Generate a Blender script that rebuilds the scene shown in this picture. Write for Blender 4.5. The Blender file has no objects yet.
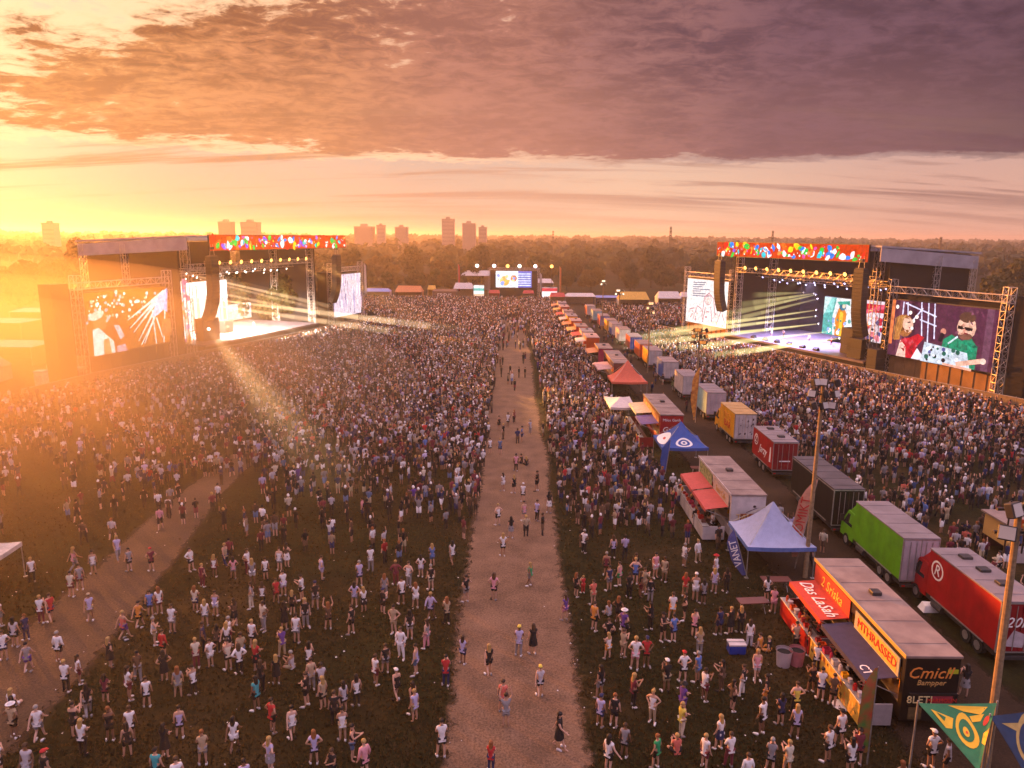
import bpy, bmesh, math, random
import numpy as np
from mathutils import Vector, Matrix
rnd = random.Random(7)
R = math.radians
scene = bpy.context.scene
C = scene.collection

# ------------------------------------------------------------------ camera
CAM_H = 22.0; FPX = 731.0; PITCH = math.atan(148.5/FPX); ROLL = R(0.5)
cam = bpy.data.cameras.new("camera"); camo = bpy.data.objects.new("camera", cam); C.objects.link(camo)
cam.sensor_fit = 'HORIZONTAL'; cam.sensor_width = 36; cam.lens = FPX/1024*36
cam.clip_start = 0.5; cam.clip_end = 20000
camo.matrix_world = Matrix.Translation((0, 0, CAM_H)) @ Matrix.Rotation(math.pi/2-PITCH, 4, 'X') @ Matrix.Rotation(ROLL, 4, 'Z')
scene.camera = camo
cP, sP, cr, sr = math.cos(PITCH), math.sin(PITCH), math.cos(ROLL), math.sin(ROLL)

def at(px, py, z=0.0):
    """ground point (at height z) seen at a pixel of the survey photograph"""
    u = (px-512)/FPX; v = (384-py)/FPX
    u2 = u*cr-v*sr; v2 = u*sr+v*cr
    d = (u2, cP+v2*sP, -sP+v2*cP)
    t = (z-CAM_H)/d[2]
    return Vector((d[0]*t, d[1]*t, z))

def proj(x, y, z=0.0):
    z = z-CAM_H
    fy = y*cP-z*sP; fz = y*sP+z*cP
    if fy < 1: return (-9999, -9999)
    u2 = x/fy; v2 = fz/fy
    return (512+FPX*(u2*cr+v2*sr), 384-FPX*(-u2*sr+v2*cr))

# ------------------------------------------------------------------ materials
MATS = {}
def principled(name, col, rough=0.6, metal=0.0, var=0.25, scale=3.0, bump=0.0, spec=0.3, col2=None, detail=4):
    if name in MATS: return MATS[name]
    m = bpy.data.materials.new(name); m.use_nodes = True
    nt = m.node_tree; b = nt.nodes["Principled BSDF"]
    b.inputs["Roughness"].default_value = rough; b.inputs["Metallic"].default_value = metal
    b.inputs["Specular IOR Level"].default_value = spec
    c2 = col2 or tuple(c*(1-var) for c in col)
    if var or col2:
        tc = nt.nodes.new("ShaderNodeTexCoord"); n = nt.nodes.new("ShaderNodeTexNoise")
        n.inputs["Scale"].default_value = scale; n.inputs["Detail"].default_value = detail
        mx = nt.nodes.new("ShaderNodeMix"); mx.data_type = 'RGBA'
        rp = nt.nodes.new("ShaderNodeValToRGB"); rp.color_ramp.elements[0].position = .35; rp.color_ramp.elements[1].position = .65
        nt.links.new(tc.outputs["Object"], n.inputs["Vector"]); nt.links.new(n.outputs["Fac"], rp.inputs["Fac"])
        nt.links.new(rp.outputs["Color"], mx.inputs["Factor"])
        mx.inputs["A"].default_value = (*col, 1); mx.inputs["B"].default_value = (*c2, 1)
        nt.links.new(mx.outputs["Result"], b.inputs["Base Color"])
        if bump:
            bp = nt.nodes.new("ShaderNodeBump"); bp.inputs["Strength"].default_value = bump; bp.inputs["Distance"].default_value = .05
            nt.links.new(n.outputs["Fac"], bp.inputs["Height"]); nt.links.new(bp.outputs["Normal"], b.inputs["Normal"])
    else:
        b.inputs["Base Color"].default_value = (*col, 1)
    MATS[name] = m; return m

def glow(name, col, s=1.0, video=False):
    if name in MATS: return MATS[name]
    m = bpy.data.materials.new(name); m.use_nodes = True; nt = m.node_tree
    for n in list(nt.nodes): nt.nodes.remove(n)
    o = nt.nodes.new("ShaderNodeOutputMaterial"); e = nt.nodes.new("ShaderNodeEmission")
    e.inputs["Color"].default_value = (*col, 1); e.inputs["Strength"].default_value = s*.5
    if video:      # picture grain: uneven brightness of a filmed scene
        tc = nt.nodes.new("ShaderNodeTexCoord"); n = nt.nodes.new("ShaderNodeTexNoise"); n.inputs["Scale"].default_value = 1.6; n.inputs["Detail"].default_value = 6; n.inputs["Roughness"].default_value = .75
        mr = nt.nodes.new("ShaderNodeMapRange"); mr.inputs["From Min"].default_value = .32; mr.inputs["From Max"].default_value = .68; mr.inputs["To Min"].default_value = s*.5*.45; mr.inputs["To Max"].default_value = s*.5*1.4
        nt.links.new(tc.outputs["Object"], n.inputs["Vector"]); nt.links.new(n.outputs["Fac"], mr.inputs["Value"]); nt.links.new(mr.outputs[0], e.inputs["Strength"])
    nt.links.new(e.outputs[0], o.inputs[0]); MATS[name] = m; return m

def hexc(h):
    f = lambda c: ((c/255+.055)/1.055)**2.4 if c/255 > .04045 else c/255/12.92
    return tuple(f(int(h[i:i+2], 16)) for i in (0, 2, 4))
def G(h, s=1.0): return glow("glow_"+h+"_%g" % s, hexc(h), s, s < 1.5)
def P(name, col, **k): return principled(name, col, **k)

# ------------------------------------------------------------------ mesh builder
class MB:
    def __init__(s): s.v = []; s.f = []; s.m = []; s.mats = []
    def mi(s, mat):
        if mat not in s.mats: s.mats.append(mat)
        return s.mats.index(mat)
    def add(s, vs, fs, mat):
        o = len(s.v); k = s.mi(mat); s.v += [tuple(v) for v in vs]
        for f in fs: s.f.append([i+o for i in f]); s.m.append(k)
        return s
    def box(s, x0, x1, y0, y1, z0, z1, mat, bev=0.0, M=None):
        if bev <= 0:
            vs = [(x, y, z) for x in (x0, x1) for y in (y0, y1) for z in (z0, z1)]
            fs = [(0, 1, 3, 2), (4, 6, 7, 5), (0, 4, 5, 1), (2, 3, 7, 6), (0, 2, 6, 4), (1, 5, 7, 3)]
        else:
            b = min(bev, .45*min(x1-x0, y1-y0, z1-z0)); vs = []
            # octagonal plan column with chamfered top and bottom
            def ring(z, i):
                return [(x0+i+b, y0+i, z), (x1-i-b, y0+i, z), (x1-i, y0+i+b, z), (x1-i, y1-i-b, z), (x1-i-b, y1-i, z), (x0+i+b, y1-i, z), (x0+i, y1-i-b, z), (x0+i, y0+i+b, z)]
            vs = ring(z0, b*.5)+ring(z0+b, 0)+ring(z1-b, 0)+ring(z1, b*.5); fs = [tuple(range(7, -1, -1)), tuple(range(24, 32))]
            for r in range(3):
                for i in range(8): fs.append((r*8+i, r*8+(i+1) % 8, r*8+8+(i+1) % 8, r*8+8+i))
        if M is not None: vs = [M @ Vector(v) for v in vs]
        return s.add(vs, fs, mat)
    def tube(s, a, b, r0, r1=None, mat=None, n=6, cap=True):
        a = Vector(a); b = Vector(b); r1 = r0 if r1 is None else r1
        d = (b-a)
        if d.length < 1e-6: return s
        d.normalize(); x = d.orthogonal().normalized(); y = d.cross(x)
        vs = []
        for p, r in ((a, r0), (b, r1)):
            for i in range(n):
                t = 2*math.pi*i/n; vs.append(p+x*(r*math.cos(t))+y*(r*math.sin(t)))
        fs = [(i, (i+1) % n, n+(i+1) % n, n+i) for i in range(n)]
        if cap: fs += [tuple(range(n-1, -1, -1)), tuple(range(n, 2*n))]
        return s.add(vs, fs, mat)
    def poly(s, pts, mat): return s.add(pts, [tuple(range(len(pts)))], mat)
    def slab(s, pts, th, mat):
        """extruded polygon: pts around, thickness vector th"""
        n = len(pts); pts = [Vector(p) for p in pts]; th = Vector(th)
        vs = pts+[p+th for p in pts]
        return s.add(vs, [tuple(range(n-1, -1, -1)), tuple(range(n, 2*n))]+[(i, (i+1) % n, n+(i+1) % n, n+i) for i in range(n)], mat)
    def ball(s, c, rx, ry, rz, mat, n=8, m=5, z0=-1.0):
        vs = []; fs = []
        t0 = math.asin(max(-1, z0))
        for j in range(m+1):
            ph = t0+(math.pi/2-t0)*j/m
            for i in range(n):
                t = 2*math.pi*i/n; vs.append((c[0]+rx*math.cos(ph)*math.cos(t), c[1]+ry*math.cos(ph)*math.sin(t), c[2]+rz*math.sin(ph)))
        for j in range(m):
            for i in range(n): fs.append((j*n+i, j*n+(i+1) % n, j*n+n+(i+1) % n, j*n+n+i))
        return s.add(vs, fs, mat)
    def truss(s, a, b, w, mat, r=.045, step=None, up=(0, 0, 1), br=.028):
        """box lattice girder from a to b"""
        a = Vector(a); b = Vector(b); d = b-a; L = d.length; d.normalize()
        x = Vector(up).cross(d)
        if x.length < .1: x = Vector((1, 0, 0))
        x.normalize(); y = d.cross(x).normalized(); h = w/2
        cs = [x*h+y*h, -x*h+y*h, -x*h-y*h, x*h-y*h]
        for c in cs: s.tube(a+c, b+c, r, r, mat, 4)
        n = max(2, round(L/(step or w)))
        for i in range(n):
            p = a+d*(L*i/n); q = a+d*(L*(i+1)/n)
            for k in range(4):
                c0, c1 = cs[k], cs[(k+1) % 4]
                if i % 2: c0, c1 = c1, c0
                s.tube(p+c0, q+c1, br, br, mat, 3, False)
                s.tube(q+cs[k], q+cs[(k+1) % 4], br, br, mat, 3, False)
        return s
    def build(s, name, parent=None, smooth=False, loc=None, rz=None):
        me = bpy.data.meshes.new(name); me.from_pydata([tuple(v) for v in s.v], [], s.f)
        for m in s.mats: me.materials.append(m)
        me.polygons.foreach_set("material_index", s.m)
        if smooth: me.polygons.foreach_set("use_smooth", [True]*len(s.f))
        me.update()
        o = bpy.data.objects.new(name, me); C.objects.link(o)
        if parent: o.parent = parent
        if loc is not None: o.location = loc
        if rz is not None: o.rotation_euler = (0, 0, rz)
        return o

def tag(o, label=None, cat=None, group=None, kind=None):
    if label: o["label"] = label
    if cat: o["category"] = cat
    if group: o["group"] = group
    if kind: o["kind"] = kind
    return o
def thing(name, label, cat, loc=(0, 0, 0), rz=0.0, group=None):
    o = bpy.data.objects.new(name, None); C.objects.link(o); o.empty_display_size = .3
    o.location = loc; o.rotation_euler = (0, 0, rz); return tag(o, label, cat, group)
KIDS = {}
def copy_tree(o, parent=None):
    c = o.copy(); C.objects.link(c)
    if parent: c.parent = parent
    for ch in list(o.children): copy_tree(ch, c)
    return c

_dg = bpy.context.evaluated_depsgraph_get
def text(name, s, size, pos, right, up, mat, parent=None, extr=.012, align='CENTER', shear=0.0, sx=1.0):
    cu = bpy.data.curves.new(name, 'FONT'); cu.body = s; cu.size = size; cu.extrude = extr; cu.align_x = align; cu.align_y = 'CENTER'
    cu.shear = shear; cu.resolution_u = 2
    t = bpy.data.objects.new(name, cu); C.objects.link(t); bpy.context.view_layer.update()
    me = bpy.data.meshes.new_from_object(t.evaluated_get(_dg())); bpy.data.objects.remove(t); bpy.data.curves.remove(cu)
    r = Vector(right).normalized(); u = Vector(up); u = (u-r*u.dot(r)).normalized(); n = r.cross(u)
    M = Matrix(((r.x*sx, u.x, n.x, pos[0]), (r.y*sx, u.y, n.y, pos[1]), (r.z*sx, u.z, n.z, pos[2]), (0, 0, 0, 1)))
    me.transform(M); me.materials.clear(); me.materials.append(mat); me.name = name
    o = bpy.data.objects.new(name, me); C.objects.link(o)
    if parent: o.parent = parent
    return o

# ------------------------------------------------------------------ common materials
white = P("white_paint", (.75, .72, .7), var=.12, scale=1.5, rough=.45)
steel = P("galvanised_steel", (.45, .43, .41), metal=.6, rough=.45, var=.3, scale=4)
dsteel = P("dark_steel", (.06, .055, .055), metal=.3, rough=.5)
black = P("black_cloth", (.012, .011, .012), rough=.9, var=.4)
rubber = P("tyre_rubber", (.02, .02, .02), rough=.85)
rim_m = P("wheel_rim_metal", (.5, .48, .46), metal=.7, rough=.35)
glassd = P("dark_window_glass", (.015, .018, .02), rough=.08, var=0, spec=.6)
roofm = P("trailer_roof_sheet", (.29, .215, .185), rough=.65, var=.28, scale=.9, detail=10, col2=(.19, .135, .12))
lampm = P("tail_lamp_red", (.4, .01, .01), rough=.25, var=0)
pole_m = P("pole_wood", (.30, .21, .12), rough=.75, var=.35, scale=6)
truss_m = P("truss_aluminium", (.55, .50, .46), metal=.35, rough=.4, var=.25, scale=2)
SUN_AZ = R(45); SUN_EL = R(7.2)
SUN_DIR = Vector((-math.sin(SUN_AZ)*math.cos(SUN_EL), math.cos(SUN_AZ)*math.cos(SUN_EL), math.sin(SUN_EL)))
# ------------------------------------------------------------------ world: low sun, Nishita sky, a real cloud deck above
world = bpy.data.worlds.new("World"); scene.world = world; world.use_nodes = True
nt = world.node_tree; N = nt.nodes; Lk = nt.links.new
for n in list(N): N.remove(n)
out = N.new("ShaderNodeOutputWorld"); bg = N.new("ShaderNodeBackground"); bg.inputs["Strength"].default_value = 0.066
sky = N.new("ShaderNodeTexSky"); sky.sky_type = 'NISHITA'; sky.sun_disc = False
sky.sun_elevation = SUN_EL; sky.sun_rotation = -SUN_AZ; sky.dust_density = 2.5; sky.air_density = 1.2; sky.ozone_density = 2.0
tc = N.new("ShaderNodeTexCoord")
def mth(op, a, b=None, c=None, clamp=False):
    n = N.new("ShaderNodeMath"); n.operation = op; n.use_clamp = clamp
    for i, v in enumerate((a, b, c)):
        if v is None: continue
        if isinstance(v, (int, float)): n.inputs[i].default_value = v
        else: Lk(v, n.inputs[i])
    return n.outputs[0]
def ramp(fac, stops, interp='EASE'):
    n = N.new("ShaderNodeValToRGB"); n.color_ramp.interpolation = interp
    el = n.color_ramp.elements
    while len(el) > 1: el.remove(el[0])
    for i, (p, c) in enumerate(stops):
        e = el[0] if i == 0 else el.new(p)
        e.position = p; e.color = (*c, 1) if len(c) == 3 else c
    Lk(fac, n.inputs["Fac"]); return n.outputs["Color"]
def mixc(f, a, b, mode='MIX'):
    n = N.new("ShaderNodeMix"); n.data_type = 'RGBA'; n.blend_type = mode
    for k, v in (("Factor", f), ("A", a), ("B", b)):
        if isinstance(v, (int, float)): n.inputs[k].default_value = v
        elif isinstance(v, tuple): n.inputs[k].default_value = (*v, 1)
        else: Lk(v, n.inputs[k])
    return n.outputs["Result"]
sep = N.new("ShaderNodeSeparateXYZ"); Lk(tc.outputs["Generated"], sep.inputs[0])
X, Y, Z = sep.outputs
# angle from the sun's bearing 0..1 and elevation
hl = mth('SQRT', mth('ADD', mth('MULTIPLY', X, X), mth('MULTIPLY', Y, Y)))
cosb = mth('DIVIDE', mth('ADD', mth('MULTIPLY', X, -math.sin(SUN_AZ)), mth('MULTIPLY', Y, math.cos(SUN_AZ))), mth('MAXIMUM', hl, .001))
bear = mth('DIVIDE', mth('ARCCOSINE', mth('MINIMUM', mth('MAXIMUM', cosb, -1), 1)), math.pi)      # 0 at sun, .25 ahead+45
elev = mth('MAXIMUM', Z, 0.0)
# cloud plane coordinates
zz = mth('ADD', elev, .13)
comb = N.new("ShaderNodeCombineXYZ"); Lk(mth('DIVIDE', X, zz), comb.inputs[0]); Lk(mth('DIVIDE', Y, zz), comb.inputs[1])
def noise(vec, scale, detail=6, rough=.55, dist=0.0, sx=1, sy=1, off=(0, 0, 0), rot=0):
    mp = N.new("ShaderNodeMapping"); mp.inputs["Scale"].default_value = (sx, sy, 1); mp.inputs["Location"].default_value = off; mp.inputs["Rotation"].default_value = (0, 0, rot)
    Lk(vec, mp.inputs[0]); n = N.new("ShaderNodeTexNoise"); n.inputs["Scale"].default_value = scale; n.inputs["Detail"].default_value = detail
    n.inputs["Roughness"].default_value = rough; n.inputs["Distortion"].default_value = dist; Lk(mp.outputs[0], n.inputs["Vector"]); return n.outputs["Fac"]
big = noise(comb.outputs[0], .6, 4, .5, .3, off=(1.3, 4.7, 0))
med = noise(comb.outputs[0], 2.6, 9, .62, .35, off=(3.1, 1.2, 0))
fine = noise(comb.outputs[0], 13, 8, .66, .6, sx=.8, sy=1.0, off=(0, 2.2, 0))
streak = noise(comb.outputs[0], .8, 7, .62, .4, sx=.5, sy=3.6, off=(2.2, 7.7, 3), rot=.12)
# clear-sky colour: nishita warmed by dust along the horizon (values are radiance x10, background strength is .1)
warm = ramp(bear, [(0, (4.2, 2.9, 3.0)), (.10, (5.4, 3.6, 3.3)), (.2, (7.6, 4.9, 3.7)), (.3, (10.0, 6.2, 4.3)), (.42, (8.4, 4.6, 3.6)), (.7, (4.2, 2.8, 2.8)), (1, (4.2, 3.0, 3.2))])
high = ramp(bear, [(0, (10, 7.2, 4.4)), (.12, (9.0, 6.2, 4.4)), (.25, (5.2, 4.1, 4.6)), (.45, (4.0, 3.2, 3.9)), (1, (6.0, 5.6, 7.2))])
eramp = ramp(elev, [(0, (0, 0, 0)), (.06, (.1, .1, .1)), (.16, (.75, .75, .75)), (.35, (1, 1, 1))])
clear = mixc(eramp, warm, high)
clear = mixc(.82, sky.outputs[0], clear)
# cloud colours: lit orange toward the sun, violet-grey away from it
ccol = ramp(bear, [(0, (8.6, 4.2, 1.5)), (.08, (8.2, 3.8, 1.45)), (.16, (6.8, 2.8, 1.35)), (.235, (5.0, 2.1, 1.55)), (.30, (3.3, 1.5, 1.45)), (.37, (1.9, .92, 1.2)), (.46, (1.25, .62, .88)), (.7, (3.4, 2.7, 3.4)), (1, (4.4, 3.8, 4.8))])
cdark = ramp(bear, [(0, (3.0, 1.15, .42)), (.12, (2.7, 1.05, .52)), (.235, (3.2, 1.35, 1.05)), (.33, (1.25, .6, .8)), (.46, (.75, .38, .58)), (1, (3.0, 2.5, 3.2))])
tex = mth('ADD', mth('MULTIPLY', med, .5), mth('MULTIPLY', fine, .5))
tfac = ramp(tex, [(.40, (0, 0, 0)), (.60, (1, 1, 1))])
cloud = mixc(tfac, ccol, cdark)
# lower deck glow: cloud base brighter & warmer as it nears the horizon
base_glow = ramp(elev, [(.05, (1, 1, 1)), (.14, (.55, .55, .55)), (.24, (0, 0, 0))])
glowc = ramp(bear, [(0, (9.0, 4.4, 1.5)), (.15, (8.0, 3.5, 1.6)), (.25, (6.2, 2.7, 1.9)), (.36, (3.3, 1.5, 1.45)), (.46, (2.0, .98, 1.1)), (1, (3, 2.4, 2.8))])
cloud = mixc(mth('MULTIPLY', base_glow, .75), cloud, glowc)
# cover: solid deck overhead, broken toward the sun and near the top of the view, streaks low down
cov_e = ramp(elev, [(0, (0, 0, 0)), (.075, (.02, .02, .02)), (.10, (.58, .58, .58)), (.125, (.80, .80, .80)), (.195, (.76, .76, .76)), (.24, (.64, .64, .64)), (.31, (.58, .58, .58)), (.5, (.30, .30, .30)), (1, (.12, .12, .12))], 'LINEAR')
cov_b = ramp(bear, [(0, (.70, .70, .70)), (.06, (.74, .74, .74)), (.10, (.84, .84, .84)), (.16, (1, 1, 1)), (.28, (1, 1, 1)), (.5, (1.0, 1.0, 1.0)), (.75, (.55, .55, .55)), (1, (.5, .5, .5))], 'LINEAR')
shape = mth('ADD', mth('MULTIPLY', big, .28), mth('ADD', mth('MULTIPLY', med, .44), mth('MULTIPLY', fine, .28)))
cover = mth('ADD', mth('MULTIPLY', cov_e, cov_b), mth('MULTIPLY', mth('MULTIPLY', mth('MAXIMUM', mth('SUBTRACT', bear, .26), 0), 2.2), ramp(elev, [(.08, (0, 0, 0)), (.14, (1, 1, 1)), (.4, (1, 1, 1)), (.55, (0, 0, 0))])))
mask = mth('SMOOTH_MIN', 1.0, mth('MAXIMUM', mth('MULTIPLY', mth('ADD', mth('SUBTRACT', shape, .78), mth('MULTIPLY', cover, .72)), 6.5), 0), .05)
# bright rims on thin cloud toward the sun
rim = mth('MULTIPLY', mth('MULTIPLY', mask, mth('SUBTRACT', 1.0, mask)), 3.2)
rimc = ramp(bear, [(0, (15, 10.5, 5.6)), (.2, (12.5, 8.0, 4.8)), (.35, (4.6, 3.0, 2.8)), (.5, (2.4, 1.6, 1.7)), (1, (4, 3.5, 4))])
skyc = mixc(mask, clear, cloud)
skyc = mixc(mth('MULTIPLY', rim, .75, clamp=True), skyc, rimc)
# low streaky bars
sm_e = ramp(elev, [(.0, (0, 0, 0)), (.022, (.5, .5, .5)), (.06, (1, 1, 1)), (.12, (1, 1, 1)), (.18, (0, 0, 0))])
sm = mth('MULTIPLY', ramp(streak, [(.47, (0, 0, 0)), (.62, (1, 1, 1))]), sm_e)
stc = ramp(bear, [(0, (4.6, 1.9, .7)), (.14, (4.8, 2.1, 1.0)), (.25, (6.0, 3.0, 2.0)), (.35, (3.2, 1.6, 1.4)), (.46, (1.7, .9, .95)), (1, (3, 2.4, 2.8))])
skyc = mixc(mth('MULTIPLY', sm, .72), skyc, stc)
skyc = mixc(1.0, skyc, ramp(elev, [(.30, (.56, .56, .56)), (.60, (1.95, 1.62, 1.72))]), 'MULTIPLY')  # unseen sky overhead brightened to add fill light
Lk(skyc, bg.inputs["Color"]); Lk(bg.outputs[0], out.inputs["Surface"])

sun = bpy.data.lights.new("sun", 'SUN'); suno = bpy.data.objects.new("sun", sun); C.objects.link(suno)
sun.energy = 5.0; sun.angle = R(.6); sun.color = (1.0, .31, .04)
suno.rotation_euler = SUN_DIR.to_track_quat('Z', 'Y').to_euler()

# ------------------------------------------------------------------ haze
hz = MB(); hm = bpy.data.materials.new("haze_air"); hm.use_nodes = True
for n in list(hm.node_tree.nodes): hm.node_tree.nodes.remove(n)
ho = hm.node_tree.nodes.new("ShaderNodeOutputMaterial"); hv = hm.node_tree.nodes.new("ShaderNodeVolumePrincipled")
hv.inputs["Color"].default_value = (.97, .90, .84, 1); hv.inputs["Density"].default_value = .00042; hv.inputs["Anisotropy"].default_value = .6
hm.node_tree.links.new(hv.outputs[0], ho.inputs["Volume"])
hz.box(-2600, 2600, -120, 5200, -1.3, 39, hm)
haze = hz.build("haze"); tag(haze, "thin golden evening haze over the whole festival field", None, None, "stuff")

# added haze imitating lens glare before the left stage: a low flat dome
dm = bpy.data.materials.new("glare_air"); dm.use_nodes = True
for n in list(dm.node_tree.nodes): dm.node_tree.nodes.remove(n)
do = dm.node_tree.nodes.new("ShaderNodeOutputMaterial"); dv = dm.node_tree.nodes.new("ShaderNodeVolumePrincipled")
dv.inputs["Color"].default_value = (.95, .74, .42, 1); dv.inputs["Density"].default_value = .0050; dv.inputs["Anisotropy"].default_value = .45
dm.node_tree.links.new(dv.outputs[0], do.inputs["Volume"])
for k_ in (1.0, .8, .6):      # thickest in the middle, thinning outwards
    m_ = MB(); m_.ball((-74, 86, -.9), 64*k_, 69*k_, 20.5*(.4+.6*k_), dm, 40, 14, 0.0); n_ = 40; m_.f.append(list(range(n_-1, -1, -1))); m_.m.append(0)
    tag(m_.build("glare_haze", None, True), "%s added golden haze imitating lens glare before the left stage" % {1.0: "outer veil of", .8: "middle layer of", .6: "thickest core of"}[k_], None, None, "stuff")
# ------------------------------------------------------------------ ground
def terrain_mat():
    m = bpy.data.materials.new("trampled_grass"); m.use_nodes = True; t = m.node_tree; b = t.nodes["Principled BSDF"]
    b.inputs["Roughness"].default_value = .95; b.inputs["Specular IOR Level"].default_value = .1
    tcn = t.nodes.new("ShaderNodeTexCoord")
    def nz(s, d, r=.6):
        n = t.nodes.new("ShaderNodeTexNoise"); n.inputs["Scale"].default_value = s; n.inputs["Detail"].default_value = d; n.inputs["Roughness"].default_value = r
        t.links.new(tcn.outputs["Object"], n.inputs["Vector"]); return n.outputs["Fac"]
    def rp(f, st):
        n = t.nodes.new("ShaderNodeValToRGB"); e = n.color_ramp.elements; e[0].position, e[0].color = st[0][0], (*st[0][1], 1); e[1].position, e[1].color = st[-1][0], (*st[-1][1], 1)
        for p, c in st[1:-1]:
            q = e.new(p); q.color = (*c, 1)
        t.links.new(f, n.inputs[0]); return n.outputs[0]
    def mx(f, a, bb, mode='MIX'):
        n = t.nodes.new("ShaderNodeMix"); n.data_type = 'RGBA'; n.blend_type = mode
        for k, v in (("Factor", f), ("A", a), ("B", bb)):
            if isinstance(v, float): n.inputs[k].default_value = v
            else: t.links.new(v, n.inputs[k])
        return n.outputs["Result"]
    a = rp(nz(.09, 6), [(.34, (.027, .027, .008)), (.5, (.018, .0165, .0055)), (.66, (.050, .034, .014))])
    f = rp(nz(3.2, 8, .75), [(.3, (.45, .45, .42)), (.5, (.95, .95, .9)), (.72, (1.9, 1.75, 1.5))])
    f2 = rp(nz(14, 4, .8), [(.3, (.5, .5, .5)), (.75, (1.6, 1.5, 1.4))])
    c = mx(1.0, mx(1.0, a, f, 'MULTIPLY'), f2, 'MULTIPLY')
    t.links.new(c, b.inputs["Base Color"])
    bp = t.nodes.new("ShaderNodeBump"); bp.inputs["Strength"].default_value = .9; bp.inputs["Distance"].default_value = .12
    t.links.new(nz(5, 6, .8), bp.inputs["Height"]); t.links.new(bp.outputs[0], b.inputs["Normal"])
    return m
def dirt_mat(name, c0, c1, sc, edge_noise=1.2, speck=0.0):
    m = bpy.data.materials.new(name); m.use_nodes = True; t = m.node_tree; b = t.nodes["Principled BSDF"]; o = t.nodes["Material Output"]
    b.inputs["Roughness"].default_value = .9; b.inputs["Specular IOR Level"].default_value = .15
    tcn = t.nodes.new("ShaderNodeTexCoord")
    def nz(s, d, r=.65):
        n = t.nodes.new("ShaderNodeTexNoise"); n.inputs["Scale"].default_value = s; n.inputs["Detail"].default_value = d; n.inputs["Roughness"].default_value = r
        t.links.new(tcn.outputs["Object"], n.inputs["Vector"]); return n.outputs["Fac"]
    mixn = t.nodes.new("ShaderNodeMix"); mixn.data_type = 'RGBA'; mixn.inputs["A"].default_value = (*c0, 1); mixn.inputs["B"].default_value = (*c1, 1)
    r1 = t.nodes.new("ShaderNodeValToRGB"); r1.color_ramp.elements[0].position = .35; r1.color_ramp.elements[1].position = .65
    t.links.new(nz(sc, 8), r1.inputs[0]); t.links.new(r1.outputs[0], mixn.inputs["Factor"])
    mul = t.nodes.new("ShaderNodeMix"); mul.data_type = 'RGBA'; mul.blend_type = 'MULTIPLY'; mul.inputs["Factor"].default_value = 1
    r2 = t.nodes.new("ShaderNodeValToRGB"); r2.color_ramp.elements[0].position = .3; r2.color_ramp.elements[0].color = (.25, .23, .21, 1); r2.color_ramp.elements[1].position = .72; r2.color_ramp.elements[1].color = (1.85, 1.75, 1.65, 1)
    t.links.new(nz(9, 6, .8), r2.inputs[0]); t.links.new(mixn.outputs["Result"], mul.inputs["A"]); t.links.new(r2.outputs[0], mul.inputs["B"])
    t.links.new(mul.outputs["Result"], b.inputs["Base Color"])
    bp = t.nodes.new("ShaderNodeBump"); bp.inputs["Strength"].default_value = .7; bp.inputs["Distance"].default_value = .06
    t.links.new(nz(12, 5, .8), bp.inputs["Height"]); t.links.new(bp.outputs[0], b.inputs["Normal"])
    at_ = t.nodes.new("ShaderNodeAttribute"); at_.attribute_name = "edge"
    ad = t.nodes.new("ShaderNodeMath"); ad.operation = 'ADD'; t.links.new(at_.outputs["Fac"], ad.inputs[0])
    sb = t.nodes.new("ShaderNodeMath"); sb.operation = 'MULTIPLY_ADD'; sb.inputs[1].default_value = edge_noise; sb.inputs[2].default_value = -edge_noise*.5
    t.links.new(nz(1.6, 8, .7), sb.inputs[0]); t.links.new(sb.outputs[0], ad.inputs[1])
    r3 = t.nodes.new("ShaderNodeValToRGB"); r3.color_ramp.elements[0].position = .32; r3.color_ramp.elements[1].position = .62
    t.links.new(ad.outputs[0], r3.inputs[0])
    tr = t.nodes.new("ShaderNodeBsdfTransparent"); ms = t.nodes.new("ShaderNodeMixShader")
    t.links.new(r3.outputs[0], ms.inputs[0]); t.links.new(tr.outputs[0], ms.inputs[1]); t.links.new(b.outputs[0], ms.inputs[2]); t.links.new(ms.outputs[0], o.inputs[0])
    return m
g = MB(); g.add([(-9000, -400, 0), (9000, -400, 0), (9000, 12000, 0), (-9000, 12000, 0)], [(0, 1, 2, 3)], terrain_mat())
ground = g.build("ground"); tag(ground, "dark trampled grass field", None, None, "structure")
def strip(name, line, widths, z, mat, label, fade=.9):
    """a ribbon of ground: line of points, half-widths, with an edge attribute fading to 0 at the margins"""
    v = []; f = []; e = []
    pts = [Vector((p[0], p[1], 0)) for p in line]
    for i, p in enumerate(pts):
        d = (pts[min(i+1, len(pts)-1)]-pts[max(i-1, 0)]).normalized(); nrm = Vector((d.y, -d.x, 0))
        w = widths[i]
        for k, (o, ed) in enumerate(((-1, 0), (-1+fade*.5, 1), (0, 1), (1-fade*.5, 1), (1, 0))):
            q = p+nrm*(o*w); v.append((q.x, q.y, z)); e.append(ed)
    for i in range(len(pts)-1):
        for k in range(4): a = i*5+k; f.append((a, a+5, a+6, a+1))
    me = bpy.data.meshes.new(name); me.from_pydata(v, [], f); me.materials.append(mat)
    atn = me.attributes.new("edge", 'FLOAT', 'POINT'); atn.data.foreach_set("value", e)
    o = bpy.data.objects.new(name, me); C.objects.link(o); return tag(o, label, None, None, "structure")
gy = [5+i*4 for i in range(66)]
strip("gravel_path", [(.42+.12*math.sin(y*.11)-.002*y, y) for y in gy], [3.9+.16*math.sin(y*.37)+.1*math.sin(y*1.3) for y in gy], .004, dirt_mat("gravel", (.20, .125, .082), (.12, .076, .05), .5, 1.2), "straight pale gravel path through the crowd", .8)
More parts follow.
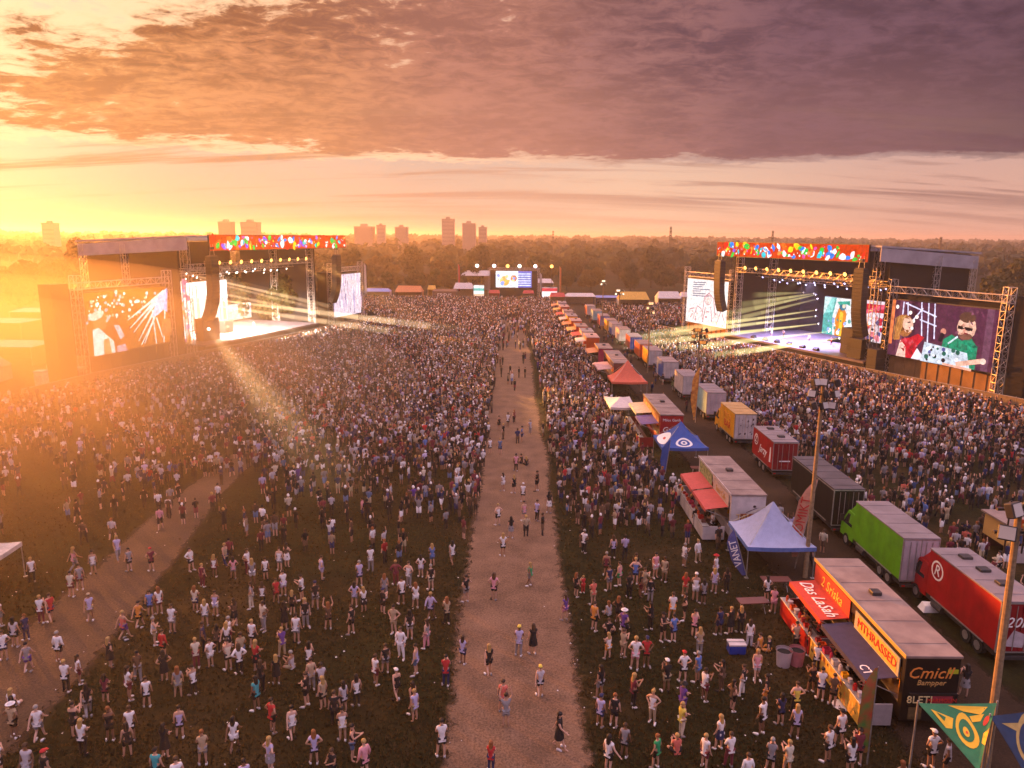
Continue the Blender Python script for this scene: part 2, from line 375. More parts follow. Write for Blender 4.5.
tl = [at(*p) for p in ((-120, 800), (-40, 735), (20, 680), (60, 640), (100, 600), (140, 560), (175, 520), (205, 490), (235, 465), (262, 440))]
strip("dirt_track", [(p.x, p.y) for p in tl], [3.9, 3.9, 3.8, 3.6, 3.4, 3.1, 2.8, 2.4, 2.1, 1.6], .004, dirt_mat("dirt", (.11, .066, .040), (.065, .042, .026), .35, 1.1), "worn bare dirt track across the grass", 1.0)
lane = [10+i*6 for i in range(42)]
strip("service_lane", [(21.2, y) for y in lane], [4.4]*len(lane), .004, dirt_mat("lane_dirt", (.042, .026, .016), (.026, .017, .010), .4, 1.0), "dark dirt service lane between the truck rows", .7)
# ------------------------------------------------------------------ screens with flat pictures
class Canvas:
    """flat picture on a panel: u right 0..1, v up 0..1, layers stand 6 mm proud of each other"""
    def __init__(s, o, r, u, n):
        s.o = Vector(o); s.r = Vector(r); s.u = Vector(u); s.n = Vector(n); s.mb = MB(); s.l = 0
    def p(s, u, v): return s.o+s.r*u+s.u*v+s.n*(s.l*.006)
    def rect(s, u0, v0, u1, v1, m): s.l += 1; s.mb.poly([s.p(u0, v0), s.p(u1, v0), s.p(u1, v1), s.p(u0, v1)], m); return s
    def poly(s, pts, m): s.l += 1; s.mb.poly([s.p(*q) for q in pts], m); return s
    def line(s, a, b, w, m, w2=None):
        w2 = w if w2 is None else w2; asp = s.r.length/s.u.length
        dx, dy = (b[0]-a[0])*asp, b[1]-a[1]; l = math.hypot(dx, dy) or 1; nx, ny = -dy/l/asp, dx/l
        return s.poly([(a[0]-nx*w, a[1]-ny*w), (b[0]-nx*w2, b[1]-ny*w2), (b[0]+nx*w2, b[1]+ny*w2), (a[0]+nx*w, a[1]+ny*w)], m)
    def disc(s, u, v, r, m, ry=None, n=12, rot=0, jag=0):
        asp = s.r.length/s.u.length; ry = ry or r; pts = []
        for i in range(n):
            t = 2*math.pi*i/n; k = 1+(rnd.uniform(-jag, jag) if jag else 0)
            a, b = r*k*math.cos(t), ry*k*math.sin(t); pts.append((u+(a*math.cos(rot)-b*math.sin(rot))/asp, v+a*math.sin(rot)+b*math.cos(rot)))
        return s.poly(pts, m)
    def ring(s, u, v, r0, r1, m, n=18):
        asp = s.r.length/s.u.length; s.l += 1
        for i in range(n):
            t, q = 2*math.pi*i/n, 2*math.pi*(i+1)/n
            s.mb.poly([s.p(u+r*math.cos(a)/asp, v+r*math.sin(a)) for r, a in ((r0, t), (r1, t), (r1, q), (r0, q))], m)
        return s
    def build(s, name, parent): return s.mb.build(name, parent)

def banner_picture(cv, seed):
    r = random.Random(seed)
    cv.rect(0, 0, 1, 1, G('d8400f', .9))
    cols = [G(c, 1.05) for c in ('ff6a20', 'f02a1a', '2a7fe8', '8a4ae0', '30c040', 'f8d020', 'ffffff', 'f04fb0', '20c8d8', 'ff9040')]
    for i in range(95):
        u = r.uniform(.02, .98); v = r.uniform(.12, .88); c = cols[r.choice([0, 1, 2, 3, 4, 4, 5, 6, 6, 7, 8, 9, 1, 0])]
        cv.disc(u, v, r.uniform(.08, .24), c, r.uniform(.1, .3), 9, r.uniform(0, 3), .25)
    for i in range(60):
        cv.disc(r.uniform(.02, .98), r.uniform(.15, .85), r.uniform(.03, .08), cols[r.choice([6, 6, 5, 2, 7])], n=7)

def V2(f, s, v, z): q = f(s, v); return Vector((q[0], q[1], z))
def frame_fn(P0, D, side):
    # s runs along the front away from P0, v runs back from the front
    bx, by = (D[1]*side, -D[0]*side)
    return lambda s, v: (P0[0]+D[0]*s+bx*v, P0[1]+D[1]*s+by*v)

amber_lens = G('ffb050', 4); cool_lens = G('c9c4ff', 2.6); whitel = G('fff4e6', 5)
amp = P("speaker_cabinet", (.02, .02, .022), rough=.6, var=.3)
deckm = P("stage_deck", (.16, .13, .15), rough=.35, var=.3, scale=.7, spec=.5)
skirt = P("orange_scrim", (.30, .17, .07), rough=.9, var=.3, scale=.6)

def light_beam(parent, a, b, r0, r1, col, s0, n=5, fall=1.7):
    """shaft of stage smoke lit by the lamp: closed butt-ended segments that fade along the way"""
    a = Vector(a); b = Vector(b); mb = MB()
    for i in range(n):
        t0, t1 = i/n, (i+1)/n-.0008
        k = (1-(i+.35)/n)**fall
        key = "beam_%s_%.3f" % (col, s0*k)
        if key not in MATS:
            m = bpy.data.materials.new(key); m.use_nodes = True; q = m.node_tree
            for x in list(q.nodes): q.nodes.remove(x)
            o = q.nodes.new("ShaderNodeOutputMaterial"); e = q.nodes.new("ShaderNodeEmission"); e.inputs[0].default_value = (*hexc(col), 1); e.inputs[1].default_value = s0*k*.6
            q.links.new(e.outputs[0], o.inputs["Volume"]); MATS[key] = m
        mb.tube(a+(b-a)*t0, a+(b-a)*t1, r0+(r1-r0)*t0, r0+(r1-r0)*t1, MATS[key], 10)
    return mb.build("light_beam", parent)

def stage_light(pos, aim, label, group, lens, size=.32, cat="stage light"):
    pos = Vector(pos); t = thing("stage_light", label, cat, pos, 0, group)
    d = Vector(aim).normalized(); mb = MB()
    mb.tube(-d*size*1.1, d*size*.2, size*.55, size*.75, dsteel, 8); mb.tube((0, 0, 0), (0, 0, size*1.5), .05, .05, dsteel, 4)
    mb.build("housing", t)
    m2 = MB(); m2.tube(d*size*.22, d*size*.34, size*.72, size*.72, lens, 10); m2.build("lens", t)
    return t

def line_array(top, n, face, label, group=None, tilt=2.4):
    """hanging column of speaker boxes curving back at the bottom"""
    t = thing("line_array_speaker", label, "speaker", top, math.atan2(face[1], face[0])-math.pi/2, group)
    mb = MB(); p = Vector((0, 0, -.5)); a = 0.0; bh = .62
    for i in range(n):
        M = Matrix.Translation(p) @ Matrix.Rotation(a, 4, 'X')
        mb.box(-1.05, 1.05, -.75, .55, -bh, -.015, amp, .05, M)
        d = Vector((0, -math.sin(a)*-1, -math.cos(a))); d = Matrix.Rotation(a, 3, 'X') @ Vector((0, 0, -bh)); p = p+d
        a -= R(tilt if i > n*.45 else .35)
        
    mb.build("speaker_column", t)
    b = MB(); b.box(-.9, .9, -.5, .4, -.48, -.3, dsteel, .02)
    for x in (-.6, .6): b.tube((x, 0, -.3), (x*.5, 0, 1.6), .03, .03, steel, 5)
    b.box(-.35, .35, -.3, .3, .7, 1.15, dsteel, .04); b.build("rigging_frame", t)
    return t

def video_tower(F, s0, s1, zb, zt, htop, label, paint, back=3.0, skirt_m=black, group=None, wing=None, name="video_screen"):
    t = thing(name, label, "video screen", V2(F, (s0+s1)/2, 0, 0))
    org = Vector(t.location)
    L = lambda s, v, z: V2(F, s, v, z)-org
    a = MB(); a.truss(L(s0, 0, 0), L(s0, 0, htop+1.6), 1.15, truss_m, .055, 1.1); a.build("truss_tower", t)
    a = MB(); a.truss(L(s1, 0, 0), L(s1, 0, htop+1.6), 1.15, truss_m, .055, 1.1); a.build("truss_tower", t)
    a = MB(); a.truss(L(s0, 0, htop), L(s1, 0, htop), 1.0, truss_m, .05, 1.0); a.build("top_truss", t)
    sgn = 1 if s1 > s0 else -1
    inset = .75*sgn
    lo, hi = s0+inset, s1-inset
    # panel as seen by the crowd: u must run left to right
    def cnr(s, z, v=-.35): return L(s, v, z)
    o, e = (lo, hi)
    r = (L(e, 0, 0)-L(o, 0, 0)); n = (L(0, -1, 0)-L(0, 0, 0)).normalized()
    if r.cross(Vector((0, 0, 1))).dot(n) < 0: o, e = e, o
    r = cnr(e, zb)-cnr(o, zb)
    b = MB(); b.slab([cnr(o, zb-.15, -.30), cnr(e, zb-.15, -.30), cnr(e, zt+.15, -.30), cnr(o, zt+.15, -.30)], -n*.5, dsteel); b.build("screen_casing", t)
    cv = Canvas(cnr(o, zb), r, Vector((0, 0, zt-zb)), n); paint(cv); cv.build("screen_picture", t)
    k = MB(); k.slab([cnr(o, .05, .25), cnr(e, .05, .25), cnr(e, zb-.3, .25), cnr(o, zb-.3, .25)], -n*.12, skirt_m)
    for i in range(9):
        s = o+(e-o)*(i+.5)/9; k.tube(cnr(s, .1, .2), cnr(s, zb-.35, .2), .06, .06, skirt_m, 5)
    k.build("skirt", t)
    k = MB(); k.slab([cnr(o, zb, .9), cnr(e, zb, .9), cnr(e, htop-.6, .9), cnr(o, htop-.6, .9)], -n*back, black); k.build("backing_frame", t)
    if wing is not None:
        k = MB(); k.slab([L(wing[0], 0.6, .05), L(wing[1], 0.6, .05), L(wing[1], .6, htop+.4), L(wing[0], .6, htop+.4)], -n*2.5, black); k.build("black_wing", t)
    return t

def stage(side_word, F, sA, sB, deck_z, roof_z, b0, b1, depth, seed, side_label, rear_drop=1.4):
    """sA far pillar, sB near pillar; banner from b0 to b1 along the front"""
    org = V2(F, (sA+sB)/2, 0, 0)
    t = thing("concert_stage", side_label, "stage", org)
    L = lambda s, v, z: V2(F, s, v, z)-org
    bt = roof_z; bb = roof_z-2.85
    m = MB()   # deck
    m.slab([L(sA-1, -2.5, deck_z-.35), L(sB+1, -2.5, deck_z-.35), L(sB+1, depth-1, deck_z-.35), L(sA-1, depth-1, deck_z-.35)], (0, 0, .35), deckm); m.build("deck", t)
    m = MB(); m.slab([L(sA-1, -2.3, 0.02), L(sB+1, -2.3, .02), L(sB+1, -2.1, .02), L(sA-1, -2.1, .02)], (0, 0, deck_z-.4), black); m.build("deck_skirt", t)
    m = MB()   # roof slab, sheets falling slightly to the back
    e0, e1 = min(b0, b1), max(b0, b1)
    if sB > sA: e1 = sB+3.3
    else: e0 = sB-3.3
    m.slab([L(e0, -3.5, bt-.35), L(e1, -3.5, bt-.35), L(e1, depth, bt-rear_drop), L(e0, depth, bt-rear_drop)], (0, 0, .28), P("stage_roof_sheet", (.36, .33, .36), rough=.55, var=.2, scale=.4)); m.build("roof", t)
    for s in (e0+.2, e1-.2):
        m = MB(); m.slab([L(s-.1, -3.4, bb+.3), L(s+.1, -3.4, bb+.3), L(s+.1, -3.4, bt-.4), L(s-.1, -3.4, bt-.4)], L(0, depth+3.1, 0)-L(0, 0, 0)+Vector((0, 0, -rear_drop)), P("roof_side_sheet", (.40, .36, .39), rough=.6, var=.25, scale=.5)); m.build("roof_fascia", t)
    # printed lit banner along the front edge
    o, e = (b0, b1)
    n = (L(0, -1, 0)-L(0, 0, 0)).normalized()
    if (L(e, 0, 0)-L(o, 0, 0)).cross(Vector((0, 0, 1))).dot(n) < 0: o, e = e, o
    m = MB(); m.slab([L(o, -3.9, bb), L(e, -3.9, bb), L(e, -3.9, bt+.1), L(o, -3.9, bt+.1)], -n*.35, dsteel); m.build("banner_casing", t)
    cv = Canvas(L(o, -3.93, bb+.12), L(e, 0, 0)-L(o, 0, 0), Vector((0, 0, bt-bb-.12)), n); banner_picture(cv, seed); cv.build("banner_picture", t)
    # back and side walls of black cloth
    m = MB(); m.slab([L(sA-2, depth-1, 0), L(sB+2, depth-1, 0), L(sB+2, depth-1, bt-rear_drop-.1), L(sA-2, depth-1, bt-rear_drop-.1)], n*.2, black); m.build("back_wall", t)
    sg = 1 if sB > sA else -1
    for s in (sA-1.6*sg, sB+2.2*sg):
        m = MB(); m.slab([L(s, -.4, 0), L(s, depth-1.3, 0), L(s, depth-1.3, bt-rear_drop-.2), L(s, -.4, bt-.6)], (L(1, 0, 0)-L(0, 0, 0))*.3, black); m.build("side_wall", t)
    # pillars and girders
    for s in (sA, sB):
        for v in (-.2, depth*.45):
            m = MB(); m.truss(L(s, v, 0), L(s, v, bt-.5), 1.25, truss_m, .06, 1.25); m.build("pillar_truss", t)
    for s, v in ((sB+2.9*sg, depth*.5), (sB+2.9*sg, depth-1.0)):
        m = MB(); m.truss(L(s, v, 0), L(s, v, bt-rear_drop-.3), .9, truss_m, .05, 1.0); m.build("pillar_truss", t)
    for v, z in ((-.6, bt-5.6), (4.5, bt-6.6), (9.0, bt-7.4)):
        m = MB(); m.truss(L(sA, v, z), L(sB, v, z), .9, truss_m, .05, 1.0); m.build("lighting_truss", t)
    return t, L, n, bb

kk = .9565
def RF(s, v): return (59.3+.36*s*kk+.933*v, 125.3-.933*s*kk+.36*v)
def LF(s, v): return (-58.3+.297*s*kk-.955*v, 132.5+.955*s*kk+.297*v)

# ---------------- right stage
stR, LR, nR, bbR = stage("right", RF, -33.5, 3.6, 1.9, 21.0, -36.8, 4.7, 19, 3, "large black stage on the right with many-coloured roof banner and violet-lit deck")
orgR = Vector(stR.location)
def led(st, L, n, s0, s1, v, z0, z1, paint, name="led_wall"):
    o, e = s0, s1
    if (L(e, 0, 0)-L(o, 0, 0)).cross(Vector((0, 0, 1))).dot(n) < 0: o, e = e, o
    m = MB(); m.slab([L(o, v, z0-.1), L(e, v, z0-.1), L(e, v, z1+.1), L(o, v, z1+.1)], -n*.4, dsteel)
    c = m.build(name, st)
    cv = Canvas(L(o, v-.03, z0), L(e, 0, 0)-L(o, 0, 0), Vector((0, 0, z1-z0)), n); paint(cv); cv.build("screen_picture", c); return c
def paint_ledR(cv):
    r = random.Random(5); cv.rect(0, 0, 1, 1, G('eef0f4', .9))
    cv.poly([(0, .0), (.30, .0), (.26, .5), (.34, 1), (0, 1)], G('52b9b4', .9)); cv.poly([(0, .55), (.25, .62), (.3, 1), (0, 1)], G('8fd6d2', .95))
    cv.poly([(0, 1), (.2, 1), (.05, .6), (0, .5)], G('cfeeee', 1))
    cv.poly([(.36, .0), (.60, .0), (.64, .6), (.55, .78), (.42, .74), (.34, .45)], G('e88a2a', .95)); cv.poly([(.45, .0), (.54, .0), (.55, .62), (.46, .66)], G('f6c53a', 1))
    cv.disc(.52, .78, .12, G('2f7fa0', .8), .1); cv.disc(.55, .80, .06, G('f4dcc0', .9)); cv.poly([(.36, .9), (.7, .95), (.72, .82), (.62, .86), (.42, .82)], G('2fae9a', .9))
    for i in range(26): cv.disc(r.uniform(.02, .98), r.uniform(.03, .45), r.uniform(.02, .06), r.choice([G('ffffff', 1.2), G('57a7a0', .9), G('9fb4ff', 1)]), n=7)
def paint_ledR2(cv):
    r = random.Random(6); cv.rect(0, 0, 1, 1, G('f0d8e4', .9)); cv.rect(0, .72, 1, .92, G('d0203c', .9)); cv.line((0, .7), (1, .95), .05, G('f25a78', 1))
    for i in range(22): cv.disc(r.uniform(.05, .95), r.uniform(.05, .7), r.uniform(.03, .1), r.choice([G('c8203a', .9), G('ffffff', 1.1), G('4a4a8a', .8), G('2a2a40', .6), G('f08090', 1)]), n=8, jag=.3)
led(stR, LR, nR, -18.6, -9.0, 9.6, 3.4, 10.7, paint_ledR)
led(stR, LR, nR, -7.6, -1.6, 9.2, 3.4, 10.9, paint_ledR2)
def paint_dj(cv):
    cv.rect(0, 0, 1, 1, G('6b3350', .62))
    for u, c in ((.08, '8a4a66'), (.2, '54263f'), (.72, '7d4460'), (.9, '8c5570')): cv.rect(u, 0, u+.06, 1, G(c, .6))
    cv.rect(0, .2, .035, 1, G('f0804a', .9))
    lt = G('d9d4f2', 1.1)
    for a, b in (((.12, .98), (.12, .5)), ((.16, .98), (.2, .45)), ((.3, 1), (.34, .35)), ((.37, 1), (.4, .3)), ((.43, 1), (.46, .4)), ((.14, .96), (.46, .78)), ((.3, .7), (.47, .62)), ((.2, .58), (.32, .9))): cv.line(a, b, .012, lt)
    for u, v in ((.06, .88), (.2, .8), (.27, .74), (.24, .66)): cv.disc(u, v, .035, G('ffe9e0', 1.2))
    # blond woman in red, leaning in from the left
    cv.disc(.16, .56, .17, G('b06a3a', .9), .20); cv.disc(.19, .58, .11, G('f2b9a4', 1), .14, rot=.2); cv.disc(.235, .53, .03, G('ffffff', 1.1)); cv.poly([(.07, .7), (.13, .76), (.12, .3), (.06, .28)], G('c27a3e', .9))
    cv.poly([(.1, .0), (.14, .32), (.22, .36), (.3, .45), (.37, .4), (.3, .22), (.34, .0)], G('c81a2e', .95)); cv.poly([(.1, .0), (.13, .3), (.19, .2), (.2, .0)], G('f4c4b4', 1)); cv.poly([(.26, .0), (.31, .2), (.36, .1), (.42, .0)], G('f0e6f4', 1.1))
    # man in green with glasses
    cv.poly([(.53, .0), (.55, .42), (.62, .52), (.72, .44), (.80, .5), (.86, .36), (.86, .0)], G('0f8a66', .95)); cv.disc(.745, .66, .17, G('f0b8a0', .95), .20); cv.disc(.745, .83, .15, G('6a4436', .8), .09); cv.disc(.745, .52, .12, G('8a5648', .8), .06)
    cv.line((.69, .66), (.735, .65), .022, G('2a1a22', .5)); cv.line((.755, .65), (.80, .64), .022, G('2a1a22', .5)); cv.line((.73, .57), (.77, .565), .012, G('8a2a34', .8)); cv.line((.68, .5), (.6, .36), .014, G('d8e8f0', 1))
    cv.disc(.545, .55, .055, G('d88a78', .9)); cv.line((.545, .52), (.52, .38), .035, G('2a1c30', .6))
    q = random.Random(18)
    for i in range(60):      # folds, hair and skin tones
        k = q.random()
        if k < .3: u, v, c = q.uniform(.57, .85), q.uniform(.08, .44), q.choice(['0a6a50', '14a078', '0c7a5c'])
        elif k < .5: u, v, c = q.uniform(.13, .34), q.uniform(.05, .38), q.choice(['a01424', 'd8283c', 'e04a5a'])
        elif k < .7: u, v, c = q.uniform(.1, .2), q.uniform(.45, .74), q.choice(['9a5a30', 'd08a4a', 'e0a868', '7a4424'])
        elif k < .85: u, v, c = q.uniform(.69, .79), q.uniform(.55, .76), q.choice(['e8a890', 'd8937c', 'f6c8b4'])
        else: u, v, c = q.uniform(.48, .95), q.uniform(.55, .98), q.choice(['5a2a44', '7a3e5a', '6a3850', '8a5068'])
        cv.disc(u, v, q.uniform(.012, .035), G(c, .85), q.uniform(.012, .06), 7, q.uniform(0, 3), .4)
    cv.disc(.195, .6, .085, G('f4bfa8', 1), .11, rot=.2, jag=.06); cv.line((.205, .63), (.235, .64), .010, G('5a2a20', .6)); cv.line((.225, .54), (.24, .545), .010, G('b02a3a', .8)); cv.disc(.245, .59, .018, G('f0b09a', 1))
    for i in range(12): cv.line((.08+.008*i, .74-.01*abs(i-5)), (.07+.006*i+q.uniform(-.02, .02), q.uniform(.3, .5)), .005, G(q.choice(['e0a860', 'a86a34', 'c88848']), .9))
    cv.line((.69, .665), (.735, .655), .026, G('2a1a22', .5)); cv.line((.755, .655), (.80, .645), .026, G('2a1a22', .5)); cv.disc(.752, .62, .02, G('d88a78', .9), .035)
    # table of gear
    cv.poly([(.38, .0), (.40, .34), (.80, .26), (.84, .0)], G('cfd8e6', .95))
    r = random.Random(8)
    for i in range(22): cv.disc(r.uniform(.4, .8), r.uniform(.03, .28), r.uniform(.015, .045), r.choice([G('241a2a', .5), G('1a6a5a', .8), G('5a5aa0', .9), G('f4f0ff', 1.1)]), n=7)
    cv.line((.72, .05), (.95, .18), .04, G('f0b49e', 1)); cv.disc(.95, .17, .05, G('f8cfc0', 1)); cv.line((.6, .02), (.86, .0), .02, G('f2a890', 1))
video_tower(RF, 6.6, 26.8, 3.5, 12.4, 14.0, "right stage's near side screen showing two presenters, one in green and one in red", paint_dj, skirt_m=skirt, wing=(27.6, 30.4))
def paint_sketch(cv):
    r = random.Random(9); cv.rect(0, 0, 1, 1, G('fff3f0', .95)); p = G('d8a0a4', .9); q = G('c98f9c', .9); g2 = G('8f8fa8', .8)
    for i in range(7): cv.line((.15, .92-.05*i), (.15+r.uniform(.2, .45), .94-.05*i), .012, g2)
    cv.ring(.55, .56, .10, .12, p); cv.disc(.55, .55, .07, G('f6d6cf', 1), .09)
    for a, b in (((.42, .2), (.46, .62)), ((.46, .62), (.56, .72)), ((.56, .72), (.68, .6)), ((.68, .6), (.74, .2)), ((.5, .4), (.44, .05)), ((.62, .42), (.68, .05)), ((.2, .1), (.3, .4)), ((.3, .4), (.4, .34)), ((.8, .1), (.88, .4)), ((.9, .3), (.98, .1)), ((.1, .3), (.22, .34)), ((.52, .3), (.6, .3))): cv.line(a, b, .014, q)
    for i in range(24): cv.disc(r.uniform(.1, .95), r.uniform(.02, .3), r.uniform(.015, .04), r.choice([p, q, G('f2c8c0', 1)]), n=6, jag=.3)
video_tower(RF, -53.4, -36.0, 2.6, 12.6, 13.6, "right stage's far side screen showing a pale pink line drawing", paint_sketch, skirt_m=P("orange_skirt", (.42, .17, .04), rough=.9, var=.3))
line_array(V2(RF, -35.0, -4.3, 17.6), 17, (nR.x, nR.y), "black line array speaker hanging beside the pale drawing screen")
line_array(V2(RF, 3.9, -4.3, 17.6), 18, (nR.x, nR.y), "black line array speaker hanging in front of the teal picture wall")

def lamp_rows(F, s0, s1, zt, word, n1, rows, orgL, seed):
    r = random.Random(seed); ls = []
    for i in range(n1):
        s = s0+(s1-s0)*(i+.5)/n1; d = V2(F, s, -3, 0)-V2(F, s, 0, 0)
        ls.append(stage_light(V2(F, s, -1.2, zt+.55), d.normalized()+Vector((0, 0, -.25)), "glowing amber lamp in the row on the front truss of the %s stage" % word, "amber lamps on the %s stage front truss" % word, amber_lens, .50))
    for v, z, n, lens, w in rows:
        for i in range(n):
            s = s0+(s1-s0)*(i+r.uniform(.25, .75))/n; d = V2(F, s, -3, 0)-V2(F, s, 0, 0)
            ls.append(stage_light(V2(F, s, v-.5, z-.7+r.uniform(-.3, .3)), d.normalized()+Vector((0, 0, -.5)), "small %s lamp hanging from an inner truss of the %s stage" % (w, word), "%s lamps inside the %s stage" % (w, word), lens, .26))
    return ls
lamp_rows(RF, -32, 2.5, 21-5.6, "right", 10, [(4.5, 14.4, 12, cool_lens, 'violet-white'), (9.0, 13.6, 13, cool_lens, 'violet-white')], orgR, 1)

# ---------------- left stage
stL, LL, nL, bbL = stage("left", LF, 40.5, -.8, 1.9, 21.6, 1.4, 51.0, 21, 11, "large golden-lit stage on the left with many-coloured roof banner and glowing white interior")
orgL = Vector(stL.location)
def paint_ledL(cv):
    r = random.Random(15); cv.rect(0, 0, 1, 1, G('fff2ea', 2.2))
    for i in range(30): u = r.random(); cv.rect(u, 0, u+r.uniform(.01, .04), r.uniform(.5, 1), r.choice([G('ffffff', 1.5), G('ffe2d0', 1.1), G('f6c8b0', .9), G('e8e0ff', 1.2)]))
led(stL, LL, nL, 13.8, 27.0, 12.6, 2.2, 12.0, paint_ledL)
def paint_ledL2(cv):
    r = random.Random(16); cv.rect(0, 0, 1, 1, G('ffe6dc', 1.2))
    for i in range(40): cv.disc(r.random(), r.random(), r.uniform(.02, .07), r.choice([G('ffffff', 1.6), G('c8b0ff', 1), G('ff90c0', .9), G('ffb060', 1)]), n=6, jag=.3)
led(stL, LL, nL, -.2, 1.6, 2.0, 2.4, 13.4, paint_ledL2)
led(stL, LL, nL, 28.0, 40.0, 16.0, 2.4, 6.0, paint_ledL2)
def paint_singer(cv):
    r = random.Random(21); cv.rect(0, 0, 1, 1, G('c4681a', .62))
    cv.rect(0, 0, .35, .5, G('b25a20', .6)); cv.poly([(.4, 0), (1, 0), (1, .45), (.6, .4)], G('d07a2c', .6))
    for i in range(95):
        u = r.random(); v = r.uniform(.55, .98)-abs(u-.4)*.12; cv.disc(u*.86+.01, v, r.uniform(.012, .034), r.choice([G('fff2f0', 1.2), G('f6c0d8', 1), G('ffd8b8', 1), G('ffffff', 1.3)]), n=6, jag=.25)
    w = G('fff4f6', 1.15); b = G('c8d4ff', 1.15)
    for q in ((.44, .5), (.46, .36), (.5, .28), (.55, .12), (.62, .06)): cv.line((.93, .92), q, .035, w, .006)
    cv.poly([(.97, .98), (.85, .86), (.74, .5), (.82, .52), (.92, .62)], b); cv.poly([(.98, .98), (.9, .6), (.95, .55)], G('a8b8ff', 1))
    for a, q in (((.78, .48), (.58, .05)), ((.80, .48), (.86, .12)), ((.92, .6), (.87, .02)), ((.76, .4), (.77, .02))): cv.line(a, q, .016, w, .01)
    cv.disc(.12, .54, .15, G('d8844a', .9), .17); cv.disc(.09, .64, .15, G('fbe4d8', 1.1), .07, rot=.3); cv.poly([(.02, .0), (.03, .42), (.1, .44), (.17, .32), (.25, .2), (.26, .0)], w); cv.poly([(.13, .0), (.14, .24), (.2, .26), (.22, .0)], G('e8a070', 1))
    cv.line((.19, .52), (.24, .62), .02, G('ffd8e8', 1)); cv.poly([(.27, .45), (.33, .44), (.38, .25), (.33, .2)], G('fbdcec', 1)); cv.poly([(.28, 0), (.28, .1), (.38, .12), (.4, 0)], G('f4bcd4', .9))
    cv.rect(.86, .14, .985, .44, G('d48858', .7))
video_tower(LF, -24.8, -5.6, 3.3, 12.9, 14.0, "left stage's near side screen showing a white-topped singer under confetti", paint_singer, wing=(-28.6, -25.6))
def paint_streaks(cv):
    r = random.Random(31); cv.rect(0, 0, 1, 1, G('e6d4e4', .9))
    for i in range(70): u = r.random(); v = r.random(); cv.rect(u, v, u+r.uniform(.008, .02), min(1, v+r.uniform(.08, .4)), r.choice([G('8a78c8', .8), G('b8a0e0', .9), G('6a5a9a', .6), G('ffffff', 1.2), G('ffd8e8', 1)]))
video_tower(LF, 49.6, 65.2, 1.9, 12.2, 13.4, "left stage's far side screen showing white and lilac vertical streaks", paint_streaks)
line_array(V2(LF, 1.4, -4.3, 18.4), 19, (nL.x, nL.y), "tall line array speaker hanging at the near end of the left stage", tilt=3)
line_array(V2(LF, 45.8, -4.3, 17.6), 18, (nL.x, nL.y), "line array speaker hanging before the lilac streak screen", tilt=3)
lamp_rows(LF, 2, 39, 21.6-5.6, "left", 11, [(4.5, 15.0, 12, whitel, 'white'), (9.0, 14.2, 12, whitel, 'white')], orgL, 2)

# stage furniture and beams --------------------------------------------------
def wedge(pos, rz, label, group):
    m = MB(); m.slab([(-.5, -.4, 0), (-.5, .4, 0), (-.5, .4, .35), (-.5, -.15, .65)], (1, 0, 0), amp); o = m.build("monitor_wedge", None, False, pos, rz); return tag(o, label, "speaker", group)
for i in range(6):
    wedge(V2(RF, -26+i*3.6, -1.2, 1.9), math.atan2(nR.y, nR.x)-math.pi/2, "low black monitor speaker on the right stage's front edge", "monitor speakers along the right stage edge")
def cabinet_stack(F, s, v, z, w, d, h, n, label):
    org = V2(F, s, v, z); t = thing("speaker_stack", label, "speaker", org, math.atan2((V2(F, s+1, v, z)-org).y, (V2(F, s+1, v, z)-org).x))
    for i in range(n): m = MB(); m.box(-w/2, w/2, -d/2, d/2, i*h/n+.01, (i+1)*h/n, amp, .05); m.build("speaker_box", t)
cabinet_stack(RF, -3.2, 2.0, 1.9, 2.6, 2, 4.6, 3, "black speaker stack on the right stage left of the picture wall")
cabinet_stack(RF, 1.4, -.6, 1.9, 3.0, 2, 3.4, 2, "low speaker stack at the right stage's near corner")
cabinet_stack(RF, 6.2, -1.5, 0.0, 2.0, 2, 4.2, 3, "speaker stack on the ground left of the presenters' screen")
cabinet_stack(LF, 6.5, 2, 1.9, 4.5, 2, 4.2, 2, "dark gear stack on the left stage before the white wall")
cabinet_stack(LF, 17, 6, 1.9, 2.6, 2, 2.6, 2, "small gear stack on the left stage deck")

yl = 'f4e29a'
for s, v, z, ts, tv, tz, k in ((-23, 8, 11.2, -38, 4, 9.5, .3), (-20, 8, 11.2, -36, 0, 7.5, .6), (-19.5, 8, 11.0, -38, -3, 5.0, .7), (-19, 8, 10.2, -38, -8, 2.5, .5), (-19, 8, 8.0, -40, -24, 1.2, 1.1), (-19, 8, 6.8, -36, -28, 1.2, 1.1), (-18, 8, 5.4, -29, -30, 1.2, 1.3), (-15, 8, 4.2, -21, -28, 1.2, 1.0), (-10, 6, 3.6, -11, -26, 1.2, 1.2)):
    l = stage_light(V2(RF, s, v, z), V2(RF, ts, tv, tz)-V2(RF, s, v, z), "moving lamp beside the teal wall throwing a pale yellow shaft of light", "moving lamps on the right stage", whitel, .2)
    a = V2(RF, s, v, z); b = V2(RF, ts, tv, tz); light_beam(l, (b-a)*.01, (b-a), .10, .9, yl, k*1.4, 7)
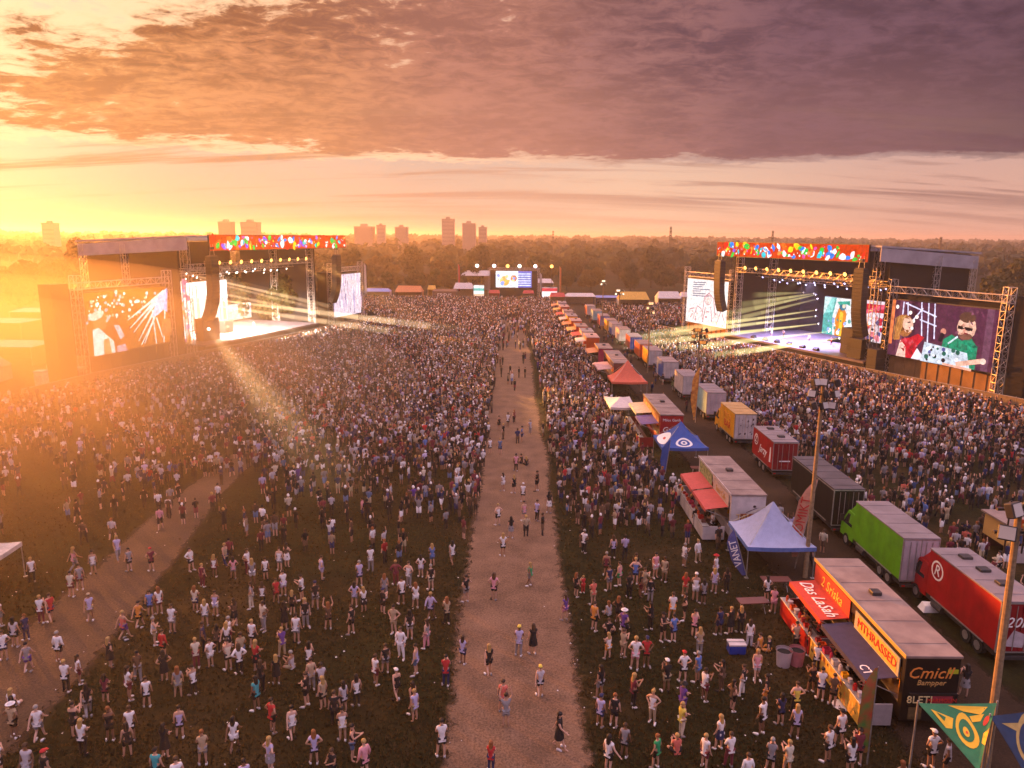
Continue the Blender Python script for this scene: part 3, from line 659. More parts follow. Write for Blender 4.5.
for s, v, z, ts, tv, tz, k, r1 in ((12, 8, 13.6, 40, -10, 5, .5, .8), (13, 8, 12.9, 38, -16, 3, .34, .7), (8, 8, 12.0, 42, -12, 2, .42, .8), (11, 8, 9.5, 46, -36, 1, .5, 1.3), (10, 8, 8.6, 34, -30, 1, .5, 1.2), (10, 8, 6.0, 26, -14, 1, .38, .8)):
    l = stage_light(V2(LF, s, v, z), V2(LF, ts, tv, tz)-V2(LF, s, v, z), "moving lamp inside the left stage throwing a golden shaft of light", "moving lamps on the left stage", whitel, .2)
    a = V2(LF, s, v, z); b = V2(LF, ts, tv, tz); light_beam(l, (b-a)*.01, (b-a), .12, r1*.8, 'ffd2a0', k*3.0, 7)
a = V2(LF, 2.5, -1.5, 4.6); b = at(345, 500, 1.0)
l = stage_light(a, b-a, "big floor lamp at the left stage's near corner throwing a broad pale shaft", None, whitel, .4)

for q_ in (1.0, .72, .45): light_beam(l, (b-a)*.01, (b-a), .55*q_, 3.6*q_, 'ffc888', .014, 7, 1.0)
a = V2(LF, 12, 6, 14.5); b = V2(LF, 14.5, -4.6, 25)
# real spots where the beams land in the crowd
def spot(a, b, power, ang, col):
    li = bpy.data.lights.new("spot_lamp", 'SPOT'); o = bpy.data.objects.new("spot_lamp", li); C.objects.link(o)
    li.energy = power*.5; li.spot_size = R(ang); li.spot_blend = .7; li.color = col; li.shadow_soft_size = .3
    o.location = a; o.rotation_euler = (Vector(a)-Vector(b)).to_track_quat('Z', 'Y').to_euler()
spot(V2(RF, -10, -4.0, 14.5), V2(RF, -26, -22, 0), 80000, 40, (1, .88, .62))
for s_, tgt, pw, an, cl in ((38, at(600, 425), 900000, 5.5, (1, .48, .13)), (30, at(560, 432), 700000, 5, (1, .48, .13)), (36, at(640, 430), 800000, 5, (1, .48, .13)), (42, at(470, 350), 300000, 8, (1, .48, .13)), (44, at(540, 352), 450000, 7, (1, .48, .13)), (40, at(580, 352), 450000, 7, (1, .48, .13))):
    spot(V2(LF, s_, -4.5, 15.5), tgt, pw, an, cl)
spot(V2(RF, -16, 3, 14.0), V2(RF, -18, 5, 2), 120000, 120, (.58, .50, 1))
spot(V2(LF, 12, 3, 14.5), V2(LF, 18, 6, 2), 420000, 120, (1, .8, .66))

# crowd barriers -------------------------------------------------------------
def barrier(pts, h, label, n_post, m, name="crowd_barrier", cat="barrier"):
    t = thing(name, label, cat, (pts[0][0], pts[0][1], 0)); o = Vector((pts[0][0], pts[0][1], 0))
    for i in range(len(pts)-1):
        a = Vector((*pts[i][:2], 0))-o; b = Vector((*pts[i+1][:2], 0))-o; d = (b-a).normalized(); nn = Vector((d.y, -d.x, 0))
        p = MB(); p.slab([a+Vector((0, 0, .08)), b+Vector((0, 0, .08)), b+Vector((0, 0, h)), a+Vector((0, 0, h))], nn*.04, m); p.tube(a+Vector((0, 0, h)), b+Vector((0, 0, h)), .05, .05, steel, 5); p.build("barrier_panel", t)
        k = max(1, round((b-a).length/(n_post)))
        for j in range(k+1):
            q = a+(b-a)*(j/k); pm = MB(); pm.tube(q, q+Vector((0, 0, h+.12)), .05, .05, steel, 5); pm.tube(q+Vector((0, 0, h*.7)), q-nn*.9, .03, .03, steel, 4); pm.build("barrier_post", t)
bsheet = P("barrier_sheet", (.22, .16, .10), rough=.8, var=.3)
barrier([RF(-55, -6), RF(-40, -5.5), RF(-20, -5.6), RF(3, -5.6), RF(28, -4.2), RF(42, -3.5)], 1.5, "long tan crowd barrier in front of the right stage", 4, bsheet)
barrier([LF(-40, -5), LF(-26, -4), LF(-4, -4.6), LF(20, -5.6), LF(42, -5.6), LF(66, -5)], 1.5, "long crowd barrier in front of the left stage", 4, P("barrier_mesh", (.30, .2, .1), rough=.8, var=.3))
# ------------------------------------------------------------------ vehicles and stalls
def paintm(name, h, rough=.42, var=.3, k=1.0): return P("paint_"+name, tuple(c*k for c in hexc(h)), rough=rough, var=var, scale=1.1, spec=.45, detail=10)
def wheel(par, x, y, r=.45, w=.28):
    m = MB(); m.tube((x-w/2, y, r), (x+w/2, y, r), r, r, rubber, 14); o = m.build("wheel", par)
    m = MB(); m.tube((x-w/2-.015, y, r), (x+w/2+.015, y, r), r*.58, r*.58, rim_m, 10); m.build("rim", o); return o
def box_truck(px, y0, L, W, H, body_m, roof_m, label, cab_m=None, end_m=None, deco=None, x_left=None, name="box_truck", trail=False, vents=0, detail=True, nose=1):
    """a box truck parked nose away from the camera; origin on the ground under its rear left corner"""
    t = thing(name, label, "trailer" if trail else "truck", (px, y0, 0))
    zb = .95; e = end_m or body_m
    m = MB(); m.box(0, W, 0.04, L, zb, H-.04, body_m, .03)
    if detail:
        for i in range(1, int(L/1.15)+1): m.box(-.005, W+.005, i*1.15-.02, i*1.15+.02, zb+.1, H-.15, body_m)
    m.build("cargo_box", t)
    if detail: m = MB(); m.tube((.12, L*.5+1.5, .62), (.12, L*.5+2.5, .62), .24, .24, dsteel, 8); m.build("fuel_tank", t)
    m = MB(); m.box(-.03, W+.03, 0, L+.03, H-.04, H+.05, roof_m, .02)
    for i in range(int(L/1.6)): m.box(.05, W-.05, .8+i*1.6, .86+i*1.6, H+.05, H+.075, roof_m)
    for v in range(vents):
        y = L*(.25+.5*v/max(1, vents-1)) if vents > 1 else L*.5
        m.box(W*.42, W*.42+.6, y, y+.55, H+.05, H+.2, dsteel, .03)
    m.build("roof", t)
    m = MB()
    for x in (-.025, W-.035): m.box(x, x+.06, -.0, .06, zb, H, steel)
    for z in (zb-.05, H-.1): m.box(.0, W, -.012, .05, z, z+.07, steel)
    m.build("rear_frame", t)
    m = MB()
    m.box(.06, W/2-.02, -.004, .05, zb+.04, H-.12, e); m.box(W/2+.02, W-.06, -.004, .05, zb+.04, H-.12, e)
    for x in (.45, W/2-.3, W/2+.3, W-.45): m.tube((x, -.03, zb+.1), (x, -.03, H-.2), .022, .022, steel, 5)
    m.build("rear_door", t)
    m = MB(); m.box(.15, W-.15, .3, L+.3, .55, zb, dsteel); m.box(0.05, W-.05, -.1, .05, .55, .72, dsteel); m.build("chassis", t)
    for x in (.12, W-.32):
        m = MB(); m.box(x, x+.2, -.125, -.1, .6, .7, lampm); m.build("tail_lamp", t)
    if detail:
        m = MB(); m.box(-.02, .0, 1.0, L-.6, zb-.06, zb+.02, steel); m.build("side_rail", t)
    for y in ((L*.5-.5, L*.5+.55) if trail else (1.5, 2.55)):
        wheel(t, .18, y); wheel(t, W-.18, y)
    if trail:
        m = MB(); m.tube((W*.3, L, .6), (W/2, L+1.3, .55), .05, .05, dsteel, 5); m.tube((W*.7, L, .6), (W/2, L+1.3, .55), .05, .05, dsteel, 5); m.tube((W/2, L+1.2, 0), (W/2, L+1.2, .8), .05, .05, dsteel, 6); m.build("tow_bar", t)
    else:
        c = cab_m or body_m; ch = min(2.65, H-.9); y0c = L+.12
        m = MB(); m.add([(.08, y0c, .6), (W-.08, y0c, .6), (W-.08, y0c+2.0, .6), (.08, y0c+2.0, .6), (.08, y0c, ch), (W-.08, y0c, ch), (W-.18, y0c+1.15, ch), (.18, y0c+1.15, ch), (.08, y0c+1.95, ch*.58), (W-.08, y0c+1.95, ch*.58)],
                        [(0, 1, 2, 3), (0, 4, 5, 1), (4, 7, 6, 5), (7, 8, 9, 6), (8, 3, 2, 9), (0, 3, 8, 7, 4), (1, 5, 6, 9, 2)], c); m.build("cab", t)
        for s, x in ((-1, .07), (1, W-.07)):
            m = MB(); m.poly([(x+s*.006, y0c+.3, ch*.6), (x+s*.006, y0c+1.6, ch*.6), (x+s*.06*0+s*.004-s*.06, y0c+1.08, ch*.93), (x-s*.06, y0c+.3, ch*.93)], glassd); m.build("side_window", t)
            m = MB(); m.box(min(x, x+s*.28), max(x, x+s*.28), y0c+1.55, y0c+1.62, ch*.62, ch*.82, dsteel); m.build("mirror", t)
        m = MB(); m.poly([(.2, y0c+1.21, ch*.97), (W-.2, y0c+1.21, ch*.97), (W-.14, y0c+1.91, ch*.62), (.14, y0c+1.91, ch*.62)], glassd); m.build("windscreen", t)
        m = MB(); m.add([(.2, L+.2, ch), (W-.2, L+.2, ch), (W-.2, L+1.1, ch), (.2, L+1.1, ch), (.25, L+.2, H-.2), (W-.25, L+.2, H-.2)], [(0, 3, 4), (1, 5, 2), (3, 2, 5, 4), (0, 4, 5, 1), (0, 1, 2, 3)], c); m.build("wind_deflector", t)
        wheel(t, .2, y0c+1.0); wheel(t, W-.2, y0c+1.0)
    if deco: deco(t, L, W, H)
    return t

redp = paintm("signal_red", "a8181c"); dredp = paintm("dark_red", "8a1420"); greenp = paintm("lime_green", "62a814"); blackp = paintm("black_gloss", "141214"); yellowp = paintm("yellow", "e8a512"); lbluep = paintm("pale_blue", "93bcc0")
whitep = paintm("white_panel", "cabfbc"); greyp = paintm("silver_grey", "b8acb2"); bluep = paintm("blue_panel", "3460b0"); orangep = paintm("orange_panel", "c8501c"); brownp = paintm("brown_panel", "6a4038"); pinkp = paintm("magenta_panel", "b02a50"); tealp = paintm("teal_panel", "4a8e92"); oldgreen = paintm("olive_panel", "68704a")
darkroof = P("dark_roof_sheet", (.10, .085, .09), rough=.6, var=.3, scale=.8); greyroof = P("grey_roof_sheet", (.25, .205, .21), rough=.55, var=.22, scale=.9)
lett_w = P("lettering_white", (.8, .77, .74), var=0); lett_y = P("lettering_yellow", (.75, .5, .08), var=0); lett_r = P("lettering_red", (.5, .04, .03), var=0); lett_o = P("lettering_orange", (.7, .25, .05), var=0); lett_k = P("lettering_dark", (.05, .03, .03), var=0); lett_b = P("lettering_blue", (.12, .22, .55), var=0); lett_g = P("lettering_gold", (.5, .3, .1), var=0)
SIDE_R, UP = (0, -1, 0), (0, 0, 1)     # writing on a left flank reads toward the camera
def flank(t, s, size, y, z, m, x=-.012, **k): return text("lettering", s, size, (x, y, z), SIDE_R, UP, m, t, **k)
def rear(t, s, size, x, z, m, y=-.02, **k): return text("lettering", s, size, (x, y, z), (1, 0, 0), UP, m, t, **k)
def emblem(t, c, r, m0, m1, nrm='x', core=True):
    m = MB()
    for k, (rr, mm) in enumerate(((r, m0), (r*.8, m1), (r*.42, m0))[:3 if core else 2]):
        o = -.01-.006*k
        pts = [((c[0]+o, c[1]+rr*math.cos(a), c[2]+rr*math.sin(a)) if nrm == 'x' else (c[0]+rr*math.cos(a), c[1]+o, c[2]+rr*math.sin(a))) for a in [2*math.pi*i/18 for i in range(18)]]
        m.poly(pts, mm)
    return m.build("emblem", t)

def d_red(t, L, W, H):
    emblem(t, (0, L*.86, 2.75), .6, lett_w, redp, core=False); flank(t, "R", .95, L*.86, 2.75, lett_w, x=-.03, shear=.2)
    rear(t, "20P", .8, W*.4, 2.6, lett_w, shear=.3); m = MB(); m.poly([(W*.15, -.02, 1.3), (W*.6, -.02, 1.2), (W*.7, -.02, 1.9), (W*.35, -.02, 2.2)], P("decal_pale", (.5, .42, .45), var=.3)); m.build("decal", t)
box_truck(25.3, 34.6, 6.6, 2.25, 3.75, redp, greyroof, "big red box truck with round white emblem parked last in the right row", end_m=dredp, deco=d_red, vents=3)
box_truck(24.45, 42.6, 6.5, 2.25, 3.75, greenp, greyroof, "lime green box truck with pale roof parked behind the big red truck", end_m=greyp)
def d_blk(t, L, W, H):
    m = MB(); m.box(-.02, -.005, .05, L, H-.16, H-.08, steel); m.build("trim", t)
box_truck(24.0, 51.6, 8.2, 2.25, 3.75, blackp, darkroof, "long black trailer with dark roof between the green truck and a red trailer", end_m=blackp, deco=d_blk, trail=True, name="cargo_trailer")
def d_jar(t, L, W, H):
    emblem(t, (0, L*.82, 2.6), .55, lett_w, dredp, core=False); flank(t, "Z", .8, L*.82, 2.6, lett_w, x=-.03); flank(t, "Jarzy", 1.05, L*.48, 2.05, lett_w, shear=.35)
    m = MB(); m.poly([(-.012, .55, 1.5), (-.012, .95, 1.5), (-.012, .85, 2.9), (-.012, .65, 2.95)], lett_w); m.build("decal", t)
    m = MB(); m.box(.6, 1.6, -.03, -.005, 1.75, 1.85, lett_w); m.build("decal", t)
box_truck(24.1, 64.7, 5.8, 2.25, 3.6, redp, greyroof, "red trailer with white script on its flank behind the yellow truck", end_m=dredp, deco=d_jar, trail=True, vents=2, name="cargo_trailer")
def d_yel(t, L, W, H):
    flank(t, "TATA", .95, L*.5, 2.75, lett_o, sx=1.2); flank(t, "BAR", 1.1, L*.46, 1.9, lett_r, sx=1.2)
    r = random.Random(4); m = MB()
    for i in range(16):
        x, z = r.uniform(.2, W-.3), r.uniform(1.2, H-.3); w = r.uniform(.08, .2); m.poly([(x, -.02-i*.001, z), (x+w, -.02-i*.001, z+.05), (x+w*.8, -.02-i*.001, z+w*1.4), (x+.02, -.02-i*.001, z+w)], lett_k)
    m.build("decal", t)
box_truck(23.7, 75.3, 5.6, 2.3, 3.65, yellowp, paintm("tan_roof", "c09a60"), "bright yellow box truck with orange lettering and spotted white rear", end_m=whitep, deco=d_yel)
box_truck(23.6, 86.3, 5.6, 2.3, 3.6, lbluep, greyroof, "pale blue box truck beside the gold feather flag", end_m=greyp)
box_truck(23.3, 97.6, 5.4, 2.3, 3.4, whitep, greyroof, "white box truck with olive flank in the right row", cab_m=oldgreen)
box_truck(22.9, 109.0, 5.2, 2.3, 3.4, bluep, greyroof, "blue-fronted box truck with pale roof far down the right row", end_m=whitep)
far_right = [(22.8, 121, yellowp, "far yellow stall trailer with pale roof, right of the lane"), (22.6, 128.5, orangep, "far orange and cream trailer, right of the lane"), (22.4, 138, redp, "far red trailer with rosy roof, right of the lane"), (21.9, 149, whitep, "far white trailer with blue end, right of the lane"),
             (21.6, 158, bluep, "far blue trailer among the right row"), (21.4, 165, yellowp, "far small yellow trailer among the right row"), (21.0, 175, pinkp, "far magenta trailer among the right row"), (20.6, 187, lbluep, "far pale blue trailer near the lane's end"), (20.2, 199, orangep, "farthest orange trailer near the lane's end")]
for i, (x, y, m_, lab) in enumerate(far_right):
    box_truck(x, y, 5.6, 2.3, 3.3, m_, [greyroof, roofm][i % 2], lab, end_m=[whitep, m_, bluep, m_][i % 4], trail=True, name="stall_trailer", detail=False)

# food trailers serving to the left -----------------------------------------
def food_trailer(px, y0, L, W, H, body_m, roof_mm, label, opening=(.3, .3), awnings=(), fascia=None, end_m=None, edge_m=None, deco=None, inside=None, name="food_trailer"):
    t = thing(name, label, "food trailer", (px, y0, 0)); dc = .9; e = end_m or body_m
    ya, yb = opening[0], L-opening[1]
    m = MB()
    m.box(dc, W, .06, L-.06, .55, H-.1, body_m); m.box(0, dc, .06, L-.06, .55, 1.25, body_m); m.box(0, dc, .06, L-.06, H-.75, H-.1, body_m)
    m.box(0, dc, .06, ya, 1.25, H-.75, body_m); m.box(0, dc, yb, L-.06, 1.25, H-.75, body_m)
    m.build("body", t)
    m = MB(); m.box(0, W, 0.0, .055, .5, H-.1, e); m.build("end_panel", t); m = MB(); m.box(0, W, L-.055, L, .5, H-.1, e); m.build("end_panel", t)
    m = MB(); m.box(-.05, W+.05, -.06, L+.06, H-.1, H+.03, roof_mm, .02)
    for i in range(int(L/2)): m.box(.1, W-.1, 1+i*2, 1.05+i*2, H+.03, H+.05, roof_mm)
    m.box(W*.45, W*.45+.5, L*.55, L*.55+.5, H+.03, H+.22, dsteel, .03); m.build("roof", t)
    m = MB(); m.box(-.09, -.052, -.05, L+.05, H-.12, H+.06, edge_m or lett_g); m.build("edge_trim", t)
    m = MB()
    r = random.Random(int(y0*7))
    for i in range(int((yb-ya)/.5)):
        y = ya+.2+i*.5; m.box(dc-.3, dc-.02, y, y+r.uniform(.2, .42), 1.3+r.choice([0, .55, 1.0]), 1.3+r.choice([.3, .8, 1.2]), r.choice([whitep, redp, yellowp, orangep, greyp, brownp]))
    m.box(.05, dc-.05, ya, yb, 1.25, 1.3, steel); m.build("serving_shelf", t)
    for y in (L*.42, L*.42+1.05): wheel(t, .16, y, .4); wheel(t, W-.16, y, .4)
    for yy0, yy1, z, dep, drop, m_, wr in awnings:
        a = MB(); nseg = 5
        top = [(-.02, yy0+(yy1-yy0)*i/nseg, z) for i in range(nseg+1)]; 
        vs = []; fs = []
        for i in range(nseg+1):
            y = yy0+(yy1-yy0)*i/nseg; sag = -.05*math.sin(math.pi*(i/nseg)*nseg % math.pi)
            vs += [(-.02, y, z), (-dep*.5, y, z-drop*.47), (-dep, y, z-drop), (-dep-.02, y, z-drop-.2)]
        for i in range(nseg):
            for k in range(3): fs.append((i*4+k, i*4+4+k, i*4+5+k, i*4+k+1))
        a.add(vs, fs, m_); a.add([(x, y, zz+.03) for x, y, zz in vs], [f[::-1] for f in fs], m_)
        ob = a.build("awning", t)
        b = MB()
        for y in (yy0+.05, yy1-.05): b.tube((-dep, y, z-drop-.02), (0, y, z-.9), .022, .022, steel, 5)
        b.build("awning_strut", ob)
        if wr:
            wr_t, wr_s, wr_m, kw = wr
            text("lettering", wr_t, wr_s, (-dep*.52, (yy0+yy1)/2, z-drop*.5+.06), (0, -1, 0), (dep, 0, drop), wr_m, ob, **kw)
    if deco: deco(t, L, W, H)
    return t
def counter(px, y0, L, D, H, front_m, end_m, label, z0=.0, top_m=None, banner=None):
    t = thing("serving_counter", label, "counter", (px, y0, 0))
    m = MB(); m.box(0, .07, 0, L, .18, H, front_m); m.build("front_panel", t)
    m = MB(); m.box(.07, D, 0, .07, .18, H, end_m); m.build("end_panel", t); m = MB(); m.box(.07, D, L-.07, L, .18, H, end_m); m.build("end_panel", t)
    m = MB(); m.box(-.05, .45, -.03, L+.03, H, H+.06, top_m or steel, .01); m.build("counter_top", t)
    m = MB(); m.box(.1, D, .1, L-.1, .18, .26, brownp); m.build("floor_board", t)
    if banner: banner(t, L, D, H)
    return t
goods_cols = [redp, orangep, yellowp, whitep, greyp, brownp, pinkp, dredp, P("bottle_amber", (.5, .2, .03), rough=.2, var=0), P("crate_tan", (.45, .30, .16))]
def goods(px, y0, L, z, n, where, seed):
    r = random.Random(seed); used = set()
    nm = {id(redp): "red", id(orangep): "orange", id(yellowp): "yellow", id(whitep): "white", id(greyp): "silver", id(brownp): "brown", id(pinkp): "magenta", id(dredp): "dark red"}
    for i in range(n):
        y = y0+L*(i+.5)/n; c = r.choice(goods_cols[:8]); k = r.choice(["crate", "jar", "tub"]); m = MB(); s = r.uniform(.12, .2)
        if k == "crate": 
            m.box(-s, s, -s, s, 0, .05, c); 
            for a in ((-s, -s+.03, -s, s), (s-.03, s, -s, s), (-s, s, -s, -s+.03), (-s, s, s-.03, s)): m.box(*a, .05, s*1.3, c)
        elif k == "jar": m.tube((0, 0, 0), (0, 0, .26), s*.6, s*.6, c, 8); m.tube((0, 0, .26), (0, 0, .34), s*.35, s*.3, c, 8)
        else: m.tube((0, 0, 0), (0, 0, .22), s*.6, s*.8, c, 10); m.tube((0, 0, .22), (0, 0, .25), s*.88, s*.88, c, 10)
        nth = ["nearest", "second", "third", "fourth", "fifth", "sixth", "seventh", "eighth", "ninth", "tenth", "eleventh", "twelfth"][i]
        o = m.build(k, None, False, (px, y, z)); tag(o, "%s %s, %s item from the near end of the %s" % (nm[id(c)], k, nth, where), k, "goods on the %s" % where)

redaw = P("red_awning_cloth", (.48, .055, .035), rough=.75, var=.12); navyaw = P("navy_awning_cloth", (.045, .04, .085), rough=.8, var=.2); redaw2 = P("faded_red_awning", (.50, .09, .075), rough=.8, var=.15)
blkbody = paintm("trailer_black", "1c1513")
def d_T1(t, L, W, H):
    # upper red fascia with yellow writing, sloping sign with red writing
    m = MB(); m.box(-.06, -.03, L-4.6, L-.15, H-1.35, H-.2, redaw); c = m.build("fascia_board", t); text("lettering", "2 Sriska", .85, (-.075, L-2.4, H-.78), SIDE_R, UP, lett_y, c, shear=.25)
    m = MB(); m.box(-.10, -.05, .35, 4.7, H-1.3, H-.35, P("sign_pale", (.42, .40, .3), var=.2)); c = m.build("sign_board", t)
    m = MB(); m.box(-.11, -.102, .55, 4.3, H-1.2, H-.42, P("sign_yellow", (.65, .42, .08), var=.2)); m.build("sign_face", c); text("lettering", "MTHRASSED", .66, (-.125, 2.45, H-.8), SIDE_R, UP, lett_r, c, sx=1.05)
    rear(t, "Cmicll", .78, W*.45, H-.85, lett_o, shear=.3); rear(t, "Bampper", .36, W*.5, H-1.32, lett_g, shear=.2)
    m = MB(); m.box(W*.78, W*.97, -.03, -.005, H-.85, H-.65, paintm("plate_lime", "b8c030")); m.build("plate", t)
    m = MB(); m.box(.25, W-.02, -.14, -.02, 1.35, 1.95, blackp, .01); c = m.build("sign_board", t)
    text("lettering", "8LETI", .5, (.72, -.155, 1.66), (1, 0, 0), UP, P("lettering_cream", (.6, .5, .25), var=0), c); m = MB(); m.box(1.25, 2.2, -.15, -.142, 1.45, 1.85, P("sign_maroon", (.28, .03, .05), var=.2)); m.build("sign_face", c); text("lettering", "MARMOLIN", .26, (1.72, -.16, 1.64), (1, 0, 0), UP, lett_r, c)
    m = MB(); m.box(.35, .95, -.03, -.004, .6, 1.2, P("poster_dim", (.16, .11, .05), var=.5, scale=4)); m.build("poster", t)
T1 = food_trailer(17.75, 29.6, 10.0, 2.45, 3.75, blkbody, roofm, "long black food trailer with red and navy awnings, nearest of the left row", opening=(.3, .3),
    awnings=[(5.4, 9.7, 2.55, 1.55, .12, redaw, ("Das LaSah", .95, lett_w, dict(shear=.3))), (.35, 5.2, 2.45, 1.55, .16, navyaw, None)], end_m=blackp, edge_m=P("gold_trim", (.6, .38, .1), rough=.4, var=.1), deco=d_T1)
text("lettering", "CT", .6, (-1.2, 1.1, 2.36), (0, -1, 0), (1.55, 0, .16), lett_w, T1)
def ban1(t, L, D, H):
    r = random.Random(3); m = MB()
    for i in range(34):
        y = r.uniform(.2, L-.4); z = r.uniform(.25, H-.25); w = r.uniform(.1, .3); h = r.uniform(.08, .3); m.poly([(-.006-i*.0004, y, z), (-.006-i*.0004, y+w, z+.04), (-.006-i*.0004, y+w*.8, z+h), (-.006-i*.0004, y+.03, z+h*.8)], r.choice([lett_o, lett_k, P("print_yellow", (.75, .5, .12), var=.1), lett_r]))
    m.build("printed_picture", t)
counter(15.95, 29.7, 5.6, 1.5, 1.25, P("counter_yellow", (.68, .40, .07), rough=.5, var=.25, scale=2), P("counter_grey_panel", (.30, .27, .28), rough=.6, var=.15), "yellow printed serving counter under the navy awning", banner=ban1)
counter(15.95, 35.5, 4.2, 1.4, 1.2, redp, dredp, "red serving counter under the red lettered awning")
goods(16.15, 29.9, 5.2, 1.32, 10, "yellow counter", 5); goods(16.15, 35.7, 3.8, 1.27, 8, "red counter", 6)
def d_T3(t, L, W, H):
    m = MB(); m.box(-.06, -.03, .5, L*.5, H-1.25, H-.25, P("sign_cream", (.55, .42, .35), var=.25, scale=2)); c = m.build("sign_board", t); text("lettering", "Sania Cafe", .62, (-.075, L*.27, H-.75), SIDE_R, UP, lett_g, c)
    m = MB(); m.box(-.06, -.03, L*.54, L-.5, H-1.3, H-.2, P("sign_foliage", (.12, .16, .04), var=.7, scale=4, col2=(.4, .4, .2))); m.build("menu_board", t)
    rear(t, "TALECS", .62, W*.58, 2.0, lett_g, sx=1.0); m = MB(); m.box(W*.28, W*.98, -.02, -.004, 1.75, 2.3, P("sign_brown", (.25, .06, .03), var=.3)); m.build("sign_face", t); m = MB(); m.tube((W*.45, -.02, 2.4), (W*.75, -.02, 2.75), .02, .02, lett_k, 4); m.ball((W*.68, -.02, 2.85), .12, .02, .1, lett_k); m.build("emblem", t)
food_trailer(16.0, 50.3, 9.4, 2.5, 3.75, whitep, roofm, "white food trailer with two red awnings beside the pale pop-up tent", awnings=[(.5, 4.5, 2.6, 1.7, .22, redaw2, None), (4.75, 8.7, 2.6, 1.7, .22, redaw2, None)], edge_m=whitep, deco=d_T3)
counter(14.1, 50.5, 9.0, 1.6, 1.2, whitep, whitep, "long white serving counter in front of the white food trailer")
goods(14.3, 50.8, 8.4, 1.27, 11, "long white counter", 7)
def d_T5(t, L, W, H):
    m = MB(); m.box(-.06, -.03, .4, L-.4, H-1.3, H-.25, P("sign_sunset", (.75, .38, .06), var=.5, scale=2, col2=(.5, .1, .02))); m.build("sign_board", t); rear(t, "Milos Ganik", .4, W*.5, H-.6, lett_w); rear(t, "Genin", .8, W*.5, 2.1, lett_w, shear=.2)
food_trailer(15.6, 74.4, 10.2, 2.4, 3.75, redp, roofm, "red food trailer with orange sign and violet awning behind the blue tent", awnings=[(.4, 4.2, 2.7, 1.9, .15, P("violet_awning", (.16, .10, .24), rough=.8), None), (4.4, 9.6, 2.9, 1.8, .12, P("cream_awning", (.6, .46, .3), rough=.8), None)], edge_m=lett_g, deco=d_T5)
counter(13.5, 74.6, 9.2, 1.5, 1.2, P("counter_orange", (.62, .30, .05), var=.4, scale=2), dredp, "orange printed serving counter in front of the red food trailer")
food_trailer(15.0, 106.4, 12.0, 2.4, 3.7, brownp, roofm, "brown food trailer behind the red peaked tent", awnings=[(.6, 7, 2.7, 2.2, .2, P("pink_awning", (.55, .33, .3), rough=.8), None)], end_m=paintm("brown_end", "6e3a34"))
far_left = [(14.6, 122.5, brownp, pinkp, "tan-roofed stall trailer with a magenta board, left of the lane"), (13.9, 136, orangep, None, "far orange stall trailer, left of the lane"), (13.8, 144.5, whitep, None, "far white stall trailer with blue trim, left of the lane"), (13.4, 153, redp, None, "far red stall trailer with rosy roof, left of the lane"), (13.1, 163, orangep, None, "far apricot stall trailer, left of the lane"), (13.0, 173, yellowp, None, "far yellow-green stall trailer, left of the lane"), (12.9, 184, whitep, None, "far cream stall trailer, left of the lane"), (12.8, 196, redp, None, "far scarlet stall trailer near the lane's end"), (12.9, 208, whitep, None, "farthest white stall trailer near the lane's end")]
awm = [P("aw_a", (.6, .25, .1)), P("aw_b", (.6, .5, .42)), P("aw_c", (.5, .08, .06)), P("aw_d", (.55, .4, .1))]
for i, (x, y, m_, x2, lab) in enumerate(far_left):
    food_trailer(x, y, 6.0, 2.4, 3.4, m_, [roofm, P("rosy_roof", (.45, .28, .24)), greyroof][i % 3], lab, awnings=[(.3, 5.6, 2.7, 1.7, .2, awm[i % 4], None)], end_m=x2, name="stall_trailer")

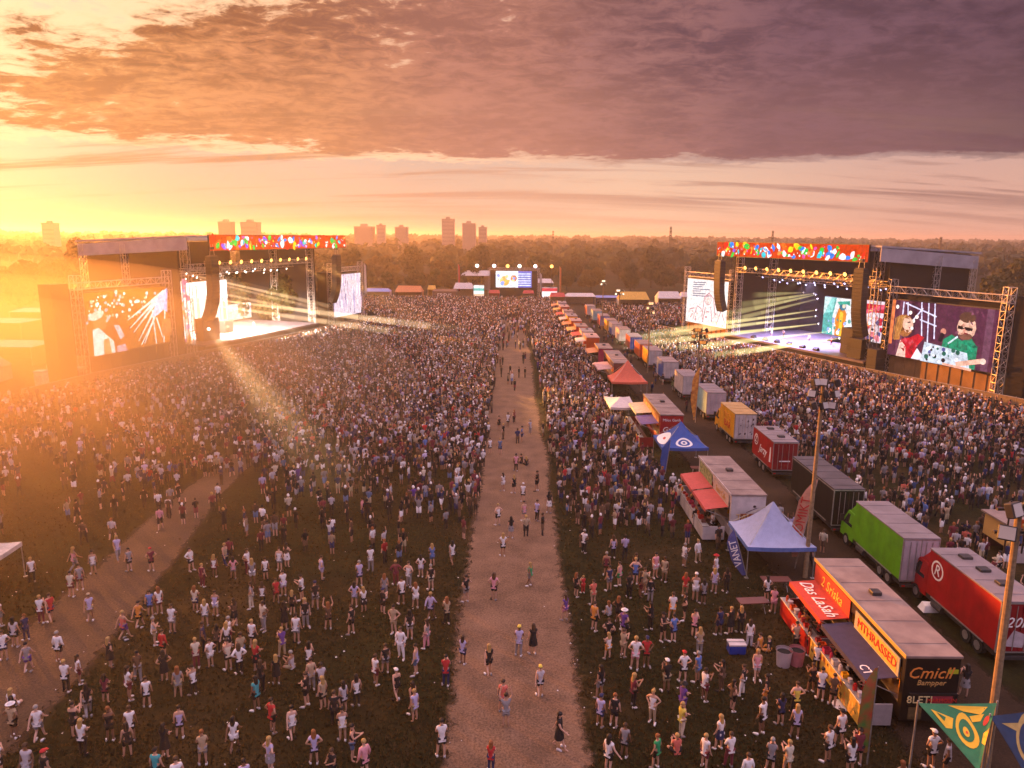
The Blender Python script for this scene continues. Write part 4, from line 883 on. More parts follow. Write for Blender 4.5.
# pop-up tents ----------------------------------------------------------------
def popup_tent(cx, cy, w, d, eave, peak, canopy_m, label, valance_m=None, art=None, name="popup_tent", wall=None, rz=0):
    t = thing(name, label, "tent", (cx, cy, 0), rz); n = 8
    vs = []; fs = []; k = 6
    # four concave panels from eave to peak
    def prof(f): return eave+(peak-eave)*(f**1.55)
    ringv = []
    for j in range(k+1):
        f = j/k; sx, sy = w/2*(1-f)+.04*f, d/2*(1-f)+.04*f; z = prof(f); o = len(vs); ringv.append(o)
        for q in range(4):
            a = [(-1, -1), (1, -1), (1, 1), (-1, 1)][q]; b = [(1, -1), (1, 1), (-1, 1), (-1, -1)][q]
            for i in range(n):
                u = i/n; sag = .10*math.sin(math.pi*u)*(1-f)
                vs.append(((a[0]+(b[0]-a[0])*u)*sx*(1-.04*math.sin(math.pi*u)*(1 if a[0] == b[0] else 0)), (a[1]+(b[1]-a[1])*u)*sy*(1-.04*math.sin(math.pi*u)*(1 if a[1] == b[1] else 0)), z-sag))
    for j in range(k):
        for i in range(4*n): fs.append((ringv[j]+i, ringv[j]+(i+1) % (4*n), ringv[j+1]+(i+1) % (4*n), ringv[j+1]+i))
    m = MB(); m.add(vs, fs, canopy_m); o2 = [(x*1.0, y*1.0, z-.03) for x, y, z in vs]; m.add(o2, [f[::-1] for f in fs], canopy_m); can = m.build("canopy", t, True)
    m = MB(); vv = vs[:4*n]; lo = [(x, y, z-.28) for x, y, z in vv]; nn = 4*n
    m.add(vv+lo, [(i, i+nn, (i+1) % nn+nn, (i+1) % nn) for i in range(nn)], valance_m or canopy_m); m.build("valance", can)
    for a in ((-1, -1), (1, -1), (1, 1), (-1, 1)):
        x, y = a[0]*w/2*.97, a[1]*d/2*.97; m = MB(); m.tube((x, y, 0), (x, y, eave), .035, .03, steel, 6); m.box(x-.12, x+.12, y-.12, y+.12, 0, .025, steel); m.build("leg", t)
    m = MB()
    for a in ((-1, -1), (1, -1), (1, 1), (-1, 1)): m.tube((a[0]*w/2*.97, a[1]*d/2*.97, eave-.06), (0, 0, peak-.12), .022, .022, steel, 4)
    m.build("frame", t)
    if wall: m = MB(); m.box(-w/2*.95, w/2*.95, d/2*.93, d/2*.94, .1, eave-.1, wall); m.build("rear_wall", t)
    if art: art(can, w, d, eave, peak, prof)
    return t
def on_panel(w, d, prof, side, u, f):
    """point on a canopy panel: side 0 near, 3 left; u -1..1 across, f 0..1 up"""
    sx, sy = w/2*(1-f), d/2*(1-f); z = prof(f)-.10*math.cos(u*math.pi/2)*(1-f)+.03
    return (u*sx, -sy*1.0-.01, z) if side == 0 else (-sx-.01, -u*sy, z)
def panel_blob(par, w, d, prof, side, uc, fc, ru, rf, mt, ru2=None, rf2=None, name="printed_ring", lift=0.0, n=20):
    m = MB(); vs = []
    for i in range(n):
        a = 2*math.pi*i/n; p = on_panel(w, d, prof, side, uc+ru*math.cos(a), fc+rf*math.sin(a)); q = on_panel(w, d, prof, side, uc+(ru2 or 0)*math.cos(a), fc+(rf2 or 0)*math.sin(a))
        vs += [(p[0], p[1]-(lift if side == 0 else 0), p[2]+lift), (q[0], q[1]-(lift if side == 0 else 0), q[2]+lift)]
    m.add(vs, [(2*i, (2*i+2) % (2*n), (2*i+3) % (2*n), 2*i+1) for i in range(n)], mt); return m.build(name, par)
btent = P("blue_tent_cloth", (.035, .09, .34), rough=.7, var=.15)
def art_blue(c, w, d, e, p, prof):
    panel_blob(c, w, d, prof, 0, 0, .30, .50, .20, lett_w, .36, .14); panel_blob(c, w, d, prof, 0, 0, .30, .2, .085, lett_w, .09, .04, lift=.01)
    panel_blob(c, w, d, prof, 3, 0, .30, .95, .27, lett_w, lift=.012); panel_blob(c, w, d, prof, 3, 0, .30, .5, .17, btent, .3, .1, lift=.024); panel_blob(c, w, d, prof, 3, 0, .30, .2, .06, lett_r, lift=.03)
popup_tent(16.6, 69.4, 4.5, 4.4, 2.3, 4.3, btent, "blue pop-up tent printed with white rings", art=art_blue)
ptent = P("pale_blue_tent_cloth", (.33, .37, .55), rough=.65, var=.1)
popup_tent(17.75, 46.9, 4.5, 4.4, 2.2, 4.5, ptent, "pale blue and cream pop-up tent beside the tall yellow pole", valance_m=P("valance_blue", (.12, .2, .5), rough=.7))
popup_tent(16.3, 101.6, 5.0, 4.8, 2.3, 4.9, P("red_tent_cloth", (.62, .13, .07), rough=.7, var=.1), "red peaked pop-up tent beside the brown food trailer")
popup_tent(13.2, 86.8, 3.2, 6.0, 2.3, 2.9, P("white_tent_cloth", (.6, .52, .48), rough=.7, var=.1), "flat white canopy between the red tent and the red food trailer", name="canopy_tent")
popup_tent(-33.4, 42.4, 3.8, 3.4, 2.4, 3.1, P("tan_white_cloth", (.6, .5, .42), rough=.7), "small white canopy cut by the left edge of the view", name="canopy_tent")
# triangular shade sails at the near right corner
gcloth = P("green_sail_cloth", (.03, .17, .07), rough=.7, var=.25, scale=2); ycloth = P("yellow_print", (.72, .42, .03), rough=.7, var=.08); navyc = P("navy_sail_cloth", (.012, .03, .075), rough=.75, var=.3); tanp = P("tan_print", (.36, .25, .08), rough=.7, var=.2); redpr = P("red_print", (.6, .05, .02), var=0)
def sail(name, A, B, Cc, cloth, label, paint):
    t = thing(name, label, "shade sail", (A.x, A.y, 0)); o = Vector(t.location); A, B, Cc = A-o, B-o, Cc-o; nrm = (B-A).cross(Cc-A).normalized()
    if nrm.z < 0: nrm = -nrm
    n = 10; vs = []; idx = {}
    def pt(a, b, lift=0.0):
        c = 1-a-b; p = A*a+B*b+Cc*c; e = 27*a*b*c; ed = (a*b+b*c+c*a)
        return p-nrm*(.35*e)+(((A+B+Cc)/3-p)*(.25*(ed-e/9*1.0)*0.6))+nrm*lift
    for i in range(n+1):
        for j in range(n+1-i): idx[i, j] = len(vs); vs.append(pt(i/n, j/n))
    fs = []
    for i in range(n):
        for j in range(n-i):
            fs.append((idx[i, j], idx[i+1, j], idx[i, j+1]))
            if j < n-i-1: fs.append((idx[i+1, j], idx[i+1, j+1], idx[i, j+1]))
    m = MB(); m.add(vs, fs, cloth); m.add([Vector(v)-nrm*.015 for v in vs], [f[::-1] for f in fs], cloth); s = m.build("sail_cloth", t, True)
    def shape(pts, mt, lift, nm="printed_shape"):
        mm = MB(); n_ = len(pts); ca = sum(p[0] for p in pts)/n_; cb_ = sum(p[1] for p in pts)/n_; vv = []; ff = []
        for k_ in range(5):
            f_ = 1-k_/4
            vv += [pt(ca+(a-ca)*f_, cb_+(b-cb_)*f_, lift*1.6) for a, b in pts]
        for k_ in range(4):
            for i in range(n_): ff.append((k_*n_+i, k_*n_+(i+1) % n_, (k_+1)*n_+(i+1) % n_, (k_+1)*n_+i))
        mm.add(vv, ff, mt); mm.build(nm, s)
    paint(shape)
    for P0 in (A, B): mm = MB(); mm.tube((P0.x, P0.y, 0), (P0.x, P0.y, P0.z+.1), .05, .04, steel, 6); mm.build("pole", t)
    return t
def blob(ca, cb, ra, rb, rot=0.0, n=20): return [(ca+ra*math.cos(x)*math.cos(rot)-rb*math.sin(x)*math.sin(rot), cb+ra*math.cos(x)*math.sin(rot)+rb*math.sin(x)*math.cos(rot)) for x in [2*math.pi*i/n for i in range(n)]]
def p_green(S):
    S(blob(.27, .36, .20, .17, .5), ycloth, .012, "printed_ring"); S(blob(.28, .37, .13, .115, .5), gcloth, .022, "printed_ring"); S(blob(.28, .36, .06, .05, .6), ycloth, .032, "printed_ring"); S(blob(.27, .36, .018, .018), redpr, .04, "printed_dot")
    S([(.82, .10), (.5, .34), (.47, .22), (.55, .12)], ycloth, .012); S([(.74, .15), (.6, .24), (.6, .18)], gcloth, .022); S([(.62, .36), (.1, .85), (.16, .70), (.4, .52)], ycloth, .012); S([(.30, .56), (.12, .74), (.14, .63), (.24, .54)], ycloth, .014); S(blob(.07, .68, .03, .08, .2), redpr, .018); S([(.0, .60), (.0, .34), (.05, .36), (.06, .5)], ycloth, .013)
sail("shade_sail", at(918, 703, 4.0), at(997, 703, 4.0), at(979, 772, 3.6), gcloth, "green triangular shade sail printed with a yellow eye ring", p_green)
def p_navy(S): S(blob(.33, .33, .24, .2, .4), tanp, .012, "printed_ring"); S(blob(.33, .33, .17, .14, .4), navyc, .022, "printed_ring"); S([(.8, .1), (.5, .4), (.5, .3)], tanp, .012); S([(.05, .8), (.25, .65), (.1, .66)], P("orange_print", (.55, .2, .03), var=.1), .014); S(blob(.33, .34, .04, .03), lett_b, .03)
sail("shade_sail", at(990, 716, 3.9), at(1062, 706, 3.9), at(1035, 792, 3.4), navyc, "navy triangular shade sail with tan ring, right of the green one", p_navy)

# poles with floodlight heads --------------------------------------------------
orange_lens = P("flood_glass", (.5, .45, .4), rough=.15, var=0, spec=.8)
def flood_pole(x, y, h, r, label, lit=None, cols=3, rows=3, s=.55, lean=(0, 0)):
    t = thing("floodlight_pole", label, "light pole", (x, y, 0)); m = MB(); m.tube((0, 0, 0), (lean[0], lean[1], h), r, r*.7, pole_m, 10); m.build("pole", t)
    m = MB()
    for j in range(rows): z = h-.25-j*s*1.35; m.box(-s*cols*.62+lean[0], s*cols*.62+lean[0], -.06+lean[1], .06+lean[1], z-.05, z+.05, dsteel)
    m.tube((lean[0]-s*.5, lean[1], h-.2-rows*s*1.35), (lean[0]-s*.5, lean[1], h+.1), .035, .035, dsteel, 5); m.tube((lean[0]+s*.5, lean[1], h-.2-rows*s*1.35), (lean[0]+s*.5, lean[1], h+.1), .035, .035, dsteel, 5); m.build("crossarm", t)
    for j in range(rows):
        for i in range(cols):
            xx = (i-(cols-1)/2)*s*1.2+lean[0]; z = h-.25-j*s*1.35; ang = [.5, -.6, 1.4][(i+j) % 3]; M = Matrix.Translation((xx, lean[1]-.12, z)) @ Matrix.Rotation(ang, 4, 'Z') @ Matrix.Rotation(-.35, 4, 'X')
            m = MB(); m.box(-s*.45, s*.45, -.28, .05, -s*.42, s*.42, dsteel, .04, M); f = m.build("floodlight", t)
            m = MB(); m.box(-s*.38, s*.38, -.30, -.284, -s*.35, s*.35, (lit or orange_lens), 0, M); m.build("lens", f)
    return t
flood_pole(19.5, 44.9, 13.4, .15, "tall yellow floodlight pole between the pale tent and the black trailer")
flood_pole(22.45, 87.1, 11.3, .14, "dark floodlight pole beside the gold feather flag", lit=G('ff9c50', .55))  # glowing lens imitates a sun glint on an unlit lamp
flood_pole(22.3, 118.4, 11.6, .13, "thin floodlight pole in front of the far yellow trailer", lit=G('ffc890', 1.2), cols=2)
flood_pole(23.3, 160.4, 10.6, .13, "pale floodlight pole standing far down the lane", lit=G('ffe2c0', 1.6), cols=3, rows=2)
flood_pole(21.4, 174.2, 11.8, .13, "pale floodlight pole nearest the end of the lane", lit=G('ffe2c0', 1.6), cols=2, rows=2)
flood_pole(20.1, 27.0, 12.0, .17, "tall timber floodlight pole at the right edge of the view", cols=2, rows=2, s=.7, lean=(-.35, -.1))

# feather flags ------------------------------------------------------------------
def feather_flag(x, y, h, w, cloth, label, word=None, wm=None, lean=(0, 0), z0=.8, yaw=0.0):
    t = thing("feather_flag", label, "flag", (x, y, 0), yaw); m = MB(); m.tube((0, 0, 0), (lean[0]*h, lean[1]*h, h), .035, .02, steel, 6); m.build("pole", t)
    pts = []; n = 8
    L = [Vector((lean[0]*z, lean[1]*z, z)) for z in [z0+(h-z0)*i/n for i in range(n+1)]]
    vs = []; fs = []
    for i, p in enumerate(L):
        f = i/n; ww = w*(.35+.65*min(1, f*3)) if f < .35 else w*(1-.85*max(0, (f-.8)/.2))
        vs += [p, p+Vector((-ww*.5, .06*math.sin(f*6), -.05)), p+Vector((-ww, .10*math.sin(f*6+1), -.1))]
    for i in range(n):
        for k in range(2): fs.append((i*3+k, i*3+k+1, i*3+k+4, i*3+k+3))
    m = MB(); m.add(vs, fs, cloth); m.add([v+Vector((0, .012, 0)) for v in vs], [f[::-1] for f in fs], cloth); c = m.build("flag_cloth", t, True)
    if word: text("lettering", word, w*.95, (lean[0]*(z0+h)/2-w*.5, lean[1]*(z0+h)/2-.14, (z0+h)/2), (lean[0], lean[1]-.0, 1), (-1, 0, lean[0]), wm, c, sx=.9)
    return t
feather_flag(19.3, 46.2, 6.4, .95, P("pink_flag_cloth", (.62, .3, .2), rough=.8, var=.25), "pink-orange feather flag with dark letters leaning by the yellow pole", "KOMIKT", lett_r, (.16, 0), .9)
feather_flag(22.2, 85.8, 6.8, .8, P("gold_flag_cloth", (.75, .36, .06), rough=.8, var=.45, scale=2, col2=(.4, .12, .03)), "gold feather flag beside the pale blue truck", None, None, (.03, 0), .8)
feather_flag(15.6, 44.6, 3.4, .7, P("blue_flag_cloth", (.10, .11, .3), rough=.8, var=.3), "leaning blue feather flag with white letters at the pale tent's corner", "VANET", lett_w, (-.32, 0), .3)
feather_flag(15.3, 27.4, 4.6, .6, P("greenred_flag_cloth", (.08, .2, .04), rough=.8, var=.6, scale=1.5, col2=(.4, .06, .03)), "narrow green and red flag left of the green sail", None, None, (0, 0), .6)
feather_flag(14.6, 66.2, 3.4, .7, btent, "small blue feather flag in front of the ringed blue tent", None, None, (.1, 0), .3)

# bins, cooler, loose things by the trailers ------------------------------------
def bin_(x, y, m_, label, h=.85, r=.4, name="waste_bin"):
    t = thing(name, label, "bin", (x, y, 0)); m = MB(); m.tube((0, 0, 0), (0, 0, h), r*.85, r, m_, 14, False); m.tube((0, 0, .02), (0, 0, .05), r*.84, r*.84, m_, 14); m.build("drum", t); m = MB(); m.tube((0, 0, h), (0, 0, h+.05), r*1.08, r*1.08, m_, 14, False); m.tube((0, 0, h-.12), (0, 0, h-.1), r*.9, r*.9, black, 14); m.build("rim", t)
bin_(at(783, 665).x, at(783, 665).y, greyp, "pale round waste bin beside the red counter"); bin_(at(796, 664).x, at(796, 664).y, P("bin_pink", (.45, .16, .18)), "pink round waste bin beside the pale one")
p = at(736, 652); t = thing("cooler_box", "blue cooler box on the grass beside seated people", "cooler", p)
m = MB(); m.box(-.45, .45, -.3, .3, 0, .5, paintm("cooler_blue", "1c3a9a"), .05); m.build("box_body", t); m = MB(); m.box(-.47, .47, -.32, .32, .5, .6, whitep, .03); m.build("lid", t); m = MB(); m.tube((-.5, 0, .35), (-.5, 0, .62), .025, .025, steel, 5); m.tube((.5, 0, .35), (.5, 0, .62), .025, .025, steel, 5); m.tube((-.5, 0, .62), (.5, 0, .62), .025, .025, steel, 5); m.build("handle", t)
for nm, px, lab, c in (("frisbee_plate", (842, 706), "white round plate lying on the ground before the yellow counter", lett_w),):
    p = at(*px); m = MB(); m.tube((0, 0, 0), (0, 0, .05), .42, .46, c, 16); m.tube((0, 0, .05), (0, 0, .07), .46, .40, c, 16); o = m.build("tray_plate", None, False, p); tag(o, lab, "plate")
p = at(930, 610); m = MB(); m.add([(-.6, -.35, 0), (.6, -.35, 0), (.65, .35, 0), (-.55, .4, 0), (-.45, -.22, .34), (.4, -.25, .42), (.45, .2, .38), (-.4, .25, .45), (0, 0, .55)], [(0, 1, 5, 4), (1, 2, 6, 5), (2, 3, 7, 6), (3, 0, 4, 7), (4, 5, 8), (5, 6, 8), (6, 7, 8), (7, 4, 8)], lett_w); o = m.build("rubbish_sack", None, False, p); tag(o, "white sack lying in the lane beside the big red truck", "sack")
for px, lab, rz in (((752, 612), "trestle table under the pale tent's near edge", 0.1), ((775, 590), "dark trestle table under the pale tent's right half", .0), ((700, 475), "trestle table under the blue ringed tent", 0)):
    p = at(*px); t = thing("trestle_table", lab, "table", p, rz); m = MB(); m.box(-.9, .9, -.38, .38, .72, .77, brownp); m.build("table_top", t)
    for x in (-.7, .7):
        m = MB(); m.tube((x, -.3, 0), (x, .3, .72), .025, .025, steel, 5); m.tube((x, .3, 0), (x, -.3, .72), .025, .025, steel, 5); m.build("leg", t)

# ------------------------------------------------------------------ far side of the field
# small screen with lamps
t = thing("distant_stage_screen", "small distant stage screen with a row of lamps at the field's far end", "video screen", (0.3, 262, 0)); m = MB(); m.box(-8.6, 8.6, 1.0, 4.0, 0, 9.6, black); m.build("backing_frame", t)
m = MB()
for x in (-8.8, 8.8): m.truss((x, .6, 0), (x, .6, 10.6), .8, truss_m, .05, 1)
m.truss((-8.8, .6, 10.4), (8.8, .6, 10.4), .7, truss_m, .05, 1); m.build("truss_frame", t)
def p_far(cv):
    r = random.Random(3); cv.rect(0, 0, 1, 1, G('5a6ad0', .9)); cv.rect(0, 0, .62, 1, G('e8f0ff', 1.1)); cv.disc(.25, .4, .3, G('f0c060', 1), .3); cv.disc(.5, .55, .2, G('e08040', .9)); 
    for i in range(6): cv.rect(.62, .1+.14*i, .98, .16+.14*i, G('d8e4ff', 1.2)); 
    for i in range(14): cv.disc(r.uniform(.05, .6), r.uniform(.1, .9), r.uniform(.05, .12), r.choice([G('ffffff', 1.3), G('80a0ff', 1), G('ffe0a0', 1)]), n=6)
cv = Canvas((-6.4, .95, 3.8), (12.8, 0, 0), (0, 0, 5.8), (0, -1, 0)); p_far(cv); cv.build("screen_picture", t)
for i, x in enumerate((-13.0, -7, -2.2, 2.0, 7.6, 13.4)):
    l = thing("flood_lamp", "bright lamp %s above the distant screen" % ["far left", "second from left", "left of centre", "right of centre", "second from right", "far right"][i], "lamp", (0.3+x, 262, 11.4), 0, "bright lamps above the distant screen")
    m = MB(); m.box(-.4, .4, -.1, .35, -.4, .4, dsteel, .05); m.build("housing", l); m = MB(); m.tube((0, -.12, 0), (0, -.3, -.05), .62, .5, [whitel, amber_lens, G('ffe0f0', 5)][(i*2) % 3], 10); m.build("lens", l); m = MB(); m.tube((0, .1, 0), (0, .1, -11.3 if abs(x) > 9 else -1.0), .07, .07, dsteel, 5); m.build("stand", l)
def kiosk_screen(x, y, w, z0, z1, cols, label):
    t = thing("display_stand", label, "display", (x, y, 0)); m = MB(); m.box(-w/2-.2, w/2+.2, 0, 1.2, 0, z1+.3, P("kiosk_dark", (.1, .05, .05))); m.build("casing", t); cv = Canvas((-w/2, -.02, z0), (w, 0, 0), (0, 0, z1-z0), (0, -1, 0)); cv.rect(0, 0, 1, 1, cols[0]); n = len(cols)-1
    for i in range(n): cv.rect(0, i/n, 1, (i+.92)/n, cols[1+i])
    cv.rect(.2, .3, .8, .42, G('ffffff', 1.2)); cv.build("screen_picture", t)
kiosk_screen(-11.8, 255, 3.6, 1.2, 5.0, [G('e0f0f4', 1), G('f0c0a0', 1), G('e8f4f4', 1.1), G('4ab8b0', 1), G('e8f0f0', 1.1)], "small white and teal display left of the distant screen")
kiosk_screen(12.6, 252, 5.2, 0.8, 4.6, [G('f0e0e4', 1), G('f0e4e8', 1.1), G('f4e8ea', 1.1), G('c83048', 1)], "small white and red display right of the distant screen")
def marquee(x, y, w, d, eave, ridge, cloth, label, wallm=None, gable='x', name="marquee_tent"):
    t = thing(name, label, "tent", (x, y, 0)); m = MB(); a, b = w/2, d/2
    if gable == 'x': v = [(-a, -b, eave), (a, -b, eave), (a, b, eave), (-a, b, eave), (-a*.82, 0, ridge), (a*.82, 0, ridge)]; f = [(0, 1, 5, 4), (2, 3, 4, 5), (1, 2, 5), (3, 0, 4)]
    else: v = [(-a, -b, eave), (a, -b, eave), (a, b, eave), (-a, b, eave), (0, -b, ridge), (0, b, ridge)]; f = [(0, 4, 5, 3), (1, 2, 5, 4), (0, 1, 4), (2, 3, 5)]
    m.add(v, f, cloth); m.build("roof", t)
    wm = wallm or cloth
    m = MB(); m.box(-a*.97, a*.97, b*.93, b*.95, 0, eave-.05, wm); m.box(-a*.97, -a*.95, -b*.9, b*.92, 0, eave-.05, wm); m.box(a*.95, a*.97, -b*.9, b*.92, 0, eave-.05, wm); m.build("wall", t)
    for sx in (-1, 1):
        m = MB(); m.tube((sx*a*.97, -b*.97, 0), (sx*a*.97, -b*.97, eave), .06, .06, steel, 5); m.build("leg", t)
    return t
cw = P("canvas_white", (.62, .56, .53), rough=.7); cy = P("canvas_yellow", (.66, .38, .07), rough=.7); co = P("canvas_orange", (.58, .2, .08), rough=.7); cb = P("canvas_blue", (.25, .3, .6), rough=.7); cr_ = P("canvas_red", (.5, .06, .06), rough=.7); cbn = P("canvas_brown", (.2, .1, .07), rough=.8)
for x, y, w, d, e, r_, c, wl, lab in ((-47, 256, 9, 5, 2.6, 3.6, cb, cw, "pale blue stall tent at the far left of the crowd"), (-36, 256, 9.5, 6, 2.6, 4.6, co, co, "orange peaked tent at the far left of the crowd"), (-23.5, 255, 8.5, 5, 3.0, 3.6, cbn, cbn, "brown sign-fronted stall left of the distant screen"), (-17.5, 262, 7, 5, 3.4, 5.4, cw, cw, "white domed tent beside the small teal display"), (-29.5, 268, 3, 3, 2.6, 4.0, cy, cy, "small yellow tent behind the brown stall"),
        (37.0, 226, 9.4, 6, 3.2, 5.4, cy, cw, "large yellow tent beyond the right-hand crowd"), (49.5, 234, 7.5, 6, 3.0, 5.0, cw, cw, "white peaked tent right of the large yellow tent"), (22, 240, 10, 5, 2.8, 3.8, cw, cw, "long white tent behind the end of the truck rows"), (31, 241, 9, 4, 2.4, 3.0, cb, cb, "low blue tent left of the large yellow tent"), (14.5, 238, 5, 4, 2.8, 4.0, cr_, cw, "red-roofed stall at the end of the left row"), (59, 243, 8, 5, 2.8, 4.2, cw, cw, "white tent beside the pale drawing screen"), (-53, 238, 6, 5, 2.6, 3.4, cw, cw, "white tent right of the lilac streak screen"),
        (-6.5, 258, 4, 3, 2.2, 3.2, cr_, cr_, "small red stall under the distant screen's left end"), (5.5, 258, 4, 3, 2.2, 3.2, cr_, cw, "small red and white stall under the distant screen's right end"), (-14, 300, 14, 6, 6, 8, cw, cw, "pale house roof among the trees left of the distant screen"), (10, 290, 12, 6, 4, 5.5, cw, cw, "pale roof among the trees right of the distant screen")):
    marquee(x, y, w, d, e, r_, c, lab, wl, name="stall_tent" if e < 5 else "pale_house")
brown_stall = [o for o in C.objects if o.get("label", "").startswith("brown sign-fronted")][0]
m = MB(); m.box(-3.9, 3.9, -2.62, -2.5, .2, 2.9, cbn); m.build("sign_board", brown_stall); text("lettering", "EREVS", 1.9, (0, -2.66, 1.55), (1, 0, 0), UP, lett_w, brown_stall)
for x, y, h, c, lab in ((-19.5, 262, 12, cr_, "tall thin red banner left of the teal display"), (16.5, 262, 11.5, co, "tall thin orange banner right of the white and red display"), (-50, 248, 12.5, cw, "tall thin pale banner right of the lilac streak screen"), (9.8, 266, 9, cw, "slim pale banner right of the distant screen")):
    t = thing("banner_pole", lab, "banner", (x, y, 0)); m = MB(); m.tube((0, 0, 0), (0, 0, h), .09, .06, steel, 5); m.build("pole", t); m = MB(); m.slab([(.05, 0, 2.5), (.75, .05, 2.4), (.65, .05, h-.9), (.05, 0, h)], (0, .03, 0), c); m.build("banner_cloth", t)
# left edge: low stalls and roofs by the left stage
for x, y, w, d, e, r_, c, wl, lab in ((-96, 151, 12, 7, 6.0, 6.5, cw, cbn, "long flat white roof highest at the left edge of the view"), (-97, 136, 15, 7, 5.6, 6.1, cw, cbn, "long flat white roof in the middle of the left edge"), (-88, 123, 17, 7, 3.2, 3.9, cw, cbn, "lowest long white roof left of the black stage wing"), (-80.5, 106.5, 9, 6, 2.2, 4.6, cw, cw, "white peaked tent cut by the left edge beside the stage")):
    marquee(x, y, w, d, e, r_, c, lab, wl, name="marquee_tent")
p = at(43, 391); t = thing("portable_toilet", "white upright cabin on the grass at the left crowd barrier", "cabin", p); m = MB(); m.box(-.65, .65, -.65, .65, 0, 2.7, cw, .06); m.build("cabin_wall", t); m = MB(); m.box(-.7, .7, -.7, .7, 2.7, 2.95, greyp, .08); m.build("roof", t); m = MB(); m.box(-.45, .45, -.68, -.655, .15, 2.3, greyp); m.build("door", t)
p = at(55, 396); t = thing("folding_table", "low white table beside the upright cabin", "table", p); m = MB(); m.box(-1, 1, -.5, .5, .75, .82, cw); m.build("table_top", t)
for x in (-.9, .9): m = MB(); m.tube((x, 0, 0), (x, 0, .75), .05, .05, steel, 5); m.build("leg", t)
t = thing("flatbed_trailer", "low flat trailer parked before the near left screen", "trailer", (at(68, 374).x, at(68, 374).y, 0)); m = MB(); m.box(-2.6, 2.6, -1.1, 1.1, .8, 1.1, cw, .02); m.build("bed", t); m = MB(); m.box(-2.6, -2.5, -1.1, 1.1, 1.1, 1.6, cw); m.build("headboard", t); wheel(t, -1.6, -.9, .4); wheel(t, 1.6, -.9, .4)
# gear and small stall by the right edge
t = thing("generator_cabin", "dark cabin with tin roof by the right stage's outer end", "cabin", (76.5, 98.5, 0)); m = MB(); m.box(-3, 3, -1.6, 1.6, 0, 2.6, blackp, .03); m.build("cabin_wall", t); m = MB(); m.box(-3.2, 3.2, -1.8, 1.8, 2.6, 2.75, roofm); m.build("roof", t); m = MB(); m.box(-2.2, -1.2, -1.63, -1.605, .1, 2.2, redp); m.build("door", t)
# the partly seen stall at the right edge
p = at(1004, 546, 1.0); t = thing("drink_stall", "small lit stall with cream counter cut by the right edge", "stall", (p.x, p.y, 0))
m = MB(); m.box(0, 4, -.6, 0.0, .0, 1.0, P("stall_cream", (.5, .42, .40))); m.build("counter", t); m = MB(); m.box(0, .12, -.5, 2.4, 1.0, 2.6, lett_g); m.box(0.12, 4, 2.3, 2.4, 0, 2.6, brownp); m.build("side_wall", t); m = MB(); m.box(-.2, 4.2, -.8, 2.6, 2.6, 2.72, roofm); m.build("roof", t); m = MB(); m.box(0, .6, -.84, -.8, 2.72, 3.3, orangep); m.build("sign_board", t)

# skyline --------------------------------------------------------------------
bm = [P("far_concrete_a", (.33, .27, .26), var=.1, scale=.2), P("far_concrete_b", (.28, .22, .22), var=.1, scale=.2)]
wnm = P("far_windows", (.25, .205, .20), rough=.3, var=0)
def tower(px0, px1, ptop, Y, label, n, name="tower_block"):
    Y *= 1.14
    x0 = (px0-512)/FPX*Y; x1 = (px1-512)/FPX*Y; hz = 235.5-(512-(px0+px1)/2)*math.tan(ROLL); H = CAM_H+(hz-ptop)/FPX*Y*.9; w = x1-x0; d = w*.8
    t = thing(name, label, "building", ((x0+x1)/2, Y, 0)); m = MB(); m.box(-w/2, w/2, 0, d, 0, H, bm[n % 2]); m.build("wall", t)
    m = MB(); m.box(-w*.2, w*.15, d*.3, d*.7, H, H+w*.1+.8, bm[(n+1) % 2]); m.box(-w/2-.2, w/2+.2, -.2, d+.2, H-.8, H+.1, bm[(n+1) % 2]); m.build("roof", t)
    m = MB(); fl = int(H/3.2)
    for k in range(3, fl): m.box(-w/2+.5, w/2-.5, -.06, -.003, k*3.2, k*3.2+1.5, wnm)
    m.build("window_band", t)
for i, (a, b, c, Y_, l) in enumerate(((442, 454, 218, 560, "tallest grey tower block on the horizon"), (462, 475, 222.5, 545, "broad tower block right of the tallest one"), (478, 486, 226.5, 560, "short tower block at the right of the skyline trio"), (223, 236, 221, 520, "square block on the skyline above the left stage banner"), (245, 261, 221.5, 530, "square block with rooftop hut above the left stage banner"), (356, 374, 226, 570, "low wide block above the lilac streak screen"), (378, 386, 224.5, 570, "slim low block between two skyline blocks"), (396, 408, 226.5, 560, "low square block left of the skyline trio"), (50, 62, 222.5, 500, "lone block on the hazy skyline at far left"))): tower(a, b, c, Y_, l, i)
for px, tp, Y_, lab in ((666, 227, 430, "thin radio mast on the horizon right of the centre"), (766, 231, 480, "thin mast on the horizon above the right stage banner"), (551, 231, 520, "faint thin mast on the horizon near the centre"), (931, 237, 420, "thin mast on the horizon above the right stage roof")):
    x = (px-512)/FPX*Y_; H = CAM_H+(235.5+(px-512)*math.tan(ROLL)-tp)/FPX*Y_; t = thing("radio_mast", lab, "mast", (x, Y_, 0)); m = MB(); m.truss((0, 0, 0), (0, 0, H), .8, dsteel, .12, 2.5, br=.06); m.build("lattice", t); m = MB()
    for z in (.82, .9, .97): m.tube((-.6, 0, H*z), (.6, 0, H*z), .35, .35, dsteel, 6)
    m.build("antenna", t)
